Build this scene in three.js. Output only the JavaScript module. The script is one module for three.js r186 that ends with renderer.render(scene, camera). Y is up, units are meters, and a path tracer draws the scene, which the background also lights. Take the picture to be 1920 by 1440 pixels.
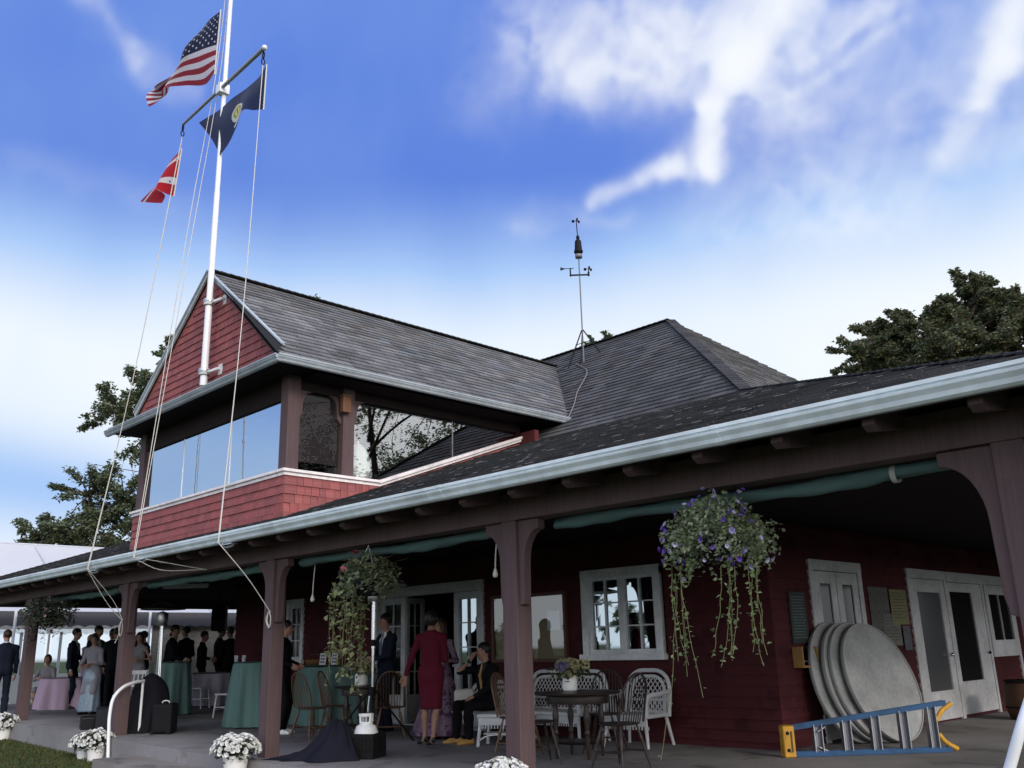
import * as THREE from 'three';
import { mergeGeometries, mergeVertices, toCreasedNormals } from 'three/addons/utils/BufferGeometryUtils.js';
import { RoundedBoxGeometry } from 'three/addons/geometries/RoundedBoxGeometry.js';

// ---------------------------------------------------------------- camera
const scene = new THREE.Scene();
const camera = new THREE.PerspectiveCamera(45.47, 4 / 3, 0.05, 2500);
camera.rotation.order = 'YXZ';
camera.position.set(0, 1.25, 0);
camera.rotation.set(THREE.MathUtils.degToRad(16.09), THREE.MathUtils.degToRad(45.36), THREE.MathUtils.degToRad(-1.48));
scene.add(camera);

const renderer = new THREE.WebGLRenderer({ antialias: true });
renderer.setSize(1024, 768);
renderer.toneMapping = THREE.LinearToneMapping;
renderer.toneMappingExposure = 1.0;
renderer.shadowMap.enabled = true;
renderer.shadowMap.type = THREE.PCFSoftShadowMap;

// ---------------------------------------------------------------- random numbers and noise
function mulberry(a) { return () => { a |= 0; a = a + 0x6D2B79F5 | 0; let t = Math.imul(a ^ a >>> 15, 1 | a); t = t + Math.imul(t ^ t >>> 7, 61 | t) ^ t; return ((t ^ t >>> 14) >>> 0) / 4294967296; }; }
let R = mulberry(20177);
const rr = (a, b) => a + (b - a) * R();
const pick = (a) => a[Math.floor(R() * a.length)];
function hash3(x, y, z) { let h = Math.imul(x, 374761393) + Math.imul(y, 668265263) + Math.imul(z, 2147483647 ^ 0x5bd1e995); h = Math.imul(h ^ h >>> 13, 1274126177); return ((h ^ h >>> 16) >>> 0) / 4294967296; }
const sm = (t) => t * t * (3 - 2 * t);
const lerp = (a, b, t) => a + (b - a) * t;
const clamp = (x, a = 0, b = 1) => Math.min(b, Math.max(a, x));
const sstep = (a, b, x) => sm(clamp((x - a) / (b - a)));
function vnoise(x, y, z, px = 0) {     // value noise, px: period (0 = none)
  const X = Math.floor(x), Y = Math.floor(y), Z = Math.floor(z), u = sm(x - X), v = sm(y - Y), w = sm(z - Z);
  let x0 = X, x1 = X + 1, y0 = Y, y1 = Y + 1;
  if (px) { x0 = ((x0 % px) + px) % px; x1 = ((x1 % px) + px) % px; y0 = ((y0 % px) + px) % px; y1 = ((y1 % px) + px) % px; }
  return lerp(lerp(lerp(hash3(x0, y0, Z), hash3(x1, y0, Z), u), lerp(hash3(x0, y1, Z), hash3(x1, y1, Z), u), v), lerp(lerp(hash3(x0, y0, Z + 1), hash3(x1, y0, Z + 1), u), lerp(hash3(x0, y1, Z + 1), hash3(x1, y1, Z + 1), u), v), w);
}
function fbm(x, y, z, oct = 4, px = 0) { let s = 0, a = 0.5, n = 0; for (let i = 0; i < oct; i++) { s += a * vnoise(x, y, z + i * 17, px); n += a; x *= 2; y *= 2; px *= 2; a *= 0.5; } return s / n; }

const SUN = new THREE.Vector3(0.9, 0.42, 0.22).normalize().toArray();
const m0 = (off) => sstep(40, 90, off);
// ---------------------------------------------------------------- sky: blue air with high thin cloud
{
  const W = 2048, H = 1024, data = new Float32Array(W * H * 4);
  // streaks of cirrus: [azimuth, elevation, azimuth, elevation, width, strength], degrees, azimuth 0 = north (-z), west negative
  const streaks = [
    [-25.2, 37.5, -28.8, 33.9, 1.2, 1.3], [-28.8, 33.9, -31.3, 31.6, 0.9, 1.4], [-31.3, 31.6, -31.9, 28.3, 0.58, 1.25],
    [-31.6, 28.3, -34.8, 28.1, 0.6, 0.6], [-34.0, 28.7, -39.6, 27.0, 0.5, 0.42], [-32.6, 29.4, -36.2, 28.1, 0.7, 0.28], [-31.9, 28.8, -31.4, 27.7, 0.45, 0.6],
    [-40.5, 34.6, -36.2, 33.8, 0.5, 0.3], [-39.5, 34.0, -33.0, 32.9, 0.9, 0.3],
    [-42.0, 36.8, -30.0, 35.4, 2.4, 0.62], [-34.0, 36.8, -24.0, 36.2, 2.0, 0.4], [-39.0, 34.4, -30.5, 33.8, 1.7, 0.36],
    [-28.5, 33.6, -20.0, 34.6, 1.5, 0.34], [-26.0, 31.6, -18.5, 33.8, 0.32, 0.26], [-24.5, 33.4, -17.0, 35.2, 0.35, 0.28], [-27.5, 31.8, -24.5, 30.6, 1.3, 0.26],
    [-11.2, 34.5, -12.6, 31.0, 1.0, 1.3], [-12.6, 31.0, -14.9, 28.6, 0.6, 0.85], [-14.9, 28.6, -17.5, 26.6, 0.8, 0.3],
    [-73.5, 36.6, -69.4, 34.0, 0.7, 0.22], [-69.8, 34.4, -66.5, 32.4, 0.7, 0.16],
    [-47.0, 33.0, -43.0, 35.0, 1.8, 0.09], [-76.0, 27.0, -66.0, 26.2, 0.8, 0.05],
    [-24.0, 25.0, -12.0, 27.0, 1.9, 0.2], [-30.0, 24.5, -20.0, 23.5, 2.0, 0.2], [-44.0, 26.4, -38.0, 25.6, 0.7, 0.12], [-27.0, 30.5, -12.0, 31.5, 4.0, 0.26],
  ];
  const wrap = (a) => ((a + 540) % 360) - 180;
  for (let j = 0; j < H; j++) {
    const el = ((j + 0.5) / H - 0.5) * 180;
    for (let i = 0; i < W; i++) {
      const o = (j * W + i) * 4;
      const phi = ((i + 0.5) / W - 0.5) * 2 * Math.PI;           // atan2(z, x)
      const dx = Math.cos(phi), dz = Math.sin(phi), az = Math.atan2(dx, -dz) * 180 / Math.PI;
      let r, g, b;
      if (el < -3) { r = 0.1; g = 0.105; b = 0.1; }
      else {
        const ce = Math.cos(el * Math.PI / 180), ux = dx * ce, uz = dz * ce, uy = Math.max(0, Math.sin(el * Math.PI / 180));
        const n1 = fbm(ux * 5 + 9, uz * 5 + 3, uy * 5, 3) - 0.5, n2 = Math.abs(wrap(az + 45)) < 60 ? fbm(ux * 14 + 1, uz * 14, uy * 14 + 5, 4) - 0.5 : 0;
        const n3 = Math.abs(wrap(az + 45)) < 50 ? fbm(ux * 34 + 7, uz * 34, uy * 34 + 2, 4) - 0.5 : 0, wa = az + n1 * 1.8 + n2 * 2.3 + n3 * 1.5, we = el + n1 * 1.3 + n2 * 1.8 + n3 * 1.3;
        const off = Math.abs(wrap(az + 45));                     // degrees from the middle of the view
        // haze that whitens towards the horizon, thinner in the south-west, thicker in the east
        const east = 0.5 + 0.5 * Math.sin((az - 20) * Math.PI / 180);
        const sw = sstep(-85, -120, az) * sstep(-175, -150, az), lo = lerp(lerp(17, 19.5, east), 5, sw), hi = lerp(lerp(29.5, 34, east), 21, sw);
        let w = 0.93 * (1 - sstep(lo, hi, el + n1 * 4)) ;
        w -= 0.46 * Math.exp(-Math.pow((el - 9.2 + n1 * 2.5) / 2.7, 2)) * sstep(-61, -69, az) * sstep(-130, -100, az);
        w += 0.1 * sstep(-40, -12, az) * (off < 90 ? 1 : 0.6);
        w += clamp(n1 * 0.3 + n2 * 0.16, -0.03, 0.2) * 0.6;
        let c = 0;                                               // cloud cover
        if (off > 70 || el > 42) {                               // the rest of the dome: broken high cloud, brightest round the sun
          const m = Math.max(sstep(45, 110, off), sstep(40, 60, el)), cl = sstep(0.42, 0.66, fbm(ux / (uy + 0.25) * 1.6 + 4, uz / (uy + 0.25) * 1.6, 2, 5));
          c = m * (0.3 + 0.6 * cl) * (1 - 0.8 * sw * sstep(60, 35, el));
        }
        if (off < 50) {
          const fib = fbm((0.55 * wa + 0.83 * we) * 0.34 + n2 * 2, (0.83 * wa - 0.55 * we) * 0.8, 7, 5), iso = fbm(wa * 0.62, we * 0.8, 19, 6), detail = clamp(0.8 + 1.0 * (fib - 0.45) + 1.5 * (iso - 0.48), 0.25, 1.7);
          const ca = Math.cos(33 * Math.PI / 180);
          let s = 0;
          for (const [a0, e0, a1, e1, wd, st] of streaks) {
            const x = (wa - a0) * ca, y = we - e0, vx = (a1 - a0) * ca, vy = e1 - e0, t = clamp((x * vx + y * vy) / (vx * vx + vy * vy));
            const d = Math.hypot(x - vx * t, y - vy * t) / (wd * (1.12 - 0.3 * t));
            if (d < 3.2) s += st * Math.exp(-d * d * 0.9);
          }
          c = 1 - (1 - c) * Math.exp(-1.4 * s * lerp(detail, 1, clamp(s - 0.6) * 0.6));
        }
        w = clamp(w, 0, 1); c = clamp(c, 0, 1);
        const glow = Math.exp(-Math.pow(Math.acos(clamp(ux * SUN[0] + uy * SUN[1] + uz * SUN[2], -1, 1)) * 180 / Math.PI / 42, 2));
        const k = (1 + 1.3 * glow * m0(off)) * (1 + 0.35 * sstep(60, 110, off));  // sky outside the view is brightened to lift the front-facing surfaces
        const zen = 1 - 0.12 * sstep(35, 80, el);
        const tri = (b0, a0, w0) => w < 0.45 ? lerp(b0 * zen, a0, w / 0.45) : lerp(a0, w0, (w - 0.45) / 0.55);   // deep blue, pale azure, white haze
        r = lerp(tri(0.118, 0.4, 0.92), 0.93, c) * k * (1 + 0.1 * glow); g = lerp(tri(0.24, 0.6, 0.98), 0.965, c) * k; b = lerp(tri(0.74, 0.96, 1.03), 1.02, c) * k * (1 - 0.1 * glow);
      }
      data[o] = r; data[o + 1] = g; data[o + 2] = b; data[o + 3] = 1;
    }
  }
  const sky = new THREE.DataTexture(data, W, H, THREE.RGBAFormat, THREE.FloatType);
  sky.mapping = THREE.EquirectangularReflectionMapping; sky.magFilter = THREE.LinearFilter; sky.minFilter = THREE.LinearFilter; sky.needsUpdate = true;
  scene.background = sky; scene.environment = sky;
}
// ---------------------------------------------------------------- sun, soft behind the high cloud, in the east-south-east
const sun = new THREE.DirectionalLight(new THREE.Color(1.0, 0.9, 0.78), 1.4);
sun.position.set(SUN[0] * 120 - 10, SUN[1] * 120, SUN[2] * 120 - 10); sun.target.position.set(-10, 0, -10);
sun.castShadow = true; sun.shadow.mapSize.set(2048, 2048); sun.shadow.radius = 24;
Object.assign(sun.shadow.camera, { left: -40, right: 40, top: 30, bottom: -20, near: 1, far: 260 });
scene.add(sun, sun.target);
// ---------------------------------------------------------------- names, things, parts
const used = {};
function numbered(n) { used[n] = (used[n] || 0) + 1; return used[n] === 1 ? n : n + '_' + String(used[n] - 1).padStart(3, '0'); }
const worldBuilt = new WeakSet();
function tag(o, label, category, group) { o.userData.label = label; o.userData.category = category; if (group) o.userData.group = group; return o; }
function thing(name, label, category, pos = [0, 0, 0], turn = 0, group, world) {
  const o = new THREE.Group(); o.name = numbered(name); o.position.set(...pos); o.rotation.y = turn; tag(o, label, category, group);
  if (world) worldBuilt.add(o);                       // its parts are given in world coordinates
  scene.add(o); return o;
}
function merge(list) {
  list = list.flat(Infinity).filter(Boolean).map((g) => { let q = g.index ? g.toNonIndexed() : g.clone(); for (const k of Object.keys(q.attributes)) if (!['position', 'normal', 'uv', 'color'].includes(k)) q.deleteAttribute(k); if (!q.attributes.normal) q.computeVertexNormals(); if (!q.attributes.uv) boxUV(q); return q; });
  if (list.some((g) => g.attributes.color)) for (const g of list) if (!g.attributes.color) g.setAttribute('color', new THREE.BufferAttribute(new Float32Array(g.attributes.position.count * 3).fill(1), 3));
  return list.length === 1 ? list[0] : mergeGeometries(list);
}
function boxUV(g) {                                    // uv in metres from the dominant normal
  const p = g.attributes.position, n = g.attributes.normal, uv = new Float32Array(p.count * 2);
  for (let i = 0; i < p.count; i++) {
    const ax = Math.abs(n.getX(i)), ay = Math.abs(n.getY(i)), az = Math.abs(n.getZ(i));
    if (ay >= ax && ay >= az) { uv[2 * i] = p.getX(i); uv[2 * i + 1] = p.getZ(i); }
    else if (ax >= az) { uv[2 * i] = p.getZ(i); uv[2 * i + 1] = p.getY(i); }
    else { uv[2 * i] = p.getX(i); uv[2 * i + 1] = p.getY(i); }
  }
  g.setAttribute('uv', new THREE.BufferAttribute(uv, 2)); return g;
}
function part(name, geos, mat, parent = scene, label) {
  let g = merge([geos]);
  if (mat.userData.metric) boxUV(g);
  let root = parent; while (root && root.parent && root.parent !== scene) root = root.parent;
  if (root && worldBuilt.has(root)) g = g.clone().translate(-root.position.x, -root.position.y, -root.position.z);
  const m = new THREE.Mesh(g, mat); m.castShadow = m.receiveShadow = true;
  m.name = parent === scene ? numbered(name) : name;
  if (label) m.userData.label = label;
  parent.add(m);
  if (parent !== scene && !m.userData.seq) { const sib = parent.children.filter((c) => c.name.replace(/_\d{3}$/, '') === name).length; if (sib > 1) m.name = name + '_' + String(sib - 1).padStart(3, '0'); }
  return m;
}
function structure(name, geos, mat) { const m = part(name, geos, mat); m.userData.kind = 'structure'; return m; }
function copy(src, pos, turn, label, sub) {
  const c = src.clone(); const base = src.name.replace(/_\d{3}$/, ''); c.name = numbered(base); c.userData = { ...src.userData, label }; c.position.set(...pos); c.rotation.y = turn;
  if (sub) sub(c); scene.add(c); return c;
}
// ---------------------------------------------------------------- shapes
const V = (x, y, z) => new THREE.Vector3(x, y, z);
function bx(x0, y0, z0, x1, y1, z1, r = 0) {
  const w = Math.abs(x1 - x0), h = Math.abs(y1 - y0), d = Math.abs(z1 - z0);
  const g = r > 0 ? new RoundedBoxGeometry(w, h, d, 1, Math.min(r, w / 2.01, h / 2.01, d / 2.01)) : new THREE.BoxGeometry(w, h, d);
  return g.translate((x0 + x1) / 2, (y0 + y1) / 2, (z0 + z1) / 2);
}
function rod(a, b, r0, r1 = r0, n = 8) {
  const A = Array.isArray(a) ? V(...a) : a, B = Array.isArray(b) ? V(...b) : b, d = B.clone().sub(A), L = d.length();
  return new THREE.CylinderGeometry(r1, r0, L, n).translate(0, L / 2, 0).applyQuaternion(new THREE.Quaternion().setFromUnitVectors(V(0, 1, 0), d.normalize())).translate(A.x, A.y, A.z);
}
function tube(pts, r, n = 24, m = 6, closed = false) { return new THREE.TubeGeometry(new THREE.CatmullRomCurve3(pts.map((p) => Array.isArray(p) ? V(...p) : p), closed), n, r, m, closed); }
function bar(a, b, w, h, up = V(0, 1, 0)) {            // rectangular bar from a to b, w across, h along up
  const A = V(...a), B = V(...b), d = B.clone().sub(A), L = d.length(); d.normalize();
  const s = d.clone().cross(up).normalize(), u = s.clone().cross(d);
  return new THREE.BoxGeometry(w, h, L).applyMatrix4(new THREE.Matrix4().makeBasis(s, u, d.clone().negate()).setPosition(A.add(B).multiplyScalar(0.5)));
}
function lathe(pts, n = 24) { return new THREE.LatheGeometry(pts.map(([x, y]) => new THREE.Vector2(x, y)), n); }
function ball(x, y, z, r, n = 12, s = [1, 1, 1]) { return new THREE.SphereGeometry(r, n, Math.max(6, n * 0.7 | 0)).scale(...s).translate(x, y, z); }
function prism(poly, z0, z1, bevel = 0) {               // polygon in xy pushed along z
  const s = new THREE.Shape(poly.map(([x, y]) => new THREE.Vector2(x, y)));
  return new THREE.ExtrudeGeometry(s, { depth: Math.abs(z1 - z0) - 2 * bevel, bevelEnabled: bevel > 0, bevelThickness: bevel, bevelSize: bevel, bevelOffset: -bevel, bevelSegments: 1, curveSegments: 10 }).translate(0, 0, Math.min(z0, z1) + bevel);
}
function quadsGeo(quads) {                              // list of 4 points (counter-clockwise)
  const p = [], uv = [];
  for (const [a, b, c, d] of quads) { for (const q of [a, b, c, a, c, d]) p.push(...q); uv.push(0, 0, 1, 0, 1, 1, 0, 0, 1, 1, 0, 1); }
  const g = new THREE.BufferGeometry(); g.setAttribute('position', new THREE.Float32BufferAttribute(p, 3)); g.setAttribute('uv', new THREE.Float32BufferAttribute(uv, 2)); g.computeVertexNormals(); return g;
}
function slab(pts, t) {                                 // a sheet of thickness t below an outline of 3 or 4 points (counter-clockwise from above)
  const n = V(...pts[1]).sub(V(...pts[0])).cross(V(...pts[2]).sub(V(...pts[0]))).normalize().multiplyScalar(-t);
  const lo = pts.map((q) => [q[0] + n.x, q[1] + n.y, q[2] + n.z]), P = [], tri = (a, b, c) => P.push(...a, ...b, ...c), k = pts.length;
  for (let i = 1; i < k - 1; i++) { tri(pts[0], pts[i], pts[i + 1]); tri(lo[0], lo[i + 1], lo[i]); }
  for (let i = 0; i < k; i++) { const j = (i + 1) % k; tri(pts[i], lo[i], lo[j]); tri(pts[i], lo[j], pts[j]); }
  const g = new THREE.BufferGeometry(); g.setAttribute('position', new THREE.Float32BufferAttribute(P, 3)); g.computeVertexNormals(); return boxUV(g);
}
function colored(g, c) { const q = g.index ? g.toNonIndexed() : g, n = q.attributes.position.count, a = new Float32Array(n * 3); for (let i = 0; i < n; i++) a.set(typeof c === 'function' ? c(q.attributes.position.getX(i), q.attributes.position.getY(i), q.attributes.position.getZ(i)) : c, i * 3); q.setAttribute('color', new THREE.BufferAttribute(a, 3)); return q; }
// ---------------------------------------------------------------- procedural textures
function texGray(size, fn, rep = 1) {                   // data texture of one value per texel, rep: repeats per metre
  const d = new Uint8Array(size * size * 4);
  for (let j = 0; j < size; j++) for (let i = 0; i < size; i++) { const v = fn(i / size, j / size); const o = (j * size + i) * 4; if (Array.isArray(v)) { for (let k = 0; k < 3; k++) d[o + k] = clamp(v[k]) * 255; } else d[o] = d[o + 1] = d[o + 2] = clamp(v) * 255; d[o + 3] = 255; }
  const t = new THREE.DataTexture(d, size, size); t.wrapS = t.wrapT = THREE.RepeatWrapping; t.magFilter = THREE.LinearFilter; t.minFilter = THREE.LinearMipmapLinearFilter; t.generateMipmaps = true; t.repeat.set(rep, rep); t.needsUpdate = true; return t;
}
const again = (t, rx, ry = rx) => { const c = t.clone(); c.repeat.set(rx, ry); c.needsUpdate = true; return c; };
const T = {};
T.mottle = texGray(256, (u, v) => { const n = fbm(u * 4, v * 4, 1, 5, 4), m = fbm(u * 32, v * 32, 5, 2, 32); return 0.55 + 0.45 * n + 0.22 * (m - 0.5); });
T.grit = texGray(256, (u, v) => 0.35 + 0.75 * vnoise(u * 128, v * 128, 3, 128) * (0.6 + 0.4 * vnoise(u * 64, v * 64, 2, 64)) );
T.grain = texGray(256, (u, v) => 0.62 + 0.3 * fbm(u * 48, v * 3, 4, 3, 48) + 0.16 * fbm(u * 4, v * 4, 9, 3, 4));
T.weave = texGray(128, (u, v) => 0.5 + 0.25 * Math.sin(u * Math.PI * 64) + 0.25 * Math.sin(v * Math.PI * 64));
T.stain = texGray(512, (u, v) => { const n = fbm(u * 3, v * 3, 2, 6, 3), c = fbm(u * 8, v * 8, 6, 4, 8); return clamp(0.75 + 0.7 * (n - 0.5) - 0.5 * sstep(0.62, 0.75, c) * 0.4 + 0.12 * (vnoise(u * 200, v * 200, 1, 200) - 0.5)); });
T.lawn = texGray(512, (u, v) => { const n = fbm(u * 6, v * 6, 3, 5, 6), f = vnoise(u * 160, v * 160, 8, 160); const d = sstep(0.5, 0.72, fbm(u * 10, v * 10, 11, 4, 10)); const k = 0.45 + 0.5 * n + 0.35 * (f - 0.5); return [k * lerp(0.62, 0.95, d), k * lerp(0.85, 0.82, d), k * lerp(0.4, 0.5, d)]; });
// ---------------------------------------------------------------- materials
function mat(rgb, rough = 0.7, o = {}) { const { metric = true, ...rest } = o; const m = new THREE.MeshPhysicalMaterial({ roughness: rough, specularIntensity: rest.transmission || rest.metalness ? 1 : rough > 0.8 ? 0.15 : rough > 0.6 ? 0.3 : 0.7, ...rest }); m.color.setRGB(...rgb); m.userData.metric = metric; return m; }
const M = {};
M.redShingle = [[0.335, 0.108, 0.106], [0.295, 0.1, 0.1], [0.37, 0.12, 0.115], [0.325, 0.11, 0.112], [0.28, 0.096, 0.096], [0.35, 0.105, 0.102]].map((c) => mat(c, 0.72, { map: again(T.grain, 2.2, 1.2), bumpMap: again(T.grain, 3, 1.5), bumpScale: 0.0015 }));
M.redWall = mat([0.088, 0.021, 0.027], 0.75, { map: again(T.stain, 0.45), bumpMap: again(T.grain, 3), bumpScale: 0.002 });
M.upperTrim = mat([0.5, 0.56, 0.61], 0.5, { map: again(T.mottle, 0.5) });
M.gutter = mat([0.86, 0.95, 1.0], 0.42, { map: again(T.mottle, 0.35), bumpMap: again(T.mottle, 0.8), bumpScale: 0.002 });
M.trim = mat([0.8, 0.83, 0.87], 0.6, { map: again(T.mottle, 0.6), bumpMap: again(T.grain, 2), bumpScale: 0.0008 });
M.sill = mat([0.95, 0.88, 0.88], 0.55, { map: again(T.mottle, 0.5) });
M.doorWhite = mat([0.62, 0.63, 0.66], 0.55, { map: again(T.mottle, 0.7), bumpMap: again(T.grain, 2), bumpScale: 0.0006 });
M.timber = mat([0.12, 0.08, 0.084], 0.66, { map: again(T.grain, 1.6, 0.9), bumpMap: again(T.grain, 2.5, 1), bumpScale: 0.0015 });
M.timberDark = mat([0.06, 0.04, 0.04], 0.75, { map: again(T.grain, 1.6, 0.9) });
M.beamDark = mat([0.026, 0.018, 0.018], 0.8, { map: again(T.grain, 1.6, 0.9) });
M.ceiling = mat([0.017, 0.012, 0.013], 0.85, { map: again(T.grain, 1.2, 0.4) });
M.roofBase = mat([0.04, 0.04, 0.043], 0.95, { map: again(T.grit, 1.5) });
M.shingleVC = mat([1, 1, 1], 0.93, { vertexColors: true, map: again(T.grit, 3), bumpMap: again(T.grit, 5), bumpScale: 0.002 });
M.concrete = mat([0.3, 0.285, 0.285], 0.88, { map: again(T.stain, 0.33), bumpMap: again(T.grit, 2), bumpScale: 0.0025 });
M.step = mat([0.3, 0.275, 0.255], 0.9, { map: again(T.stain, 0.5), bumpMap: again(T.mottle, 2), bumpScale: 0.006 });
M.glass = mat([0.9, 0.94, 0.97], 0.0, { transmission: 1, thickness: 0, ior: 1.5, metric: false });
M.glassFront = mat([0.8, 0.88, 0.95], 0.0, { transmission: 1, thickness: 0, ior: 2.33, metric: false });   // sun-reflecting coating
M.boardGlass = mat([0.9, 0.95, 1], 0.0, { transmission: 1, thickness: 0, ior: 2.2, metric: false });
M.glassDull = mat([0.9, 0.94, 0.97], 0.0, { transmission: 1, thickness: 0, ior: 1.4, specularIntensity: 0.5, metric: false });
M.glassSide = mat([1, 1, 1], 0.0, { transmission: 1, thickness: 0, ior: 2.33, metric: false });
M.frontMirror = mat([0.5, 0.57, 0.64], 0.01, { metalness: 1, metric: false, bumpMap: again(T.mottle, 0.4), bumpScale: 0.0016 });   // sun-reflecting coated glass
M.paneGrey = mat([0.07, 0.074, 0.08], 0.15, { metric: false });
M.pane = mat([0.42, 0.48, 0.52], 0.015, { metalness: 1, metric: false });        // coated, mirror-like panes
M.paneDark = mat([0.012, 0.012, 0.014], 0.08, { metric: false, specularIntensity: 0.45 });
M.black = mat([0.01, 0.01, 0.011], 0.6, { specularIntensity: 0.3 });
M.blackCloth = mat([0.014, 0.014, 0.018], 0.9, { bumpMap: again(T.weave, 20), bumpScale: 0.0006 });
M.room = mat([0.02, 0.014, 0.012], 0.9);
M.chrome = mat([0.62, 0.63, 0.65], 0.16, { metalness: 1 });
M.steel = mat([0.5, 0.51, 0.53], 0.34, { metalness: 1 });
M.whitePaint = mat([0.76, 0.77, 0.79], 0.4, { map: again(T.mottle, 0.8) });
M.whitePole = mat([0.8, 0.81, 0.84], 0.3);
M.rope = mat([0.62, 0.6, 0.56], 0.9);
M.teal = mat([0.115, 0.2, 0.19], 0.85, { bumpMap: again(T.weave, 16), bumpScale: 0.0006, metric: false, side: THREE.DoubleSide });
M.awning = mat([0.085, 0.15, 0.145], 0.8, { bumpMap: again(T.mottle, 3), bumpScale: 0.012 });
M.oak = mat([0.105, 0.05, 0.022], 0.42, { map: again(T.grain, 3, 1), clearcoat: 0.25, clearcoatRoughness: 0.35 });
M.darkWood = mat([0.03, 0.018, 0.014], 0.42, { map: again(T.grain, 3, 1), clearcoat: 0.2, clearcoatRoughness: 0.4 });
M.wicker = mat([0.7, 0.72, 0.75], 0.6, { bumpMap: again(T.weave, 12), bumpScale: 0.003 });
M.blue = mat([0.016, 0.09, 0.23], 0.5, { map: again(T.stain, 1.5) });
M.yellow = mat([0.8, 0.42, 0.045], 0.5, { map: again(T.stain, 2) });
M.alu = mat([0.32, 0.33, 0.37], 0.42, { metalness: 0.85, bumpMap: again(T.weave, 6), bumpScale: 0.0008 });
M.greyTable = mat([0.42, 0.43, 0.44], 0.5, { map: again(T.mottle, 0.9), bumpMap: again(T.mottle, 6), bumpScale: 0.0006 });
M.edgeBand = mat([0.33, 0.34, 0.34], 0.45);
M.potWhite = mat([0.8, 0.8, 0.8], 0.4);
M.lawn = mat([0.115, 0.13, 0.098], 0.95, { map: again(T.lawn, 0.22), bumpMap: again(T.grit, 2), bumpScale: 0.02 });
M.bark = mat([0.06, 0.05, 0.042], 0.95, { bumpMap: again(T.grain, 2), bumpScale: 0.02 });
M.leaf = mat([1, 1, 1], 0.75, { vertexColors: true, side: THREE.DoubleSide, metric: false, transmission: 0.5, thickness: 0, ior: 1.3 });
M.petal = mat([1, 1, 1], 0.7, { vertexColors: true, side: THREE.DoubleSide, metric: false });
M.tent = mat([0.74, 0.74, 0.755], 0.7, { side: THREE.DoubleSide, transmission: 0.35, thickness: 0 });
M.tentShade = mat([0.8, 0.8, 0.8], 0.7, { side: THREE.DoubleSide });
M.cream = mat([0.5, 0.45, 0.36], 0.85, { map: again(T.mottle, 0.5) });  // white canvas: the warm dim light inside is put into its colour
M.cork = mat([0.42, 0.33, 0.2], 0.9, { map: again(T.grit, 4) });
M.paper = mat([0.62, 0.62, 0.62], 0.85);
M.brownPlastic = mat([0.1, 0.048, 0.03], 0.6, { map: again(T.mottle, 2) });
M.eye = mat([0.03, 0.025, 0.025], 0.3, { metric: false }); M.lips = mat([0.26, 0.09, 0.08], 0.5, { metric: false });
M.skin = mat([0.36, 0.2, 0.145], 0.55, { metric: false });
M.skinTan = mat([0.24, 0.135, 0.095], 0.55, { metric: false });
M.hairDark = mat([0.012, 0.009, 0.008], 0.45, { metric: false });
M.hairBrown = mat([0.045, 0.025, 0.015], 0.5, { metric: false });
M.hairBlond = mat([0.26, 0.17, 0.09], 0.5, { metric: false });
M.suit = mat([0.012, 0.013, 0.018], 0.85, { bumpMap: again(T.weave, 30), bumpScale: 0.0004 });
M.suitNavy = mat([0.013, 0.017, 0.03], 0.85, { bumpMap: again(T.weave, 30), bumpScale: 0.0004 });
M.suitBlack = mat([0.009, 0.009, 0.011], 0.85, { bumpMap: again(T.weave, 30), bumpScale: 0.0004 });
M.shirt = mat([0.7, 0.72, 0.75], 0.8);
M.wine = mat([0.085, 0.007, 0.02], 0.8, { bumpMap: again(T.weave, 26), bumpScale: 0.0006 });
M.shoe = mat([0.012, 0.011, 0.011], 0.35);
M.tan = mat([0.5, 0.28, 0.09], 0.5);
// ================================================================ ground
const groundY = (x, z) => -0.36 + (vnoise(x * 0.05, z * 0.05, 3) - 0.5) * 0.06 + clamp((-12 - x) * 0.02, 0, 0.2) * sstep(60, 20, Math.abs(x + 15)) * sstep(40, 15, Math.abs(z + 8));
const floorY = (x) => Math.max(0, (-11 - x) * 0.0135);   // the porch floor climbs a little towards its far end
{
  const g = new THREE.PlaneGeometry(1600, 1600, 400, 400).rotateX(-Math.PI / 2).translate(-10, 0, -10), p = g.attributes.position;
  for (let i = 0; i < p.count; i++) { const x = p.getX(i), z = p.getZ(i); p.setY(i, groundY(x, z)); }
  g.computeVertexNormals(); structure('lawn', g, M.lawn);
  const step = [], nx = 14, X = (i) => lerp(-26.5, -0.7, i / nx);
  const strip = (z0, z1, dy, th, x0 = -26.5, x1 = -0.7) => { const out = []; for (let i = 0; i < nx; i++) { const a = lerp(x0, x1, i / nx), b = lerp(x0, x1, (i + 1) / nx), ya = floorY(a) + dy, yb = floorY(b) + dy; out.push([[a, ya, z0], [b, yb, z0], [b, yb, z1], [a, ya, z1]], [[a, ya - th, z0], [b, yb - th, z0], [b, yb, z0], [a, ya, z0]]); } out.push([[x0, floorY(x0) + dy - th, z0], [x0, floorY(x0) + dy, z0], [x0, floorY(x0) + dy, z1], [x0, floorY(x0) + dy - th, z1]], [[x1, dy, z0], [x1, dy - th, z0], [x1, dy - th, z1], [x1, dy, z1]]); return quadsGeo(out); };
  structure('porch_floor', strip(-6.12, -26, 0, 0.7), M.concrete);
  structure('porch_step', strip(-5.5, -6.119, -0.165, 0.5, -14.3, -0.9), M.step);
}
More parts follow.
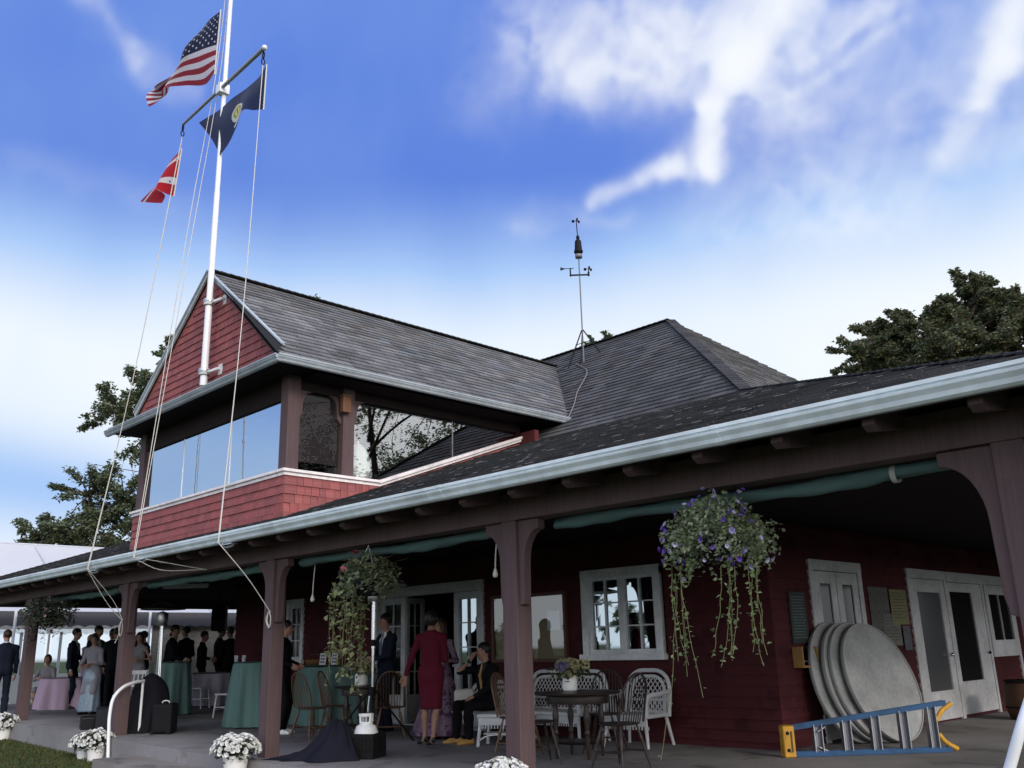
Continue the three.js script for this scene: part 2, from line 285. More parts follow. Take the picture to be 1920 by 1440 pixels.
// short grass blades near the porch edge
{
  const blade = new THREE.BufferGeometry(); blade.setAttribute('position', new THREE.Float32BufferAttribute([-0.006, 0, 0, 0.006, 0, 0, 0.004, 0.035, 0.012, -0.006, 0, 0, 0.004, 0.035, 0.012, -0.001, 0.05, 0.03], 3)); blade.computeVertexNormals();
  const n = 26000, im = new THREE.InstancedMesh(blade, mat([1, 1, 1], 0.9, { side: THREE.DoubleSide, metric: false }), n), m = new THREE.Matrix4(), q = new THREE.Quaternion(), c = new THREE.Color();
  for (let i = 0; i < n; i++) { const x = rr(-30, -14.4), z = -6.1 + 2.2 * R() * R() + (x < -26.4 ? rr(-6, 0) : 0.02); q.setFromEuler(new THREE.Euler(rr(-0.5, 0.5), rr(0, 6.3), rr(-0.5, 0.5))); const s = rr(0.6, 1.3); m.compose(V(x, groundY(x, z) - 0.012, z), q, V(s, s, s)); im.setMatrixAt(i, m); const d = R() < 0.3; im.setColorAt(i, c.setRGB(d ? 0.1 : rr(0.04, 0.07), d ? 0.092 : rr(0.062, 0.09), rr(0.026, 0.042))); }
  im.name = 'grass'; im.castShadow = im.receiveShadow = true; im.userData.kind = 'stuff'; im.userData.label = 'short grass along the edge of the porch'; scene.add(im);
}
// ================================================================ the clubhouse
const house = thing('clubhouse', 'long dark red shingled clubhouse with a deep porch and a glazed balcony under the gable', 'building', [-13.4, 0, -10.45], 0, null, true);
const EZ = -5.8, EY = 2.8, K1 = 0.35, XL = -26, XR = -1.2, D1 = 5.4, K2 = 0.78, D2 = 4.0;
const roofY = (z) => EY + K1 * (EZ - z);
const allTabs = [];                                     // every roof shingle, sorted later by how large it shows
function roofField(roof, O, U, S, rise, course, tabW, left, right, tone, flecks, gaps) {
  const N = U.clone().cross(S).normalize(), rows = Math.floor(rise / course);
  for (let k = 0; k <= rows; k++) {
    const v = k * course, vm = v + course * 0.5; if (vm > rise) break;
    let x = left(vm) - rr(0, tabW); const xe = right(vm);
    while (x < xe) {
      const w = tabW * rr(0.85, 1.15), a = Math.max(x, left(vm)), b = Math.min(x + w, xe); x += w;
      if (b - a < 0.03) continue;
      if (gaps && gaps(a, b, vm)) continue;
      const t = tone * rr(0.72, 1.25) * (0.85 + 0.35 * fbm(a * 0.5, vm * 0.5, 4, 3)), warm = rr(-0.06, 0.06);
      allTabs.push({ roof, O, U, S, N, a, b, v, c: course * 1.12, col: [t * (1 + warm), t, t * (1.03 - warm)], fleck: R() < flecks, lift: rr(0.02, 0.03) });
    }
  }
}
function tabGeo(list) {
  const P = [], C = [], q = V(0, 0, 0);
  const put = (t, u, v, n, c) => { q.copy(t.O).addScaledVector(t.U, u).addScaledVector(t.S, v).addScaledVector(t.N, n); P.push(q.x, q.y, q.z); C.push(...c); };
  const quad = (t, A, B, Cc, D, c) => { for (const p of [A, B, Cc, A, Cc, D]) put(t, ...p, c); };
  for (const t of list) {
    const g = 0.004, a = t.a + g, b = t.b - g, v0 = t.v, v1 = t.v + t.c, h = t.lift;
    quad(t, [a, v0, h], [b, v0, h], [b, v1, 0.003], [a, v1, 0.003], t.col);
    const edge = t.col.map((x) => x * 0.8);
    quad(t, [a, v0, 0], [b, v0, 0], [b, v0, h], [a, v0, h], edge);
    quad(t, [a, v0, 0], [a, v0, h], [a, v1, 0.003], [a, v1, 0], edge); quad(t, [b, v0, h], [b, v0, 0], [b, v1, 0], [b, v1, 0.003], edge);
    if (t.fleck) { const u0 = lerp(a, b, rr(0, 0.5)), u1 = Math.min(b, u0 + rr(0.04, 0.14)); quad(t, [u0, v0 - 0.003, h - 0.004], [u1, v0 - 0.003, h - 0.004], [u1, v0 + 0.012, h + 0.002], [u0, v0 + 0.012, h + 0.002], [0.3, 0.29, 0.28]); }   // worn edge where the pale mat shows
  }
  const geo = new THREE.BufferGeometry(); geo.setAttribute('position', new THREE.Float32BufferAttribute(P, 3)); geo.setAttribute('color', new THREE.Float32BufferAttribute(C, 3)); geo.computeVertexNormals(); return boxUV(geo);
}
const BX0 = -15.95, BX1 = -10.98, BZ0 = -6.44, BZ1 = -11.0;   // balcony
const CX = -13.35, GY = 7.31, KG = 0.77, GE = 2.85;            // gable ridge, pitch, half width at the eaves
const porchRoof = (() => {
  const y1 = EY + K1 * D1, s = [];
  const P = (x, z) => [x, roofY(z), z];
  s.push(slab([P(XL, EZ), P(XR, EZ), P(XR - (EZ - BZ0), BZ0), P(XL + (EZ - BZ0), BZ0)], 0.05));
  s.push(slab([P(XL + (EZ - BZ0), BZ0), P(BX0, BZ0), P(BX0, EZ - D1), P(XL + D1, EZ - D1)], 0.05));
  s.push(slab([P(BX1, BZ0), P(XR - (EZ - BZ0), BZ0), P(XR - D1, EZ - D1), P(BX1, EZ - D1)], 0.05));
  const zb = -24.6, right = [[XR, EY, EZ], [XR, EY, zb], [XR - D1, y1, zb + D1], [XR - D1, y1, EZ - D1]], left = [[XL, EY, zb], [XL, EY, EZ], [XL + D1, y1, EZ - D1], [XL + D1, y1, zb + D1]], back = [[XR, EY, zb], [XL, EY, zb], [XL + D1, y1, zb + D1], [XR - D1, y1, zb + D1]];
  for (const q of [right, left, back]) s.push(slab(q, 0.05));
  return part('porch_roof', s, M.roofBase, house);
})();
const mainRoof = (() => {
  const y1 = EY + K1 * D1, x0 = XL + D1, x1 = XR - D1, z0 = EZ - D1, z1 = z0 - 2 * D2, zr = z0 - D2, yr = y1 + K2 * D2;
  const A = [x1 - D2, yr, zr], B = [x0 + D2, yr, zr], a = [x0, y1, z0], b = [x1, y1, z0], c = [x1, y1, z1], d = [x0, y1, z1];
  return part('main_roof', [slab([a, b, A, B], 0.06), slab([b, c, A], 0.06), slab([c, d, B, A], 0.06), slab([d, a, B], 0.06)], M.roofBase, house);
})();
const gableRoof = (() => {
  const e = GY - KG * GE, xr = CX + GE, xl = CX - GE, s = [];
  s.push(slab([[xr, e, -6.0], [xr, e, -12.2], [CX, GY, -14.8], [CX, GY, -6.28], [CX + GE - 0.37, e + 0.285, -6.28]], 0.05));
  s.push(slab([[xl, e, -12.2], [xl, e, -6.0], [CX - GE + 0.37, e + 0.285, -6.28], [CX, GY, -6.28], [CX, GY, -14.8]], 0.05));
  s.push(slab([[xl, e, -6.0], [xr, e, -6.0], [xr - 0.37, e + 0.285, -6.39], [xl + 0.37, e + 0.285, -6.39]], 0.04));   // little roof across the foot of the gable
  return part('gable_roof', s, M.roofBase, house);
})();
{
  const S1 = V(0, K1, -1).normalize(), l1 = Math.hypot(1, K1), S2 = V(0, K2, -1).normalize(), l2 = Math.hypot(1, K2), y1 = EY + K1 * D1;
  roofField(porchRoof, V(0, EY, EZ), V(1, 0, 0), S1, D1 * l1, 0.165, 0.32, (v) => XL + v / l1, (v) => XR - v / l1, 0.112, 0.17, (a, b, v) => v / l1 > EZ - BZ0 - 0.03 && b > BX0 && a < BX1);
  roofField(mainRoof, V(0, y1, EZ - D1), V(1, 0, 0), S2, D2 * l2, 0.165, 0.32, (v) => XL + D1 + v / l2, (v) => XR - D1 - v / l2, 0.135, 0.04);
  roofField(mainRoof, V(XR - D1, y1, EZ - D1), V(0, 0, -1), V(-1, K2, 0).normalize(), D2 * l2, 0.165, 0.32, (v) => v / l2, (v) => 2 * D2 - v / l2, 0.26, 0.01);  // hip end: its sunlit brightness is put into a lighter tone
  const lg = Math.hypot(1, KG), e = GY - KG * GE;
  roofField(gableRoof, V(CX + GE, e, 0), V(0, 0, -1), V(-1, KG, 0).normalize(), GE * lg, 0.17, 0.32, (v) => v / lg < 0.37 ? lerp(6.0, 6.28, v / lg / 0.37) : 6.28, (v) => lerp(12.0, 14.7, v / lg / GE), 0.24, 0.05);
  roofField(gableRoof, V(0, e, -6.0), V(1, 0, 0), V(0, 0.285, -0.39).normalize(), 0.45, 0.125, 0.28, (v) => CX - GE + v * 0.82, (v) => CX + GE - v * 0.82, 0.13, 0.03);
  // the shingles that show largest are pieces of their own, the others are joined
  camera.updateMatrixWorld(true); camera.updateProjectionMatrix();
  const cp = camera.position, t3 = V(0, 0, 0);
  for (const t of allTabs) { t3.copy(t.O).addScaledVector(t.U, (t.a + t.b) / 2).addScaledVector(t.S, t.v + t.c / 2); t.d = t3.distanceTo(cp); t.facing = t.N.dot(cp.clone().sub(t3)) / t.d; const n = t3.clone().project(camera); t.in = Math.abs(n.x) < 1 && Math.abs(n.y) < 1 && t.facing > 0; t.size = t.in && t.b - t.a > 0.26 ? Math.sqrt(t.facing) / t.d : 0; }
  const sorted = allTabs.slice().sort((p, q) => q.size - p.size), single = new Set(sorted.slice(0, 300));
  const tones = [0.06, 0.08, 0.1, 0.125, 0.155, 0.19, 0.235, 0.29, 0.36].map((v) => mat([v, v, v * 1.05], 0.93, { map: again(T.grit, 3), bumpMap: again(T.grit, 5), bumpScale: 0.002 })), toneFor = (v) => tones[[0.06, 0.08, 0.1, 0.125, 0.155, 0.19, 0.235, 0.29, 0.36].reduce((b, q, i, a) => Math.abs(q - v) < Math.abs(a[b] - v) ? i : b, 0)];
  const geoFor = [0].map(() => { const a = { a: -0.145, b: 0.145, v: 0, c: 0.185, lift: 0.024, O: V(0, 0, 0), U: V(1, 0, 0), S: V(0, 0, -1), N: V(0, 1, 0), col: [1, 1, 1] }; const g = tabGeo([a]); g.deleteAttribute('color'); return g; });
  const I = house.position;
  for (const t of single) {
    const m = new THREE.Mesh(geoFor[0], toneFor(t.col[1])); m.name = 'shingle'; m.castShadow = m.receiveShadow = true;
    m.matrix.makeBasis(t.U, t.N, t.S.clone().negate()); m.quaternion.setFromRotationMatrix(m.matrix); m.scale.x = (t.b - t.a) / 0.298;
    m.position.copy(t.O).addScaledVector(t.U, (t.a + t.b) / 2).addScaledVector(t.S, t.v).sub(I); t.roof.add(m);
  }
  for (const rf of [porchRoof, mainRoof, gableRoof]) { const m = part('shingle_rows', tabGeo(allTabs.filter((t) => t.roof === rf && !single.has(t))), M.shingleVC, rf); m.userData.kind = 'stuff'; }
  // caps along hips and ridges
  const caps = (a, b, up, name, roof) => { const A = V(...a), B = V(...b), L = A.distanceTo(B), n = Math.round(L / 0.15), out = []; for (let i = 0; i < n; i++) { const p = A.clone().lerp(B, i / n), q = A.clone().lerp(B, (i + 1.15) / n); p.y += 0.022; q.y += 0.012; const tn = rr(0.07, 0.11); out.push(colored(bar(p.toArray(), q.toArray(), 0.2, 0.014, V(...up)), [tn, tn, tn * 1.05])); } part(name, out, M.shingleVC, roof).userData.kind = 'stuff'; };
  const x1 = XR - D1, z0 = EZ - D1, yr = y1 + K2 * D2;
  caps([x1, y1, z0], [x1 - D2, yr, z0 - D2], [0, 1, 0], 'hip_caps', mainRoof); caps([x1 - D2, yr, z0 - D2], [XL + D1 + D2, yr, z0 - D2], [0, 1, 0], 'ridge_caps', mainRoof);
  caps([XR, EY, EZ], [x1, y1, z0], [0, 1, 0], 'hip_caps', porchRoof); caps([XL, EY, EZ], [XL + D1, y1, z0], [0, 1, 0], 'hip_caps', porchRoof); caps([CX, GY, -6.28], [CX, GY, -14.6], [0, 1, 0], 'ridge_caps', gableRoof);
}
// gutters
const gutterShape = [[0, 0], [0, -0.125], [0.06, -0.13], [0.082, -0.115], [0.095, -0.085], [0.122, -0.055], [0.126, -0.042], [0.108, -0.036], [0.108, -0.028], [0.128, -0.022], [0.13, 0.004], [0.118, 0.004], [0.116, -0.01], [0.012, -0.01], [0.012, 0]];
const gutterX = (x0, x1, y, z, k = 1) => prism(gutterShape.map(([a, b]) => [a * k, b * k]), 0, x1 - x0).rotateY(-Math.PI / 2).translate(x1, y, z);   // faces +z
const gutterZ = (z0, z1, x, y, k = 1) => prism(gutterShape.map(([a, b]) => [a * k, b * k]), 0, z0 - z1).translate(x, y, z1);                            // faces +x
part('gutter', [gutterX(XL - 0.1, XR + 0.1, EY - 0.012, EZ)], M.gutter, porchRoof);
part('gutter', gutterZ(EZ, -24.6, XR, EY - 0.012), M.gutter, porchRoof);
for (const x of [-22.6, -19.4, -16.3, -13.1, -9.9, -6.8, -3.65]) part('gutter_joint', gutterX(x - 0.03, x + 0.03, EY - 0.011, EZ - 0.001, 1.03), M.gutter, porchRoof);
part('fascia', [bx(XL, 2.66, EZ - 0.03, XR, EY - 0.02, EZ - 0.002), bx(XR - 0.03, 2.66, -24.6, XR - 0.002, EY - 0.02, EZ - 0.03), bx(XL, 2.66, -24.6, XL + 0.03, EY - 0.02, EZ - 0.03)], M.timberDark, porchRoof);
{ const e = GY - KG * GE; part('gutter', [gutterX(CX - GE - 0.06, CX + GE + 0.06, e - 0.005, -6.0, 0.75)], M.upperTrim, gableRoof); part('gutter', [gutterZ(-5.94, -11.85, CX + GE, e - 0.005, 0.75)], M.upperTrim, gableRoof);
  for (const s of [1, -1]) part('rake_board', [bar([CX + s * 0.0, GY - 0.03, -6.265], [CX + s * (GE - 0.36), e + 0.255, -6.265], 0.03, 0.075, V(-s * 0.61, 0.79, 0)), bar([CX, GY + 0.018, -6.25], [CX + s * (GE - 0.35), e + 0.3, -6.25], 0.05, 0.022, V(-s * 0.61, 0.79, 0))], M.upperTrim, gableRoof);
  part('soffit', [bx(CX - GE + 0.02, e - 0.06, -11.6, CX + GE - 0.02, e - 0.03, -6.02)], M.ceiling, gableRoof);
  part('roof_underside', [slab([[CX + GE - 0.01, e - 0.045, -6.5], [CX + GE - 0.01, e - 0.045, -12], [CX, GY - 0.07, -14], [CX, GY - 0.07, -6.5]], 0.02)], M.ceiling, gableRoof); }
// porch frame
{
  const bk = (k) => { const p = [[0, 0], [0.27 * k, 0], [0.27 * k, -0.1]]; for (let i = 0; i <= 8; i++) { const a = i / 8 * Math.PI / 2; p.push([0.27 * k - 0.2 * k * Math.sin(a), -0.1 - 0.3 * k * (1 - Math.cos(a))]); } p.push([0.062 * k, -0.72 * k], [0.045 * k, -0.8 * k], [0, -0.82 * k]); return p; };
  const flip = (p) => p.map(([x, y]) => [-x, y]).reverse();
  const post = (x, k = 1) => {
    const y0 = floorY(x) - 0.02, p = part('porch_post', [bx(x - 0.1, y0, -6.54, x + 0.1, 2.462, -6.34, 0.008)], M.timber, house);
    part('bracket', prism(bk(k), -0.05, 0.05, 0.006).translate(x + 0.1, 2.458, -6.43), M.timber, p); part('bracket', prism(flip(bk(k)), -0.05, 0.05, 0.006).translate(x - 0.1, 2.458, -6.43), M.timber, p); return p;
  };
  for (const x of [-25.4, -20.55, -15.78, -11.08, -6.53]) post(x);
  const p5 = post(-1.9, 1.35);
  part('drain_pipe', [rod([-1.72, 2.62, -6.28], [-1.72, 0, -6.28], 0.035, 0.035, 10), tube([[-1.3, 2.66, -5.76], [-1.34, 2.55, -5.8], [-1.66, 2.42, -6.22], [-1.72, 2.3, -6.28]], 0.035, 12, 8), bx(-1.765, 1.6, -6.33, -1.675, 1.63, -6.235)], M.timber, house);
  part('porch_beam', [bx(-25.6, 2.46, -6.56, -1.62, 2.735, -6.33, 0.006)], M.timber, house);
  part('porch_beam', [bx(-2.0, 2.461, -24.4, -1.8, 2.73, -6.57)], M.timber, house);
  for (const z of [-11.2, -16, -20.8]) part('porch_post', bx(-2.0, 0, z - 0.1, -1.8, 2.46, z + 0.1, 0.008), M.timber, house);
  part('porch_beam', [bx(-25.6, 2.55, -24.4, -25.4, 2.73, -6.57)], M.timber, house);
  part('beam_board', bx(-25.5, 2.73, -6.5, -1.7, 2.99, -6.46), M.timberDark, house);
  for (let i = 0; i < 36; i++) { const x = -1.89 - 0.683 * i; if (x < -25.8) break; part('rafter_tail', prism([[-6.47, 2.68], [-5.93, 2.585], [-5.86, 2.62], [-5.86, 2.758], [-6.47, 2.975]].map(([z, y]) => [-z, y]).reverse(), -0.045, 0.045).rotateY(Math.PI / 2).translate(x, 0, 0), M.timber, house); }
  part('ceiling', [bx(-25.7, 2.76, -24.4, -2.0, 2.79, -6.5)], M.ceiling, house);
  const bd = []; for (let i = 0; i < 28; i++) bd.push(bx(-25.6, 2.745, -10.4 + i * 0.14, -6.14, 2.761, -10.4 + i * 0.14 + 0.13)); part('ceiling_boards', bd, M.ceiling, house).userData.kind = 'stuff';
}
// ground floor walls, laid in courses
const WX0 = -19.6, WX1 = -6.13, WZ = -10.45;
function courses(u0, u1, y0, y1, holes, fn, h = 0.13) {
  const out = [];
  for (let y = y0; y < y1 - 0.01; y += h) {
    const t = Math.min(y + h, y1); let segs = [[u0, u1]];
    for (const [a, b, c, d] of holes) if (d > y + 0.005 && c < t - 0.005) segs = segs.flatMap(([p, q]) => b <= p || a >= q ? [[p, q]] : [[p, a], [b, q]].filter(([m, n]) => n - m > 0.01));
    for (const [p, q] of segs) out.push(prism([[0, y], [0.028, y], [0.006, t], [0, t]], 0, q - p).applyMatrix4(fn(p, q)));
  }
  return out;
}
{
  const y0 = -0.05, y1 = 2.745, holes = [[-14.25, -11.42, -1, 2.3], [-9.25, -7.72, 1.08, 2.3], [-17.35, -16.85, 1.1, 2.28]];
  const m = (p, q) => new THREE.Matrix4().makeTranslation(q, 0, WZ).multiply(new THREE.Matrix4().makeRotationY(-Math.PI / 2));
  const back = []; let xs = [WX0, -17.35, -16.85, -14.25, -11.42, -9.25, -7.72, WX1 - 0.02];
  back.push(bx(WX0, y0, WZ - 0.12, -17.35, y1, WZ), bx(-16.85, y0, WZ - 0.12, -14.25, y1, WZ), bx(-11.42, y0, WZ - 0.12, -9.25, y1, WZ), bx(-7.72, y0, WZ - 0.12, WX1 - 0.12, y1, WZ), bx(-17.35, y0, WZ - 0.12, -16.85, 1.1, WZ), bx(-17.35, 2.28, WZ - 0.12, -16.85, y1, WZ), bx(-14.25, 2.3, WZ - 0.12, -11.42, y1, WZ), bx(-9.25, y0, WZ - 0.12, -7.72, 1.08, WZ), bx(-9.25, 2.3, WZ - 0.12, -7.72, y1, WZ));
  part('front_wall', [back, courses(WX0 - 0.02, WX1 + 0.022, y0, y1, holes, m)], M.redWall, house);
  const ms = (p, q) => new THREE.Matrix4().makeTranslation(WX1, 0, -q);
  const sh = [[11.52, 12.88, -1, 2.27], [14.6, 15.95, -1, 2.27], [16.05, 17.6, -1, 2.25]];
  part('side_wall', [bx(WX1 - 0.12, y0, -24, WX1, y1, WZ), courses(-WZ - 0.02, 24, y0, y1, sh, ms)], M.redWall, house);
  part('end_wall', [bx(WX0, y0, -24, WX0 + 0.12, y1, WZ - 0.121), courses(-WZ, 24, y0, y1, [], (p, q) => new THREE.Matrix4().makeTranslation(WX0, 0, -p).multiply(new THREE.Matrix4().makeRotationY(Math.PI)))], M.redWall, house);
  for (const b of [bx(WX0 + 0.13, 0, -15.4, WX1 - 0.13, 2.74, -15.3), bx(-14.9, 0.0, -15.2, -14.8, 2.74, WZ - 0.13), bx(-10.9, 0.0, -15.2, -10.8, 2.74, WZ - 0.13), bx(-8.9, 0, -24.2, -2.0, 2.74, -24.1)]) part('room_wall', b, M.room, house);
}
// windows and doors, built in a frame of their own (x right, y up, z out of the wall) and set in place
const onFront = (x) => new THREE.Matrix4().makeTranslation(x, 0, WZ);
const onSide = (z) => new THREE.Matrix4().makeTranslation(WX1, 0, z).multiply(new THREE.Matrix4().makeRotationY(Math.PI / 2));
function sash(owner, X, w0, h0, w1, h1, cols, rows, stile, mFrame, mPane, z0 = -0.05, z1 = 0.0, bottom = stile, top = stile) {
  const fr = [bx(w0, h0, z0, w0 + stile, h1, z1), bx(w1 - stile, h0, z0, w1, h1, z1), bx(w0 + stile, h0, z0, w1 - stile, h0 + bottom, z1 - 0.002), bx(w0 + stile, h1 - top, z0, w1 - stile, h1, z1 - 0.002)];
  const a0 = w0 + stile, a1 = w1 - stile, b0 = h0 + bottom, b1 = h1 - top, mu = 0.018, cw = (a1 - a0 - mu * (cols - 1)) / cols, ch = (b1 - b0 - mu * (rows - 1)) / rows;
  for (let c = 1; c < cols; c++) fr.push(bx(a0 + c * cw + (c - 1) * mu, b0, z0 + 0.012, a0 + c * (cw + mu), b1, z1 - 0.008));
  for (let r = 1; r < rows; r++) fr.push(bx(a0, b0 + r * ch + (r - 1) * mu, z0 + 0.014, a1, b0 + r * (ch + mu), z1 - 0.01));
  part('sash', fr.map((g) => g.applyMatrix4(X)), mFrame, owner);
  for (let c = 0; c < cols; c++) for (let r = 0; r < rows; r++) {
    const tilt = (R() - 0.5) * 0.012, pz = z0 + 0.02, x0 = a0 + c * (cw + mu), y0 = b0 + r * (ch + mu);
    part('pane', quadsGeo([[[x0, y0, pz + tilt * 0.2], [x0 + cw, y0, pz - tilt * 0.2], [x0 + cw, y0 + ch, pz - tilt * 0.1], [x0, y0 + ch, pz + tilt * 0.1]]]).applyMatrix4(X), mPane, owner);
  }
}
{
  let X = onFront(-8.49);                                                    // the double window
  const w = part('window', [bx(-0.72, 1.14, -0.02, -0.61, 2.3, 0.045), bx(0.61, 1.14, -0.02, 0.72, 2.3, 0.045), bx(-0.72, 2.212, -0.02, 0.72, 2.325, 0.05), bx(-0.013, 1.14, -0.045, 0.013, 2.21, 0.02)].map((g) => g.applyMatrix4(X)), M.trim, house);
  part('sill', bx(-0.76, 1.055, -0.03, 0.76, 1.14, 0.09, 0.006).applyMatrix4(X), M.trim, w);
  sash(w, X, -0.61, 1.14, -0.014, 2.21, 2, 3, 0.045, M.trim, M.pane, -0.06, 0.0, 0.06); sash(w, X, 0.014, 1.14, 0.61, 2.21, 2, 3, 0.045, M.trim, M.pane, -0.06, 0.0, 0.06);
  X = onFront(-17.1);                                                        // the narrow window far left
  const w2 = part('window', [bx(-0.33, 1.15, -0.02, -0.23, 2.26, 0.045), bx(0.23, 1.15, -0.02, 0.33, 2.26, 0.045), bx(-0.33, 2.2, -0.02, 0.33, 2.34, 0.05), bx(-0.36, 1.06, -0.02, 0.36, 1.15, 0.08)].map((g) => g.applyMatrix4(X)), M.trim, house);
  sash(w2, X, -0.23, 1.15, 0.23, 2.2, 2, 3, 0.045, M.trim, M.paneDark);
  X = onFront(0);                                                            // garden doors
  part('door_frame', [bx(-14.38, 0, -0.1, -14.24, 2.2, 0.05), bx(-11.46, 0, -0.1, -11.34, 2.2, 0.05), bx(-14.38, 2.195, -0.1, -11.34, 2.36, 0.055), bx(-14.4, -0.02, -0.12, -11.32, 0.045, 0.06)].map((g) => g.applyMatrix4(X)), M.doorWhite, house);
  const dl = part('door', bx(-14.23, 0.05, -0.08, -13.5, 0.5, -0.04).applyMatrix4(X), M.doorWhite, house); sash(dl, X, -14.23, 0.05, -13.5, 2.19, 2, 4, 0.12, M.doorWhite, M.paneDark, -0.09, -0.03, 0.46);
  const dr = part('door', bx(-12.16, 0.05, -0.08, -11.47, 0.5, -0.04).applyMatrix4(X), M.doorWhite, house); sash(dr, X, -12.16, 0.05, -11.47, 2.19, 2, 4, 0.12, M.doorWhite, M.pane, -0.09, -0.03, 0.46);
  part('handle', rod([-12.1, 1.0, WZ + 0.0], [-12.1, 1.0, WZ + 0.05], 0.018), M.steel, dr);
  const op = new THREE.Matrix4().makeTranslation(-13.49, 0, WZ - 0.04).multiply(new THREE.Matrix4().makeRotationY(1.9));   // a leaf folded back into the room
  const dm = part('door', bx(0.02, 0.05, -0.04, 0.62, 0.5, 0).applyMatrix4(op), M.doorWhite, house); sash(dm, op, 0.02, 0.05, 0.62, 2.18, 2, 4, 0.1, M.doorWhite, M.paneDark, -0.045, 0.01, 0.46);
  X = onSide(0);                                                             // on the side wall x runs along -z
  const f1 = part('door_frame', [bx(11.45, 0, -0.02, 11.56, 2.2, 0.04), bx(12.84, 0, -0.02, 12.96, 2.2, 0.04), bx(11.45, 2.16, -0.02, 12.96, 2.3, 0.045)].map((g) => g.applyMatrix4(X)), M.doorWhite, house);
  for (const [a, b] of [[11.57, 12.19], [12.21, 12.83]]) { const d = part('door', bx(a, 0.03, -0.01, b, 0.3, 0.022).applyMatrix4(X), M.doorWhite, house); sash(d, X, a, 0.03, b, 2.15, 1, 1, 0.16, M.doorWhite, M.paneDark, -0.01, 0.025, 0.2); }
  part('door_frame', [bx(14.5, 0, -0.02, 14.62, 2.2, 0.04), bx(15.93, 0, -0.02, 16.03, 2.2, 0.04), bx(14.5, 2.16, -0.02, 16.03, 2.3, 0.045)].map((g) => g.applyMatrix4(X)), M.doorWhite, house);
  const d2 = part('door', bx(14.63, 0.03, 0, 15.92, 0.4, 0.035).applyMatrix4(X), M.doorWhite, house); sash(d2, X, 14.63, 0.03, 15.92, 2.15, 1, 1, 0.2, M.doorWhite, M.paneGrey, -0.01, 0.03, 0.42, 0.2);
  part('handle', ball(WX1 + 0.06, 0.98, -15.78, 0.035), M.chrome, d2);
  part('door_frame', [bx(16.05, 2.14, -0.02, 19.1, 2.3, 0.045), bx(17.55, 0, -0.02, 17.64, 2.14, 0.04), bx(19.0, 0, -0.02, 19.1, 2.14, 0.04)].map((g) => g.applyMatrix4(X)), M.doorWhite, house);
  const d3 = part('door', [bx(16.06, 0.05, -0.01, 17.54, 0.55, 0.03), bx(16.06, 1.98, -0.01, 17.54, 2.13, 0.03), bx(16.06, 0.55, -0.01, 16.12, 1.98, 0.03), bx(17.08, 0.55, -0.01, 17.54, 1.98, 0.03)].map((g) => g.applyMatrix4(X)), M.doorWhite, house);
  part('pane', quadsGeo([[[16.12, 0.55, 0.01], [17.08, 0.55, 0.01], [17.08, 1.98, 0.01], [16.12, 1.98, 0.01]]]).applyMatrix4(X), M.paneDark, d3);
  part('handle', ball(WX1 + 0.06, 0.98, -17.45, 0.025), M.black, d3);
  const w3 = part('window', bx(17.65, 0.9, -0.01, 18.99, 1.02, 0.06).applyMatrix4(X), M.doorWhite, house); sash(w3, X, 17.65, 1.02, 18.99, 2.13, 2, 1, 0.16, M.doorWhite, M.paneDark, 0.012, 0.06);
}
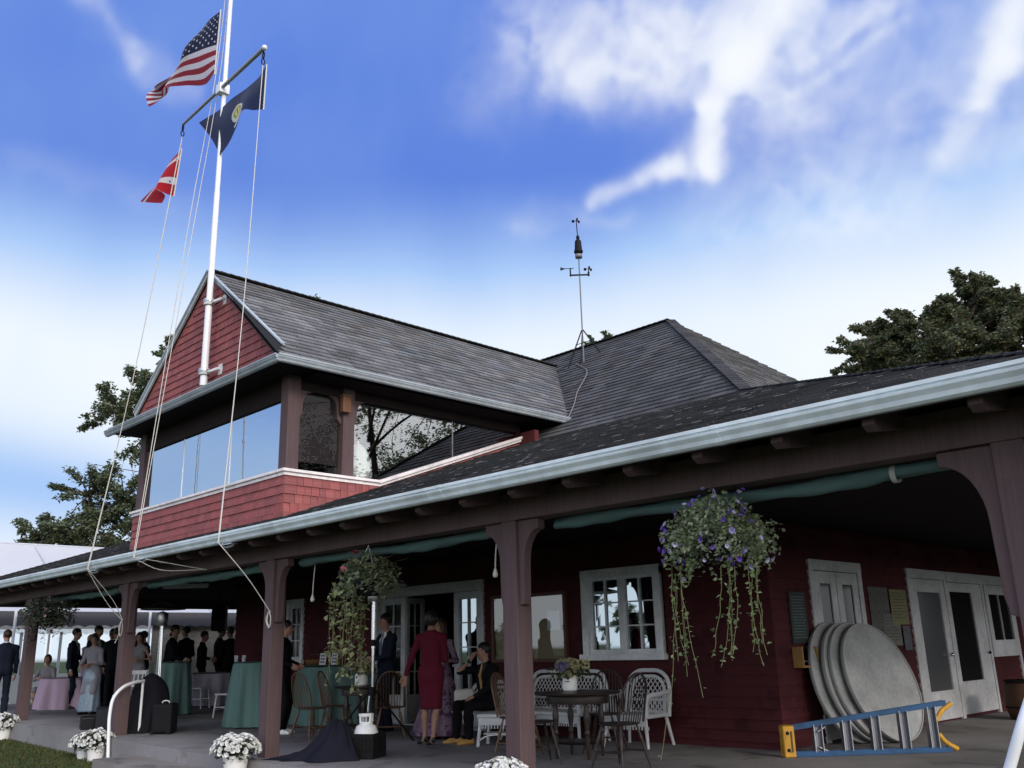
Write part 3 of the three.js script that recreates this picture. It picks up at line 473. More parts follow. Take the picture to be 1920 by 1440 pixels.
// ---------------------------------------------------------------- the balcony
{
  const sillY = 3.69, sc = 0.125;
  // wall shingles: each its own piece, clipped where a slope cuts it
  const shared = {};
  const piece = (w) => { const k = w.toFixed(2); return shared[k] ||= prism([[0, 0], [0.022, 0], [0.005, sc + 0.01], [0, sc + 0.01]], 0, +k - 0.006).rotateY(-Math.PI / 2).translate(+k / 2 - 0.002, 0, 0); };
  const clip = (poly, nx, ny, c) => { const out = []; for (let i = 0; i < poly.length; i++) { const a = poly[i], b = poly[(i + 1) % poly.length], da = nx * a[0] + ny * a[1] - c, db = nx * b[0] + ny * b[1] - c; if (da >= 0) out.push(a); if ((da > 0 && db < 0) || (da < 0 && db > 0)) { const t = da / (da - db); out.push([lerp(a[0], b[0], t), lerp(a[1], b[1], t)]); } } return out; };
  const I = house.position;
  function shingleWall(owner, name, u0, u1, y0, y1, planes, place, turn) {
    for (let y = y0; y < y1 - 0.02; y += sc) {
      let u = u0;
      while (u < u1 - 0.02) {
        let w = pick([0.1, 0.12, 0.13, 0.15, 0.17, 0.2]); if (u + w > u1 - 0.07) w = u1 - u;
        let poly = [[u + 0.003, y], [u + w - 0.003, y], [u + w - 0.003, Math.min(y1, y + sc)], [u + 0.003, Math.min(y1, y + sc)]], whole = w <= 0.2 && y + sc <= y1;
        for (const [nx, ny, c] of planes) { const q = clip(poly, nx, ny, c); if (q.length !== poly.length || q.some((v, i) => Math.abs(v[0] - poly[i][0]) + Math.abs(v[1] - poly[i][1]) > 1e-4)) whole = false; poly = q; }
        if (poly.length > 2) {
          const lift = rr(0, 0.004);
          const m = new THREE.Mesh(whole ? piece(w) : prism(poly.map(([a, b]) => [a - u - w / 2, b - y]), 0, 0.018), pick(M.redShingle)); if (!whole) boxUV(m.geometry);
          m.position.copy(place(u + w / 2, y, lift)).sub(I); m.rotation.y = turn; m.name = name; m.castShadow = m.receiveShadow = true; owner.add(m);
        }
        u += w;
      }
    }
  }
  const fw = part('balcony_wall', [bx(BX0 + 0.01, 2.86, BZ0 - 0.1, BX1 - 0.01, sillY - 0.09, BZ0 - 0.002), prism([[6.45, 2.9], [11.0, 4.55], [11.0, 4.66], [8.0, 3.6], [6.45, 3.6]], 0, 0.1).applyMatrix4(new THREE.Matrix4().makeRotationY(Math.PI / 2)).translate(BX1 - 0.102, 0, 0), prism([[6.45, 2.9], [11.0, 4.55], [11.0, 4.66], [8.0, 3.6], [6.45, 3.6]], 0, 0.1).applyMatrix4(new THREE.Matrix4().makeRotationY(Math.PI / 2)).translate(BX0 + 0.002, 0, 0)], M.redShingle[0], house);
  shingleWall(fw, 'wall_shingle', BX0, BX1, sillY - 0.09 - 6 * sc, sillY - 0.09, [[0, 1, roofY(BZ0) + 0.01]], (u, y, l) => V(u, y, BZ0 + l), 0);
  shingleWall(fw, 'wall_shingle', -BZ0 - 0.014, 8.4, sillY - 0.09 - 6 * sc, sillY - 0.09, [[-K1, 1, EY - K1 * 5.8 + 0.012]], (u, y, l) => V(BX1 + l, y, -u), Math.PI / 2);
  // sill caps, level in front and on the near side, then raked up the roof
  const cap = (a, b) => [bar(a, b, 0.17, 0.045), bar([a[0], a[1] - 0.045, a[2]], [b[0], b[1] - 0.045, b[2]], 0.11, 0.04)];
  part('sill', [bx(BX0 - 0.06, sillY - 0.042, BZ0 - 0.12, BX1 + 0.06, sillY, BZ0 + 0.06, 0.006), bx(BX0 - 0.03, sillY - 0.088, BZ0 - 0.1, BX1 + 0.03, sillY - 0.045, BZ0 + 0.03)], M.sill, fw);
  part('sill', [bx(BX1 - 0.12, sillY - 0.043, -8.02, BX1 + 0.06, sillY - 0.001, BZ0 - 0.121, 0.006), bx(BX1 - 0.1, sillY - 0.089, -8.0, BX1 + 0.03, sillY - 0.046, BZ0 - 0.1)], M.sill, fw);
  part('sill', cap([BX1 - 0.02, sillY - 0.03, -7.99], [BX1 - 0.02, 4.76, -11.02]), M.sill, fw);
  part('sill', [bx(BX0 - 0.06, sillY - 0.042, -8, BX0 + 0.12, sillY, BZ0 - 0.121), ...cap([BX0 + 0.02, sillY - 0.03, -7.99], [BX0 + 0.02, 4.76, -11.02])], M.sill, fw);
  // timber frame
  const bk = (k) => { const p = [[0, 0], [0.2 * k, 0], [0.2 * k, -0.1]]; for (let i = 0; i <= 6; i++) { const a = i / 6 * Math.PI / 2; p.push([0.2 * k - 0.13 * k * Math.sin(a), -0.1 - 0.2 * k * (1 - Math.cos(a))]); } p.push([0.07 * k, -0.42 * k], [0.0, -0.5 * k]); return p; };
  const flip = (p) => p.map(([x, y]) => [-x, y]).reverse(), ry = Math.PI / 2;
  const post = (x, z, arms) => { const p = part('balcony_post', bx(x - 0.1, sillY, z - 0.1, x + 0.1, 5.05, z + 0.1, 0.008), M.timber, house); for (const [ax, s] of arms) { const g = prism(s > 0 ? bk(1) : flip(bk(1)), -0.05, 0.05, 0.005); part('bracket', ax === 'x' ? g.translate(x + s * 0.1, 4.95, z) : g.rotateY(ry).translate(x, 4.95, z - s * 0.1), M.timber, p); } };
  post(BX1 - 0.11, BZ0 - 0.11, [['x', -1], ['z', 1]]); post(BX0 + 0.11, BZ0 - 0.11, [['x', 1], ['z', 1]]); post(BX1 - 0.11, -7.47, [['z', -1], ['z', 1]]); post(BX0 + 0.11, -7.47, [['z', -1], ['z', 1]]);
  for (const b of [bx(BX0 + 0.2, 4.72, BZ0 - 0.17, BX1 - 0.2, 5.06, BZ0 - 0.05), bx(BX1 - 0.17, 4.861, BZ1, BX1 - 0.05, 5.06, BZ0 - 0.2), bx(BX0 + 0.05, 4.861, BZ1, BX0 + 0.17, 5.06, BZ0 - 0.2)]) part('balcony_beam', b, M.beamDark, house);
  part('screen', bx(BX1 - 0.16, sillY + 0.16, -7.37, BX1 - 0.13, 4.86, -6.65), M.beamDark, house, 'dark sheet added behind the narrow pane to darken it');  // added sheet, stands in for the dark tree reflection in this pane
  part('balcony_floor', bx(BX0 + 0.1, 2.98, BZ1, BX1 - 0.1, 3.02, BZ0 - 0.1), M.ceiling, house);
  part('balcony_ceiling', bx(BX0 - 0.4, 5.0, -11.6, BX1 + 0.4, 5.02, BZ0 - 0.21), M.ceiling, house);
  // glazing
  let gt = 4.72; const gz = BZ0 - 0.09, wx = [BX0 + 0.21, -14.35, -12.75, BX1 - 0.21];
  for (let i = 0; i < 3; i++) part('pane', quadsGeo([[[wx[i] + 0.006, sillY, gz], [wx[i + 1] - 0.006, sillY, gz], [wx[i + 1] - 0.006, gt, gz], [wx[i] + 0.006, gt, gz]]]), M.frontMirror, house);
  part('glazing_bar', [bx(wx[1] - 0.006, sillY, gz - 0.03, wx[1] + 0.006, gt, gz + 0.01), bx(wx[2] - 0.006, sillY, gz - 0.03, wx[2] + 0.006, gt, gz + 0.01)], M.steel, house);
  gt = 4.86;
  for (const [x, mg] of [[BX1 - 0.09, M.glassSide], [BX1 - 0.115, M.glassSide], [BX0 + 0.09, M.glass]]) {
    const zy = (z) => z > -8 ? sillY : lerp(sillY, 4.76, (-8 - z) / 3.02), zs = [-7.58, -9.55, -11.0];
    if (x !== BX1 - 0.115) part('pane', quadsGeo([[[x, sillY, -6.66], [x, sillY, -7.36], [x, gt, -7.36], [x, gt, -6.66]]]), M.glassDull, house);
    part('pane', quadsGeo([[[x, sillY, -7.58], [x, sillY, -8], [x, gt, -8], [x, gt, -7.58]], [[x, sillY, -8], [x, zy(-9.55), -9.55], [x, gt, -9.55], [x, gt, -8]]]), mg, house);
    part('pane', quadsGeo([[[x, zy(-9.565), -9.565], [x, zy(-10.95), -10.95], [x, gt, -10.95], [x, gt, -9.565]]]), mg, house);
    if (x !== BX1 - 0.09) part('glazing_bar', bx(x - 0.008, zy(-9.55), -9.565, x + 0.008, gt, -9.55), M.steel, house);
  }
  // inner wall with white windows
  part('balcony_inner_wall', [bx(BX0 + 0.11, 3.0, BZ1 - 0.12, BX1 - 0.11, 5.0, BZ1)], M.redWall, house);
  const X = new THREE.Matrix4().makeTranslation(0, 0, BZ1);
  for (const [a, b, cs] of [[-15.4, -14.2, 3], [-14.1, -13.0, 1], [-12.9, -12.0, 3], [-11.95, -11.2, 3]]) { const w = part('window', [bx(a, 3.2, 0.002, b, 3.3, 0.05), bx(a, 4.55, 0.002, b, 4.68, 0.05)].map((g) => g.applyMatrix4(X)), M.trim, house); sash(w, X, a, 3.3, b, 4.55, cs, 1, 0.09, M.trim, M.paneDark, 0.004, 0.045); }
  // gable wall
  const e = GY - KG * GE, gb = e + 0.2, hw = 2.5, ga = gb + hw * KG;
  const gw = part('gable_wall', prism([[CX - hw, gb - 0.02], [CX + hw, gb - 0.02], [CX, ga]], -6.45, -6.332), M.redShingle[4], house);
  shingleWall(gw, 'gable_shingle', CX - hw, CX + hw, gb, ga, [[KG, -1, KG * (CX - hw) - gb], [-KG, -1, -KG * (CX + hw) - gb]], (u, y, l) => V(u, y, -6.33 + l), 0);
  // red wall end right of the raked sill, its shade put into the colour
  part('upper_wall', bx(BX1 + 0.02, 4.3, -11.1, BX1 + 0.36, 4.84, -11.0), mat([0.12, 0.03, 0.034], 0.8, { map: again(T.grain, 2) }), house);
  // lamp-like box of bare wood on the side post
  const nest = thing('wooden_box', 'small unpainted wooden box fixed high on the second balcony post', 'box', [-10.93, 4.5, -7.36], 0, null, true);
  part('box_body', bx(-10.98, 4.62, -7.44, -10.9, 4.86, -7.3, 0.005), mat([0.2, 0.1, 0.065], 0.8, { map: again(T.grain, 4, 2) }), nest); part('lid', bx(-10.99, 4.862, -7.45, -10.885, 4.875, -7.285), mat([0.2, 0.11, 0.075], 0.8), nest);
  // scalloped awning inside the far side
  const val = thing('awning_valance', 'dark awning with a scalloped hem hanging inside the far side of the balcony', 'awning', [BX0 + 0.3, 4.8, -9], 0, null, true);
  const sh = []; for (let i = 0; i <= 60; i++) { const z = -6.9 - 4.0 * i / 60; sh.push([-z, 4.56 + 0.05 * Math.abs(Math.sin(i * 0.42)) + 0.1 * Math.sin(i * 0.09)]); } sh.push([10.9, 4.95], [6.9, 4.95]);
  part('cloth', prism(sh, 0, 0.02).applyMatrix4(new THREE.Matrix4().makeRotationY(Math.PI / 2)).translate(BX0 + 0.28, 0, 0), M.blackCloth, val);
  // folded pale sunshade standing inside the glass
  const sd = thing('folded_sunshade', 'pale sunshade wrapped in its cover inside the side glass of the balcony', 'parasol', [-11.3, 3.02, -7.85]);
  const cv = lathe([[0.03, 0.05], [0.07, 0.2], [0.13, 0.5], [0.17, 0.85], [0.16, 1.05], [0.1, 1.2], [0.02, 1.27]], 28), cpz = cv.attributes.position; for (let i = 0; i < cpz.count; i++) { const a = Math.atan2(cpz.getZ(i), cpz.getX(i)), k = 1 + 0.16 * Math.sin(a * 7 + cpz.getY(i) * 3); cpz.setX(i, cpz.getX(i) * k); cpz.setZ(i, cpz.getZ(i) * k); } cv.computeVertexNormals();
  part('cover', cv, mat([0.5, 0.54, 0.5], 0.85, { bumpMap: again(T.mottle, 5), bumpScale: 0.01 }), sd); part('pole', rod([0, 0, 0], [0, 1.3, 0], 0.02), M.steel, sd); part('foot', lathe([[0, 0], [0.22, 0], [0.2, 0.05], [0.04, 0.07], [0, 0.07]]), M.black, sd);
}
// ================================================================ flagpole on the gable, its yard, lines and flags
const PZ = -6.17, PX = -13.06;
{
  const p = thing('flagpole', 'tall white flagpole with a crossing yard, bracketed to the gable', 'flagpole', [PX, 5.3, PZ], 0, null, true);
  part('lower_pole', [rod([PX, 5.28, PZ], [PX, 6.62, PZ], 0.056, 0.054, 16)], M.whitePole, p);
  part('pole', [rod([PX, 6.62, PZ], [PX, 8.6, PZ], 0.05, 0.046, 16), rod([PX, 8.6, PZ], [PX, 15.4, PZ], 0.042, 0.03, 16)], M.whitePole, p);
  for (const y of [5.5, 6.66]) { const b = part('bracket', [lathe([[0.064, -0.05], [0.085, -0.05], [0.085, 0.05], [0.064, 0.05]], 18).translate(PX, y, PZ), tube([[PX + 0.06, y, PZ - 0.03], [PX + 0.16, y - 0.02, PZ - 0.02], [PX + 0.24, y + 0.02, PZ - 0.1], [PX + 0.25, y + 0.02, -6.32]], 0.026, 14, 8), bx(PX + 0.19, y - 0.07, -6.325, PX + 0.31, y + 0.1, -6.3, 0.004)], M.whitePaint, p); part('clamp', lathe([[0.086, -0.018], [0.094, -0.018], [0.094, 0.018], [0.086, 0.018]], 18).translate(PX, y + 0.015, PZ), M.steel, b); }
  part('yard', [rod([-14.47, 10.5, PZ + 0.07], [-11.61, 10.56, PZ + 0.07], 0.024, 0.036, 12)], mat([0.3, 0.32, 0.36], 0.5), p);
  part('yard_cap', [ball(-11.6, 10.56, PZ + 0.07, 0.044)], M.whitePole, p);
  part('truck', bx(PX - 0.08, 10.44, PZ - 0.06, PX + 0.08, 10.62, PZ + 0.12, 0.01), M.whitePole, p);
  for (const x of [-14.46, -11.62]) part('shackle', [tube([[x, 10.5, PZ + 0.07], [x + 0.03, 10.42, PZ + 0.07], [x, 10.36, PZ + 0.07], [x - 0.03, 10.42, PZ + 0.07]], 0.011, 12, 5, true), tube([[x, 10.37, PZ + 0.07], [x, 10.31, PZ + 0.1], [x, 10.25, PZ + 0.07], [x, 10.31, PZ + 0.04]], 0.01, 12, 5, true)], M.black, p);
  // lines
  const line = (label, paths, r = 0.007, pos) => { const t = thing('halyard', label, 'rope', pos || paths[0][0], 0, null, true); paths.forEach((q) => part('rope', tube(q, r, Math.max(10, q.length * 4), 5), M.rope, t)); return t; };
  const g = -5.66;
  line('white flag line from the right end of the yard down to the middle post', [[[-11.62, 10.26, PZ + 0.07], [-11.4, 6.0, -5.9], [-11.22, 2.66, g]], [[-11.66, 10.26, PZ + 0.05], [-11.44, 6.0, -5.92], [-11.24, 2.66, g]], [[-11.22, 2.66, g], [-11.02, 2.2, -6.0], [-10.98, 1.78, -6.32]], [[-10.98, 1.8, -6.31], [-11.05, 1.7, -6.3], [-10.98, 1.58, -6.31], [-10.93, 1.7, -6.3], [-10.99, 1.79, -6.3], [-11.02, 1.66, -6.3], [-10.96, 1.6, -6.3]]], 0.0065);
  line('pair of thin flag lines from the left end of the yard to a post', [[[-14.46, 10.26, PZ + 0.07], [-15.1, 6.0, -5.9], [-15.66, 2.66, g]], [[-14.5, 10.26, PZ + 0.05], [-15.15, 6.0, -5.92], [-15.7, 2.66, g]], [[-15.66, 2.66, g], [-15.72, 2.15, -6.15], [-15.72, 1.86, -6.32]], [[-15.7, 2.66, g], [-15.8, 2.1, -6.1], [-15.72, 1.86, -6.31]], [[-15.72, 1.87, -6.31], [-15.8, 1.76, -6.3], [-15.74, 1.6, -6.31], [-15.68, 1.74, -6.31], [-15.73, 1.86, -6.3], [-15.77, 1.7, -6.3], [-15.84, 1.56, -6.3], [-15.86, 1.5, -6.28]]], 0.0065);
  line('pair of thin flag lines beside the pole, slack where they pass under the gutter', [[[PX - 0.1, 15.0, PZ], [-13.42, 11.1, PZ], [-13.6, 8.5, -6.0], [-13.9, 2.7, g]], [[PX - 0.07, 15.0, PZ], [-13.2, 11.1, PZ + 0.02], [-13.5, 8.2, -6.02], [-13.86, 2.7, g]], [[-13.9, 2.7, g], [-13.5, 2.5, -5.9], [-12.9, 2.47, -6.3]], [[-13.86, 2.7, g], [-13.2, 2.57, -5.9], [-12.8, 2.46, -6.3]]], 0.0065);
  const cleat = (label, pos) => { const c = thing('cleat', label, 'cleat', pos, 0, 'metal rope cleats under the gutter'); part('plate', [bx(-0.02, -0.012, -0.18, 0.28, 0.0, -0.08), bx(0.0, 0, -0.14, 0.03, 0.02, -0.1)], M.steel, c); part('horn', [tube([[0.0, -0.02, -0.13], [0.06, -0.035, -0.13], [0.2, -0.035, -0.13], [0.27, -0.018, -0.13]], 0.014, 12, 6)], M.steel, c); };
  cleat('metal rope cleat under the gutter where the right flag line turns', [-11.24, 2.64, -5.62]); cleat('metal rope cleat under the gutter where the left flag lines turn', [-15.7, 2.64, -5.62]); cleat('metal rope cleat under the gutter where the middle flag lines turn', [-13.9, 2.67, -5.62]);
}
function flagTex(w, h, draw) { const c = document.createElement('canvas'); c.width = w; c.height = h; draw(c.getContext('2d'), w, h); const t = new THREE.CanvasTexture(c); t.colorSpace = THREE.SRGBColorSpace; return t; }
// cloth from rows of control points (hoist to fly); rows run from the top edge to the bottom edge
function cloth(rows, nu = 40, nv = 24, ripple = 0.03) {
  const curves = rows.map((r) => new THREE.CatmullRomCurve3(r.map((p) => V(...p)), false, 'centripetal')), P = [], U = [], ix = [];
  for (let j = 0; j <= nv; j++) for (let i = 0; i <= nu; i++) {
    const u = i / nu, col = new THREE.CatmullRomCurve3(curves.map((c) => c.getPoint(u))); const p = col.getPoint(j / nv);
    p.z += ripple * u * Math.sin(u * 9 + j / nv * 3.2); P.push(p.x, p.y, p.z); U.push(u, 1 - j / nv);
  }
  for (let j = 0; j < nv; j++) for (let i = 0; i < nu; i++) { const a = j * (nu + 1) + i, b = a + 1, c = a + nu + 1, d = c + 1; ix.push(a, c, b, b, c, d); }
  const g = new THREE.BufferGeometry(); g.setAttribute('position', new THREE.Float32BufferAttribute(P, 3)); g.setAttribute('uv', new THREE.Float32BufferAttribute(U, 2)); g.setIndex(ix); g.computeVertexNormals(); return g;
}
const flagMat = (t) => mat([1, 1, 1], 0.8, { map: t, side: THREE.DoubleSide, metric: false, transmission: 0.35, thickness: 0, ior: 1.2 });
{
  const us = thing('flag', 'flag with red and white stripes and white stars on navy, beside the pole top', 'flag', [-13.45, 11.1, PZ], 0, null, true);
  const tex = flagTex(760, 400, (x, w, h) => {
    for (let i = 0; i < 13; i++) { x.fillStyle = i % 2 ? '#cfc8ca' : '#8e1f2c'; x.fillRect(0, i * h / 13, w, h / 13 + 1); }
    x.fillStyle = '#1b1f3c'; x.fillRect(0, 0, w * 0.4, h * 7 / 13); x.fillStyle = '#dcdce4';
    for (let r = 0; r < 9; r++) for (let c = 0; c < (r % 2 ? 5 : 6); c++) { const cx = w * 0.4 * ((c * 2 + (r % 2 ? 2 : 1)) / 12), cy = h * 7 / 13 * (r + 1) / 10; x.beginPath(); for (let k = 0; k < 10; k++) { const a = -Math.PI / 2 + k * Math.PI / 5, q = k % 2 ? 3.6 : 9; x.lineTo(cx + q * Math.cos(a), cy + q * Math.sin(a)); } x.fill(); }
  });
  const z = PZ;
  part('cloth', cloth([
    [[-13.45, 12.36, z], [-13.81, 12.35, z + 0.03], [-14.51, 12.38, z - 0.06], [-15.01, 12.14, z - 0.05], [-15.58, 11.98, z - 0.16], [-15.93, 12.3, z - 0.2]],
    [[-13.45, 11.95, z], [-13.98, 12.09, z + 0.08], [-14.6, 12.1, z + 0.14], [-14.85, 12.06, z - 0.1], [-15.7, 11.92, z + 0.1], [-16.31, 12.23, z - 0.05]],
    [[-13.47, 11.5, z], [-14.0, 11.62, z + 0.06], [-14.7, 11.82, z + 0.12], [-15.25, 11.9, z + 0.02], [-15.75, 11.86, z - 0.1], [-16.36, 12.05, z + 0.1]],
    [[-13.5, 11.11, z], [-13.85, 11.08, z - 0.02], [-14.62, 11.4, z + 0.03], [-15.4, 11.68, z + 0.1], [-15.8, 11.72, z + 0.02], [-16.17, 11.68, z + 0.08]]], 72, 34, 0.04), flagMat(tex), us);
  part('header', tube([[-13.43, 12.38, z], [-13.455, 11.7, z], [-13.48, 11.06, z]], 0.014, 6, 5), M.rope, us);
  const nv = thing('flag', 'plain navy flag with a yellowish round emblem, under the right end of the yard', 'flag', [-11.63, 9.5, PZ], 0, null, true);
  const t2 = flagTex(600, 400, (x, w, h) => {
    x.fillStyle = '#232c4c'; x.fillRect(0, 0, w, h);
    x.fillStyle = '#c9c7b4'; x.beginPath(); x.ellipse(330, 268, 62, 96, 0, 0, 7); x.fill(); x.fillStyle = '#8f9450'; x.beginPath(); x.ellipse(330, 256, 44, 62, 0, 0, 7); x.fill();
    x.fillStyle = '#d8c86a'; x.beginPath(); x.ellipse(330, 256, 26, 44, 0, 0, 7); x.fill(); x.fillStyle = '#5c7050'; x.fillRect(322, 216, 14, 70); x.fillStyle = '#d9d6cc'; x.fillRect(266, 358, 128, 20); x.fillStyle = '#b9923c'; x.fillRect(312, 158, 36, 14);
  });
  part('cloth', cloth([
    [[-11.65, 10.3, z], [-11.96, 10.25, z - 0.05], [-12.27, 10.21, z - 0.02], [-12.66, 10.18, z + 0.04], [-13.22, 10.21, z], [-13.9, 10.29, z + 0.02]],
    [[-11.66, 9.88, z], [-11.91, 9.89, z + 0.02], [-12.17, 9.91, z + 0.06], [-12.5, 9.84, z + 0.06], [-12.98, 9.79, z + 0.04], [-13.43, 9.79, z + 0.03]],
    [[-11.67, 9.5, z], [-11.9, 9.58, z + 0.04], [-12.13, 9.66, z + 0.1], [-12.37, 9.51, z + 0.06], [-12.67, 9.37, z + 0.04], [-13.0, 9.26, z + 0.03]]], 48, 26, 0.02), flagMat(t2), nv);
  part('header', tube([[-11.63, 10.3, z], [-11.64, 9.9, z], [-11.65, 9.48, z]], 0.012, 6, 5), M.rope, nv);
  const rd = thing('flag', 'small red pennant with white bands and black spots, under the left end of the yard', 'flag', [-14.7, 9.2, PZ], 0, null, true);
  const t3 = flagTex(400, 300, (x, w, h) => {
    x.fillStyle = '#b3222c'; x.fillRect(0, 0, w, h); x.fillStyle = '#d8d2d0'; x.fillRect(0, h * 0.12, w, h * 0.1); x.beginPath(); x.moveTo(0, h * 0.62); x.lineTo(w * 0.75, h * 0.5); x.lineTo(w * 0.75, h * 0.68); x.lineTo(0, h * 0.77); x.fill();
    x.fillRect(w * 0.55, 0, w * 0.14, h); x.fillStyle = '#231a1c'; for (const [a, b] of [[0.6, 0.2], [0.63, 0.55], [0.6, 0.82], [0.1, 0.18], [0.15, 0.7], [0.4, 0.63]]) { x.beginPath(); x.arc(a * w, b * h, 7, 0, 7); x.fill(); }
  });
  part('cloth', cloth([
    [[-14.6, 10.09, z], [-14.79, 10.06, z], [-15.03, 9.93, z + 0.05], [-15.36, 9.8, z - 0.02], [-15.6, 9.7, z + 0.02], [-16.28, 9.68, z]],
    [[-14.69, 9.65, z], [-14.87, 9.68, z + 0.08], [-15.1, 9.66, z + 0.15], [-15.28, 9.62, z + 0.05], [-15.41, 9.57, z + 0.04], [-15.78, 9.47, z + 0.02]],
    [[-14.77, 9.21, z], [-14.95, 9.3, z + 0.06], [-15.1, 9.42, z + 0.2], [-15.2, 9.46, z + 0.12], [-15.22, 9.42, z], [-15.34, 9.3, z - 0.02]]], 40, 24, 0.025), flagMat(t3), rd);
  part('header', tube([[-14.6, 10.1, z], [-14.68, 9.65, z], [-14.77, 9.2, z]], 0.012, 6, 5), M.rope, rd);
}
// ---------------------------------------------------------------- weather mast on the main roof
{
  const x = -12.27, z = -14.3, t = thing('weather_mast', 'slim weather mast with wind cups and a rain gauge, on a tripod on the roof', 'weather station', [x, 7.05, z], 0, null, true), dk = mat([0.16, 0.165, 0.18], 0.5);
  part('tripod', [rod([x - 0.24, 6.98, z + 0.24], [x - 0.02, 7.84, z], 0.014), rod([x + 0.28, 7.3, z - 0.25], [x + 0.02, 7.84, z], 0.014), rod([x - 0.02, 6.95, z + 0.1], [x, 7.84, z], 0.011), rod([x - 0.11, 7.5, z + 0.12], [x + 0.14, 7.6, z - 0.12], 0.009)], M.black, t);
  part('mast', [rod([x, 6.95, z], [x, 9.6, z], 0.016, 0.014)], dk, t);
  part('rain_gauge', [lathe([[0, 9.62], [0.075, 9.62], [0.075, 9.66], [0.1, 9.67], [0.1, 9.71], [0.085, 9.73], [0.07, 9.94], [0.05, 9.97], [0, 9.97]]).translate(x, 0, z)], M.black, t);
  part('gauge_base', lathe([[0, 9.54], [0.078, 9.54], [0.08, 9.615], [0, 9.615]]).translate(x, 0, z), mat([0.2, 0.21, 0.22], 0.5), t);
  part('sensor_stem', [rod([x, 9.97, z], [x - 0.02, 10.4, z], 0.011), ball(x, 10.03, z, 0.04, 10, [1, 1.5, 1])], M.black, t);
  const cups = (cx, cy, cz, r) => { const o = [rod([cx, cy - 0.13, cz], [cx, cy, cz], 0.01)]; for (let k = 0; k < 3; k++) { const a = k * 2.1 + 0.5, px = cx + r * Math.cos(a), pz = cz + r * Math.sin(a); o.push(rod([cx, cy, cz], [px, cy, pz], 0.006), new THREE.SphereGeometry(r * 0.46, 10, 6, 0, Math.PI).rotateY(-a).translate(px, cy, pz)); } return o; };
  const g = 0.7071;
  part('wind_cups', cups(x - 0.02, 10.45, z, 0.075), M.black, t);
  part('wind_cups', cups(x + 0.2 * g, 9.27, z - 0.2 * g, 0.075), M.black, t);
  part('cross_arm', [rod([x - 0.22 * g, 9.13, z + 0.22 * g], [x + 0.22 * g, 9.13, z - 0.22 * g], 0.02), rod([x - 0.2 * g, 9.1, z + 0.2 * g], [x - 0.2 * g, 9.3, z + 0.2 * g], 0.016), rod([x + 0.2 * g, 9.1, z - 0.2 * g], [x + 0.2 * g, 9.2, z - 0.2 * g], 0.022)], M.black, t);
  part('wind_vane', [rod([x - 0.36 * g, 9.29, z + 0.36 * g], [x - 0.12 * g, 9.29, z + 0.12 * g], 0.008), prism([[-0.3, 9.285], [-0.42, 9.325], [-0.42, 9.245]], -0.004, 0.004).rotateY(Math.PI / 4).translate(x, 0, z)], M.black, t);
  const cb = thing('cable', 'thin cable running from the weather mast down the roof to the eaves', 'cable', [x - 0.2, 6.9, z], 0, null, true), P = [];
  for (const [px, pz] of [[-12.45, -14.25], [-11.6, -13.6], [-11.1, -12.7], [-10.75, -12.2], [-10.46, -11.7]]) P.push([px, Math.max(EY + K1 * D1 + K2 * (-11.2 - pz), 0) + 0.045, pz]);
  part('cable_sheath', tube(P, 0.011, 40, 5), mat([0.22, 0.2, 0.2], 0.7), cb);
}
// ================================================================ trees
function leafCloud(pts, size, cols, spread = 1) {        // one folded leaf per point, merged with its own tone
  const P = new Float32Array(pts.length * 12 * 3), C = new Float32Array(pts.length * 12 * 3), q = new THREE.Quaternion(), e = new THREE.Euler(), v = V(0, 0, 0); let o = 0;
  const L = [[0, 0, 0], [0.34, 0.06, 0.35], [0.0, 0, 0.55], [0, 0, 0], [0, 0, 0.55], [-0.34, 0.06, 0.35], [0.34, 0.06, 0.35], [0, -0.06, 1], [0, 0, 0.55], [0, 0, 0.55], [0, -0.06, 1], [-0.34, 0.06, 0.35]];
  pts.forEach((p) => {
    e.set(rr(-1.1, 1.3) * spread, rr(0, 6.283), rr(-0.9, 0.9) * spread); q.setFromEuler(e); const s = size * rr(0.65, 1.3), c = pick(cols), k = rr(0.75, 1.25) * (p.k || 1);
    for (const l of L) { v.set(l[0] * s, l[1] * s, l[2] * s).applyQuaternion(q); P[o] = p.x + v.x; P[o + 1] = p.y + v.y; P[o + 2] = p.z + v.z; C[o] = c[0] * k; C[o + 1] = c[1] * k; C[o + 2] = c[2] * k; o += 3; }
  });
  const g = new THREE.BufferGeometry(); g.setAttribute('position', new THREE.BufferAttribute(P, 3)); g.setAttribute('color', new THREE.BufferAttribute(C, 3)); g.computeVertexNormals();
  g.setAttribute('uv', new THREE.BufferAttribute(new Float32Array(pts.length * 24), 2)); return g;
}
const GREENS = [[0.125, 0.16, 0.068], [0.145, 0.185, 0.08], [0.1, 0.135, 0.058], [0.165, 0.18, 0.08], [0.125, 0.14, 0.07]];
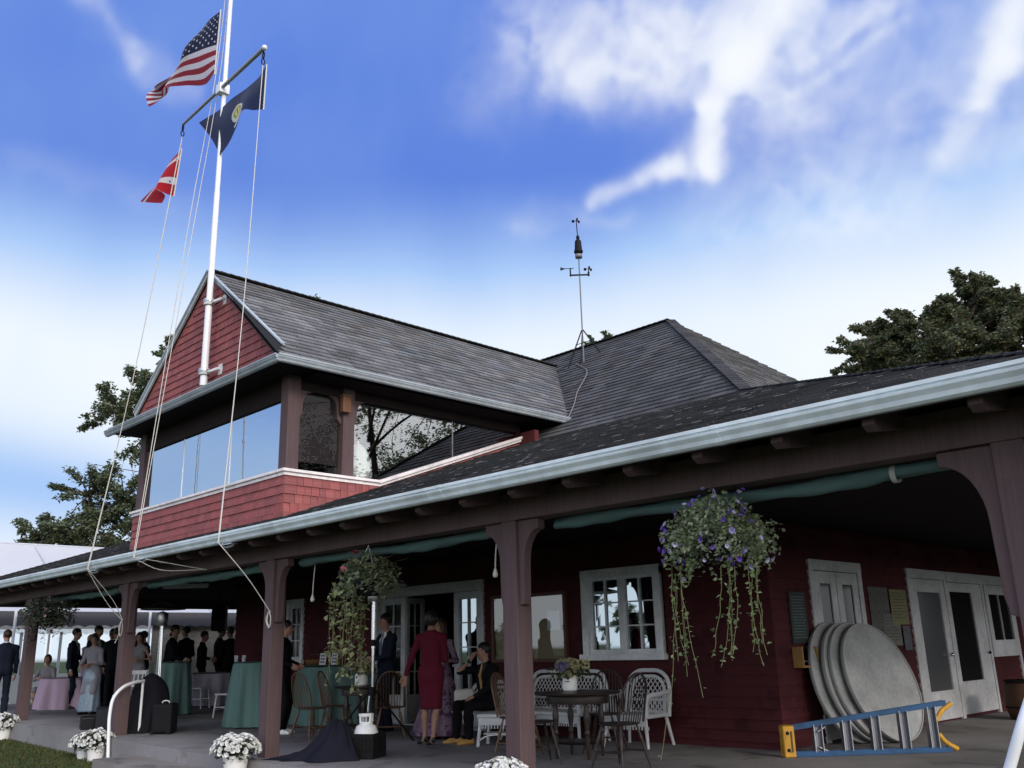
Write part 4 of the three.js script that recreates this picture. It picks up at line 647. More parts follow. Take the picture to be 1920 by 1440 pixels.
function makeTree(name, label, pos, H, crownY, lobes, nLeaf, leafSize, cols, seed, bare) {
  const keep = R; R = mulberry(seed);
  const t = thing(name, label, 'tree', pos), wood = [], tips = [];
  const limb = (a, b, r0, r1) => { const m = a.clone().lerp(b, 0.5).add(V(rr(-1, 1), rr(-0.4, 0.8), rr(-1, 1)).multiplyScalar(a.distanceTo(b) * 0.12)); const c = new THREE.CatmullRomCurve3([a, m, b]); const n = 6; let p = a; for (let i = 1; i <= n; i++) { const q = c.getPoint(i / n); wood.push(rod(p, q, lerp(r0, r1, (i - 1) / n), lerp(r0, r1, i / n), 7)); p = q; } };
  const top = V(0, H * 0.82, 0); limb(V(0, -0.3, 0), V(rr(-0.3, 0.3), crownY, rr(-0.3, 0.3)), H * 0.03, H * 0.02); limb(V(0, crownY, 0), top, H * 0.02, H * 0.006);
  const pts = [];
  for (const [lx, ly, lz, rad, w] of lobes) {
    const c = V(lx, ly, lz), st = V(0, clamp(ly - Math.hypot(lx, lz) * 0.55, crownY * 0.8, H * 0.75), 0); limb(st, c, H * 0.005, H * 0.002);
    const twigs = Math.max(8, Math.min(26, Math.round(rad * 15)));
    for (let k = 0; k < twigs; k++) {
      const d = V(rr(-1, 1), rr(-0.75, 1), rr(-1, 1)).normalize(), tip = c.clone().addScaledVector(d, rad * rr(0.5, 1.3)); limb(c.clone().addScaledVector(d, rad * 0.1), tip, H * 0.0018, H * 0.0006);
      const n = Math.round(nLeaf * (w || 1) / twigs * rr(0.5, 1.5)), cl = rad * rr(0.12, 0.26);
      for (let i = 0; i < n; i++) { const p = c.clone().lerp(tip, 1 - R() * R() * 0.75), f = V(rr(-1, 1), rr(-1, 1), rr(-1, 1)); f.multiplyScalar(cl * Math.cbrt(R()) / Math.max(0.3, f.length())); f.y *= 0.6; p.add(f); p.k = clamp(0.75 + 0.25 * (p.y - ly) / rad + 0.1 * d.y, 0.55, 1.25); p.k = 0.9 + 0.2 * R(); pts.push(p); }
    }
  }
  if (bare) for (const [a, b] of bare) { const A = V(...a), B = V(...b); limb(A, B, 0.035, 0.012); for (let k = 0; k < 12; k++) { const s = A.clone().lerp(B, rr(0.3, 1)); limb(s, s.clone().add(V(rr(-0.9, 0.5), rr(-0.3, 0.9), rr(-0.6, 0.6))), 0.012, 0.003); } }
  part('trunk', wood, M.bark, t); const cr = part('crown', leafCloud(pts, leafSize, cols), M.leaf, t); cr.userData.kind = 'stuff';
  R = keep; return t;
}
// direction helper used only to lay the far trees out on the ground: metres along a compass bearing from the lawn
const far = (bx_, bz_, d) => [bx_ * d, -0.3, bz_ * d];
{
  // the oak beyond the left end of the house
  const Q = 1.4, p = far(-0.87, -0.49, 33 * Q), at = (dx, dz, k, d) => [dx * d * Q - p[0], k * d * Q + 1.25 + 0.3, dz * d * Q - p[2]];
  const L = [[...at(-0.915, -0.40, 0.31, 33), 0.8, 0.5], [...at(-0.93, -0.375, 0.265, 33), 1.2, 0.9], [...at(-0.938, -0.352, 0.25, 33.3), 1.1, 0.8], [...at(-0.925, -0.38, 0.225, 32.6), 1.3, 1], [...at(-0.915, -0.405, 0.24, 33.4), 1.5, 1], [...at(-0.90, -0.43, 0.28, 33), 1.6, 1], 
    [...at(-0.944, -0.335, 0.158, 33), 0.95, 0.7], [...at(-0.93, -0.365, 0.155, 33), 1.3, 1], [...at(-0.915, -0.40, 0.16, 33), 1.4, 1], [...at(-0.938, -0.345, 0.122, 33), 1.0, 0.8], [...at(-0.922, -0.385, 0.11, 33), 1.5, 1.2], [...at(-0.947, -0.325, 0.107, 32.5), 1.0, 0.9], [...at(-0.955, -0.302, 0.112, 32.2), 0.9, 0.8], [...at(-0.958, -0.288, 0.104, 32.4), 0.6, 0.5], [...at(-0.935, -0.355, 0.085, 33), 1.5, 1.2], [...at(-0.905, -0.425, 0.1, 33), 1.6, 1], [...at(-0.945, -0.325, 0.075, 33), 1.3, 1]];
  for (const l of L) l[3] *= Q;
  for (const [a, b, c, r] of [[0, 10.5, 0, 2.2], [0.4, 12.6, 0.2, 1.5], [2.2, 9.6, -1.8, 2], [2.6, 11, -0.6, 1.7], [-1.6, 8.6, 1.4, 1.8], [1, 7.6, -2.4, 1.8], [3, 7.8, -2.8, 1.9]]) L.push([a * Q, b * Q, c * Q, r * Q, 0.7]);
  makeTree('oak_tree', 'large leafy oak standing beyond the left end of the clubhouse', p, 13 * Q, 3.2 * Q, L, 4200, 0.19, GREENS, 11, [[[0.2, 5.8 * Q, 0.3], at(-0.94, -0.335, 0.188, 33)]]);
}
{
  const p = far(-0.31, -0.95, 44), at = (px, py, d) => { const az = lerp(-0.43, -0.235, (px - 1560) / 380), el = 0.281 + (690 - py) * 0.000588 - (px - 1560) * 0.0000914; const n = Math.hypot(az, 1) / 1; const q = Math.sqrt(1 - az * az); return [az * d - p[0], el * d + 1.55, -q * d - p[2]]; };
  const L = [];
  for (const [px, py, r, w] of [[1590, 690, 0.9, 0.7], [1600, 640, 1.2, 1], [1640, 610, 1.3, 1], [1625, 670, 1.4, 1.1], [1680, 640, 1.6, 1.2], [1675, 590, 0.9, 0.7], [1720, 600, 1.5, 1.1], [1740, 650, 1.8, 1.2], [1750, 560, 1.2, 0.9], [1790, 540, 1.2, 1], [1815, 530, 0.9, 0.8], [1790, 590, 1.8, 1.2], [1830, 565, 1.1, 0.9], [1830, 630, 1.9, 1.2], [1862, 560, 0.9, 0.8], [1882, 560, 0.9, 0.8], [1870, 610, 1.6, 1.1], [1905, 580, 1.2, 0.9], [1920, 620, 1.7, 1.1], [1780, 670, 2, 1], [1950, 600, 1.8, 1], [1990, 620, 2, 1], [1700, 690, 1.8, 1], [1860, 680, 2, 1]]) L.push([...at(px + 22, py + 24, 44 + rr(-1.5, 1.5)), r, w]);
  makeTree('maple_tree', 'broad dense maple rising behind the roof at the right', p, 19, 6, L, 4600, 0.16, [...GREENS, [0.12, 0.11, 0.045], [0.08, 0.1, 0.05], [0.12, 0.085, 0.045]], 23);
  const q = far(-0.64, -0.77, 36), L2 = [[0, 13.4, 0, 0.6, 0.5], [0.45, 13.3, -0.3, 0.7, 0.6], [-0.5, 12.6, 0.2, 0.9, 0.7], [0.9, 12.5, 0.3, 1, 0.8], [0.1, 11.4, 0, 1.6, 1], [-1.2, 10.6, 0.4, 1.6, 1], [1.4, 10.8, -0.5, 1.6, 1]];
  makeTree('birch_tree', 'treetop just showing above the roof beside the weather mast', q, 13.6, 4, L2, 500, 0.2, [[0.09, 0.12, 0.03], [0.11, 0.14, 0.04], [0.06, 0.09, 0.03]], 31);
  // trees across the lawn and to the east, which the windows mirror
  const lob = (s) => { const o = []; for (let i = 0; i < 12; i++) o.push([rr(-1, 1) * 3.4 * s, (5 + rr(-1.6, 3.6)) * s, rr(-1, 1) * 3.4 * s, rr(1.2, 2) * s, 1]); return o; };
  R = mulberry(77);
  const a = makeTree('lawn_tree', 'nearest of the far trees across the lawn, mirrored in the double window', [-98, -0.36, 102], 9, 2.4, lob(0.95), 420, 0.42, GREENS, 41);
  [[-125, 118, 'second tree in the far row across the lawn, mirrored in the window'], [-112, 84, 'tree at the near end of the far row across the lawn'], [-150, 120, 'tree farthest across the lawn, mirrored in the garden door'], [-90, 128, 'tree at the bend of the far row across the lawn'], [-75, 140, 'tree at the outer end of the far row across the lawn'], [-140, 92, 'low tree in the far row across the lawn, mirrored in the notice boards']].forEach(([x, z, l], i) => copy(a, [x, -0.36, z], 1.3 * i + 1, l).scale.setScalar([0.7, 0.5, 0.75, 0.6, 0.8, 0.5][i]));
  R = mulberry(79);
  const e1 = makeTree('ash_tree', 'tree east of the clubhouse, mirrored in the side glass of the balcony', [18.6, -0.36, -29], 18, 5, lob(1.95), 2200, 0.2, GREENS, 43);
  copy(e1, [13.5, -0.36, -35.5], 2.1, 'smaller tree east of the clubhouse, mirrored in the side glass of the balcony').scale.setScalar(0.72);
}
// ================================================================ hanging baskets and pots
function petals(pts, r, cols, five = true) {             // small open flowers
  const P = [], C = [], q = new THREE.Quaternion(), v = V(0, 0, 0);
  for (const p of pts) {
    const c = pick(cols), s = r * rr(0.75, 1.2); q.setFromEuler(new THREE.Euler(rr(-0.9, 0.9), rr(0, 6.3), rr(-0.9, 0.9))); if (p.n) q.setFromUnitVectors(V(0, 1, 0), p.n.clone().add(V(rr(-0.5, 0.5), rr(-0.3, 0.5), rr(-0.5, 0.5))).normalize());
    const n = 6; for (let i = 0; i < n; i++) { const a = i / n * 6.283, b = a + 6.283 / n; for (const [x, y, z, k] of [[0, -s * 0.8, 0, 0.5], [s * Math.cos(b), s * 0.12, s * Math.sin(b), 1], [s * 1.0 * Math.cos(a), -s * 0.04, s * 1.0 * Math.sin(a), 1]]) { v.set(x, y, z).applyQuaternion(q); P.push(p.x + v.x, p.y + v.y, p.z + v.z); C.push(c[0] * k, c[1] * k, c[2] * k); } }
  }
  const g = new THREE.BufferGeometry(); g.setAttribute('position', new THREE.Float32BufferAttribute(P, 3)); g.setAttribute('color', new THREE.Float32BufferAttribute(C, 3)); g.computeVertexNormals(); g.setAttribute('uv', new THREE.Float32BufferAttribute(new Float32Array(P.length / 3 * 2), 2)); return g;
}
const dome = (n, rx, ry, rz, fn) => { const o = []; for (let i = 0; i < n; i++) { const d = V(rr(-1, 1), rr(-0.55, 1), rr(-1, 1)).normalize(), k = Math.pow(R(), 0.45); const bump = 0.8 + 0.4 * vnoise(d.x * 2.5 + 5, d.y * 2.5, d.z * 2.5 + 3); const p = V(d.x * rx * k * bump, d.y * ry * k * bump, d.z * rz * k * bump); if (fn) fn(p, d, k); p.n = d; o.push(p); } return o; };
function vine(from, drop, drift, n, size) { const pts = [], path = []; for (let i = 0; i <= 8; i++) { const t = i / 8; path.push([from[0] + drift[0] * t * t + rr(-0.012, 0.012), from[1] - drop * t, from[2] + drift[1] * t + rr(-0.012, 0.012)]); } const c = new THREE.CatmullRomCurve3(path.map((p) => V(...p))); for (let i = 0; i < n; i++) { const p = c.getPoint(Math.pow(R(), 1.35)); p.add(V(rr(-0.025, 0.025), rr(-0.02, 0.02), rr(-0.025, 0.025))); pts.push(p); } return { stem: tube(path, 0.0026, 18, 4), pts }; }
function basket(name, label, pos, build) { const t = thing(name, label, 'hanging basket', pos); build(t); return t; }
R = mulberry(501);
basket('hanging_basket', 'big hanging basket of purple petunias with long trailing stems, in the right bay', [-4.1, 2.04, -6.3], (t) => {
  t.scale.set(0.87, 0.97, 0.9);
  part('pot', lathe([[0.0, -0.18], [0.12, -0.18], [0.18, -0.02], [0.19, 0.0], [0.17, 0.0], [0, -0.03]]), M.black, t);
  part('hanger', [0, 2.1, 4.2].map((a) => rod([0.17 * Math.cos(a), 0, 0.17 * Math.sin(a)], [0, 0.42, 0], 0.003)), M.steel, t);
  const f = dome(3300, 0.53, 0.32, 0.42, (p, d, k) => { p.y += 0.04 - Math.max(0, Math.abs(p.x + 0.05) - 0.2) * 0.42; });
  const sprigs = []; for (let i = 0; i < 46; i++) { const d = V(rr(-1, 1), rr(-0.15, 1), rr(-0.7, 0.9)).normalize(), L = rr(0.36, 0.6), sw = rr(0.1, 0.3); for (let k = 0; k < 22; k++) { const s = rr(0.5, 1) * L; sprigs.push(V(d.x * s * 1.08 + rr(-0.025, 0.025), d.y * s * 0.66 + rr(-0.025, 0.025) - sw * s * s, d.z * s * 0.8 + rr(-0.025, 0.025))); } }
  const vs = []; for (const [x, z, n, d, dx] of [[-0.42, 0.12, 2, 0.7, 0.03], [-0.38, 0.1, 2, 0.85, -0.02], [-0.35, 0.15, 1, 0.98, 0.1], [0.18, 0.2, 2, 0.8, -0.16], [0.2, 0.15, 2, 0.72, -0.05], [0.26, 0.2, 1, 0.62, -0.08], [0.38, 0.1, 3, 0.78, 0.01], [0.42, 0.12, 1, 0.6, 0.03], [-0.2, 0.14, 2, 0.2, 0]]) for (let i = 0; i < n; i++) vs.push(vine([x + rr(-0.03, 0.03), -0.2 + rr(-0.05, 0.05), z + rr(-0.05, 0.05)], d * rr(0.85, 1.08), [dx + rr(-0.04, 0.04), rr(-0.05, 0.05)], 22, 0.04));
  vs.push(vine([-0.42, -0.25, 0.1], 1.45, [-0.22, 0.12], 12, 0.03));
  const greens = [[0.25, 0.31, 0.16], [0.31, 0.37, 0.21], [0.18, 0.23, 0.12], [0.38, 0.42, 0.28], [0.28, 0.32, 0.22]];
  part('foliage', leafCloud([...f, ...sprigs], 0.042, greens), M.leaf, t).userData.kind = 'stuff';
  part('trailing_stems', [...vs.map((v) => v.stem)], mat([0.17, 0.19, 0.09], 0.8), t).userData.kind = 'stuff';
  part('trailing_leaves', leafCloud(vs.flatMap((v) => v.pts), 0.04, [[0.22, 0.3, 0.13], [0.27, 0.35, 0.16], [0.18, 0.25, 0.11]]), M.leaf, t).userData.kind = 'stuff';
  const fl = dome(95, 0.55, 0.34, 0.45, (p, d, k) => { const s = rr(0.96, 1.08) / Math.max(0.2, k); p.multiplyScalar(Math.min(s, 2)); p.y += 0.05 - Math.max(0, Math.abs(p.x) - 0.2) * 0.4; }).filter((p) => p.z > -0.25 && p.length() < 0.75);
  part('flowers', petals(fl, 0.024, [[0.13, 0.07, 0.36], [0.17, 0.1, 0.42], [0.3, 0.26, 0.52], [0.42, 0.4, 0.58], [0.1, 0.05, 0.3]]), M.petal, t).userData.kind = 'stuff';
});
basket('hanging_basket', 'hanging basket of ivy geranium with pink blooms and a long leafy curtain', [-8.88, 2.05, -6.35], (t) => {
  part('pot', lathe([[0.0, -0.18], [0.12, -0.18], [0.17, -0.02], [0.18, 0.0], [0.16, 0.0], [0, -0.03]]), M.black, t);
  part('hanger', [0, 2.1, 4.2].map((a) => rod([0.17 * Math.cos(a), 0, 0.17 * Math.sin(a)], [0, 0.4, 0], 0.004)), M.steel, t);
  const f = dome(1300, 0.42, 0.3, 0.34), vs = [];
  for (let i = 0; i < 19; i++) { const a = rr(-0.42, -0.02); vs.push(vine([a, rr(-0.2, 0), rr(-0.05, 0.25)], rr(0.55, 1.15), [-0.14 - a * 0.4 + rr(-0.1, 0.1), rr(-0.06, 0.06)], 19, 0.06)); }
  part('foliage', leafCloud(f, 0.062, [[0.14, 0.175, 0.085], [0.18, 0.22, 0.11], [0.11, 0.135, 0.07], [0.22, 0.25, 0.13]]), M.leaf, t).userData.kind = 'stuff';
  part('trailing_stems', vs.map((v) => v.stem), mat([0.13, 0.12, 0.06], 0.8), t).userData.kind = 'stuff';
  part('trailing_leaves', leafCloud(vs.flatMap((v) => v.pts), 0.075, [[0.2, 0.25, 0.1], [0.26, 0.3, 0.13], [0.15, 0.19, 0.08], [0.31, 0.34, 0.17]]), M.leaf, t).userData.kind = 'stuff';
  const wisps = []; for (let i = 0; i < 16; i++) wisps.push(rod([rr(-0.2, 0.3), 0.1, rr(-0.2, 0.2)], [rr(-0.45, 0.6), rr(0.15, 0.38), rr(-0.3, 0.35)], 0.003, 0.0015, 4)); part('bare_stems', wisps, mat([0.1, 0.07, 0.04], 0.8), t).userData.kind = 'stuff';
  const b = (x, y, z, c) => { const o = []; for (let i = 0; i < 16; i++) { const d = V(rr(-1, 1), rr(-1, 1), rr(-1, 1)).normalize(); const p = V(x + d.x * 0.026, y + d.y * 0.024, z + d.z * 0.026); p.n = d; o.push(p); } return petals(o, 0.02, c); };
  part('flower', b(-0.06, 0.12, 0.3, [[0.6, 0.2, 0.24], [0.5, 0.12, 0.18]]), M.petal, t); part('flower', b(-0.4, -0.12, 0.16, [[0.42, 0.03, 0.07], [0.34, 0.02, 0.05]]), M.petal, t); part('flower', b(-0.12, 0.33, 0.1, [[0.3, 0.06, 0.09]]), M.petal, t);
});
basket('hanging_basket', 'hanging basket of dull green foliage at the far left, before the leftmost post', [-19.41, 2.08, -6.35], (t) => {
  part('pot', lathe([[0.0, -0.18], [0.13, -0.18], [0.18, -0.02], [0.19, 0.0], [0.16, 0.0], [0, -0.03]]), M.black, t);
  part('hanger', [0, 2.1, 4.2].map((a) => rod([0.17 * Math.cos(a), 0, 0.17 * Math.sin(a)], [0, 0.38, 0], 0.003)), M.steel, t);
  const vs = []; for (let i = 0; i < 12; i++) vs.push(vine([rr(-0.5, 0.5), -0.1, rr(-0.3, 0.3)], rr(0.15, 0.6), [rr(-0.1, 0.1), 0], 9, 0.06));
  part('foliage', leafCloud([...dome(1900, 0.66, 0.38, 0.5), ...vs.flatMap((v) => v.pts)], 0.07, [[0.06, 0.075, 0.035], [0.085, 0.1, 0.05], [0.05, 0.06, 0.03]]), M.leaf, t).userData.kind = 'stuff';
  part('flowers', petals(dome(26, 0.68, 0.42, 0.5), 0.028, [[0.3, 0.24, 0.26], [0.4, 0.3, 0.3]]), M.petal, t).userData.kind = 'stuff';
});
// white chrysanthemums in pots on the lawn and step
{
  const t = thing('flower_pot', 'white pot of white chrysanthemums standing at the foot of the white handrail', 'potted plant', [-15.55, -0.3, -6.02], 0, 'white pots of white chrysanthemums');
  const pot = lathe([[0, 0], [0.105, 0], [0.11, 0.01], [0.135, 0.21], [0.15, 0.215], [0.15, 0.25], [0.138, 0.25], [0.13, 0.22], [0, 0.21]], 28); part('pot', pot, M.potWhite, t);
  part('foliage', leafCloud(dome(700, 0.23, 0.16, 0.23, (p) => { p.y += 0.3; }), 0.05, [[0.04, 0.065, 0.03], [0.06, 0.085, 0.04]]), M.leaf, t).userData.kind = 'stuff';
  const fl = []; for (let i = 0; i < 230; i++) { const a = rr(0, 6.283), e = Math.acos(rr(-0.12, 1)), d = V(Math.sin(e) * Math.cos(a), Math.cos(e), Math.sin(e) * Math.sin(a)); const p = V(d.x * 0.265, 0.3 + d.y * 0.19, d.z * 0.265).multiplyScalar(rr(0.95, 1.05)); p.n = d; fl.push(p); }
  part('flowers', petals(fl, 0.026, [[0.78, 0.78, 0.76], [0.7, 0.72, 0.68], [0.8, 0.8, 0.8]]), M.petal, t).userData.kind = 'stuff';
  copy(t, [-20.15, -0.2, -6.02], 1, 'white pot of white chrysanthemums farthest left, at the end of the porch');
  const c3 = copy(t, [-11.0, -0.165, -5.95], 2.2, 'white pot of white chrysanthemums standing on the step before the middle post'); c3.scale.set(1.12, 1.0, 1.12);
  copy(t, [-6.25, -0.165, -5.92], 3.1, 'white pot of chrysanthemums cut off by the bottom edge of the picture');
  copy(t, [-15.95, -0.32, -6.0], 4.2, 'second white pot of chrysanthemums tucked close behind the one by the handrail').scale.setScalar(0.9);
}
// ================================================================ people: each body is one surface meshed from a field of tapered limbs
function capD(p, a, b, ra, rb) { const bx_ = b[0] - a[0], by = b[1] - a[1], bz = b[2] - a[2], px = p[0] - a[0], py = p[1] - a[1], pz = p[2] - a[2]; const l2 = bx_ * bx_ + by * by + bz * bz || 1e-9; const t = clamp((px * bx_ + py * by + pz * bz) / l2); return Math.hypot(px - bx_ * t, py - by * t, pz - bz * t) - lerp(ra, rb, t); }
function ellD(p, c, r) { const x = (p[0] - c[0]) / r[0], y = (p[1] - c[1]) / r[1], z = (p[2] - c[2]) / r[2], k0 = Math.hypot(x, y, z), k1 = Math.hypot(x / r[0], y / r[1], z / r[2]); return k1 < 1e-6 ? -Math.min(...r) : k0 * (k0 - 1) / k1; }
const smin = (a, b, k) => { const h = Math.max(k - Math.abs(a - b), 0) / k; return Math.min(a, b) - h * h * k * 0.25; };
const V8 = new Float64Array(8);
function netMesh(f, lo, hi, cell) {                     // surface nets
  const n = [0, 1, 2].map((i) => Math.ceil((hi[i] - lo[i]) / cell) + 2), [nx, ny, nz] = n, F = new Float32Array(nx * ny * nz), id = (i, j, k) => (k * ny + j) * nx + i, p = [0, 0, 0], B = 6, half = B * cell * 0.5 * 1.75 * 1.5;
  for (let k0 = 0; k0 < nz; k0 += B) for (let j0 = 0; j0 < ny; j0 += B) for (let i0 = 0; i0 < nx; i0 += B) {     // whole blocks far from the surface are skipped
    p[0] = lo[0] + (i0 + B / 2) * cell; p[1] = lo[1] + (j0 + B / 2) * cell; p[2] = lo[2] + (k0 + B / 2) * cell; const c0 = f(p), fill = Math.abs(c0) > half;
    for (let k = k0; k < Math.min(nz, k0 + B); k++) for (let j = j0; j < Math.min(ny, j0 + B); j++) for (let i = i0; i < Math.min(nx, i0 + B); i++) { if (fill) { F[id(i, j, k)] = c0; continue; } p[0] = lo[0] + i * cell; p[1] = lo[1] + j * cell; p[2] = lo[2] + k * cell; F[id(i, j, k)] = f(p); }
  }
  const idx = new Int32Array(nx * ny * nz).fill(-1), P = [], I = [];
  for (let k = 0; k < nz - 1; k++) for (let j = 0; j < ny - 1; j++) for (let i = 0; i < nx - 1; i++) {
    let s = 0, x = 0, y = 0, z = 0, c = 0; const v = V8;
    for (let m = 0; m < 8; m++) { const q = F[id(i + (m & 1), j + (m >> 1 & 1), k + (m >> 2))]; v[m] = q; if (q < 0) s++; }
    if (s === 0 || s === 8) continue;
    for (const [a, b] of EDGES) if ((v[a] < 0) !== (v[b] < 0)) { const t = v[a] / (v[a] - v[b]); x += lerp(a & 1, b & 1, t); y += lerp(a >> 1 & 1, b >> 1 & 1, t); z += lerp(a >> 2, b >> 2, t); c++; }
    idx[id(i, j, k)] = P.length / 3; P.push(lo[0] + (i + x / c) * cell, lo[1] + (j + y / c) * cell, lo[2] + (k + z / c) * cell);
  }
  const st = [1, nx, nx * ny];
  for (let k = 1; k < nz - 1; k++) for (let j = 1; j < ny - 1; j++) for (let i = 1; i < nx - 1; i++) { const o = id(i, j, k); for (let a = 0; a < 3; a++) { const b = (a + 1) % 3, c = (a + 2) % 3, s0 = F[o] < 0, s1 = F[o + st[a]] < 0; if (s0 === s1) continue; const q = [idx[o], idx[o - st[b]], idx[o - st[b] - st[c]], idx[o - st[c]]]; if (q[0] < 0 || q[1] < 0 || q[2] < 0 || q[3] < 0) continue; if (s0) I.push(q[0], q[1], q[2], q[0], q[2], q[3]); else I.push(q[0], q[2], q[1], q[0], q[3], q[2]); } }
  const g = new THREE.BufferGeometry(); g.setAttribute('position', new THREE.Float32BufferAttribute(P, 3)); g.setIndex(I); g.computeVertexNormals(); g.setAttribute('uv', new THREE.Float32BufferAttribute(new Float32Array(P.length / 3 * 2), 2)); return g;
}
const EDGES = [[0, 1], [2, 3], [4, 5], [6, 7], [0, 2], [1, 3], [4, 6], [5, 7], [0, 4], [1, 5], [2, 6], [3, 7]];
// limbs: [a, b, ra, rb]; joined with a smooth minimum k; extra(p, d) may reshape the field
function limbMesh(limbs, k, cell, extra, blobs = []) {
  const lo = [9, 9, 9], hi = [-9, -9, -9];
  for (const [a, b, ra, rb] of limbs) for (const [q, r] of [[a, ra], [b, rb]]) for (let i = 0; i < 3; i++) { lo[i] = Math.min(lo[i], q[i] - r - 0.035); hi[i] = Math.max(hi[i], q[i] + r + 0.035); }
  for (const [c, r] of blobs) for (let i = 0; i < 3; i++) { lo[i] = Math.min(lo[i], c[i] - r[i] - 0.03); hi[i] = Math.max(hi[i], c[i] + r[i] + 0.03); }
  return netMesh((p) => { let d = 9; for (const [a, b, ra, rb] of limbs) d = smin(d, capD(p, a, b, ra, rb), k); for (const [c, r] of blobs) d = smin(d, ellD(p, c, r), k); return extra ? extra(p, d) : d; }, lo, hi, cell);
}
const add = (a, b, s = 1) => [a[0] + b[0] * s, a[1] + b[1] * s, a[2] + b[2] * s], sub3 = (a, b) => [a[0] - b[0], a[1] - b[1], a[2] - b[2]], mix3 = (a, b, t) => a.map((v, i) => lerp(v, b[i], t)), len3 = (a) => Math.hypot(...a), nrm = (a) => { const l = len3(a) || 1; return a.map((v) => v / l); }, crs = (a, b) => [a[1] * b[2] - a[2] * b[1], a[2] * b[0] - a[0] * b[2], a[0] * b[1] - a[1] * b[0]];
function bend(a, c, l1, l2, pole) { const d = sub3(c, a); let L = len3(d); const M_ = (l1 + l2) * 0.995; if (L > M_) { c = add(a, nrm(d), M_); L = M_; } const x = (l1 * l1 - l2 * l2 + L * L) / (2 * L), h = Math.sqrt(Math.max(0, l1 * l1 - x * x)), n = nrm(d); const dot = pole[0] * n[0] + pole[1] * n[1] + pole[2] * n[2], q = nrm(add(pole, n, -dot)); return [add(add(a, n, x), q, h), c]; }
function handMesh(wrist, dir, palmN, side, cell, curl = 0.5) {     // palm, four unequal fingers and a thumb; dir: towards the fingers, palmN: out of the palm
  const d = nrm(dir), n = nrm(add(palmN, d, -(palmN[0] * d[0] + palmN[1] * d[1] + palmN[2] * d[2]))), s = crs(d, n).map((v) => v * side), L = [];
  const at = (x, y, z) => add(add(add(wrist, s, x), d, y), n, z);
  for (const x of [-0.024, -0.008, 0.008, 0.024]) L.push([at(x * 0.6, 0.005, 0), at(x, 0.085, 0), 0.018, 0.0125]);
  [[0.027, 0.068], [0.009, 0.078], [-0.009, 0.072], [-0.026, 0.056]].forEach(([x, l], i) => { let y = 0.085, z = 0, a = 0.2 * curl; let p = at(x, y, z); for (let j = 0; j < 3; j++) { const q = l * [0.45, 0.31, 0.24][j]; a += curl * [0.35, 0.75, 0.5][j]; y += q * Math.cos(a); z += q * Math.sin(a); const e = at(x * (1 + 0.06 * j), y, z); L.push([p, e, 0.0098 - j * 0.0012, 0.0088 - j * 0.0012]); p = e; } });
  let p = at(0.024, 0.022, 0.004); for (const [x, y, z, r] of [[0.046, 0.052, 0.012, 0.0125], [0.052, 0.082, 0.022, 0.0105], [0.05, 0.105, 0.03, 0.009]]) { const e = at(x, y, z); L.push([p, e, r + 0.002, r]); p = e; }
  return limbMesh(L, 0.007, cell);
}
function headMesh(c, yaw, pitch, s, cell, neck) {         // face looks along +z before yaw (about y) and pitch (nod)
  const cy = Math.cos(yaw), sy = Math.sin(yaw), cp = Math.cos(pitch), sp = Math.sin(pitch);
  const loc = (p) => { let x = p[0] - c[0], y = p[1] - c[1], z = p[2] - c[2]; const x1 = x * cy - z * sy, z1 = x * sy + z * cy; return [x1 / s, (y * cp + z1 * sp) / s, (-y * sp + z1 * cp) / s]; };
  const f = (p) => {
    const q = loc(p), ax = Math.abs(q[0]), m = [ax, q[1], q[2]];
    let d = ellD(q, [0, 0.03, -0.012], [0.074, 0.09, 0.096]);
    d = smin(d, ellD(q, [0, -0.045, 0.025], [0.055, 0.068, 0.066]), 0.05);             // jaw
    d = smin(d, capD(q, [0, -0.1, 0.062], [0, -0.085, 0.058], 0.018, 0.022), 0.025);     // chin
    d = smin(d, ellD(m, [0.04, -0.015, 0.062], [0.026, 0.022, 0.022]), 0.02);           // cheek
    d = smin(d, capD(q, [0, 0.018, 0.085], [0, -0.028, 0.107], 0.008, 0.013), 0.014);   // nose
    d = smin(d, ellD(m, [0.012, -0.03, 0.093], [0.01, 0.008, 0.01]), 0.008);
    d = smin(d, ellD(q, [0, 0.03, 0.078], [0.055, 0.01, 0.014]), 0.016);                 // brow
    d = Math.max(d, -(ellD(m, [0.031, 0.012, 0.09], [0.017, 0.009, 0.013]) - 0.002));    // eye hollows
    d = smin(d, ellD(m, [0.031, 0.012, 0.074], [0.013, 0.011, 0.011]), 0.003);
    d = smin(d, ellD(q, [0, -0.053, 0.088], [0.024, 0.006, 0.01]), 0.006); d = smin(d, ellD(q, [0, -0.066, 0.086], [0.02, 0.007, 0.01]), 0.005); // lips
    d = smin(d, ellD(m, [0.078, 0.0, -0.012], [0.01, 0.032, 0.02]), 0.008);              // ears
    d *= s;
    return neck ? smin(d, capD(p, neck[0], neck[1], neck[2], neck[3]), 0.03) : d;
  };
  const lo = c.map((v, i) => v - 0.14 * s), hi = c.map((v) => v + 0.15 * s); if (neck) for (let i = 0; i < 3; i++) for (const q of [neck[0], neck[1]]) { lo[i] = Math.min(lo[i], q[i] - 0.08); hi[i] = Math.max(hi[i], q[i] + 0.08); }
  return [netMesh(f, lo, hi, cell), loc];
}
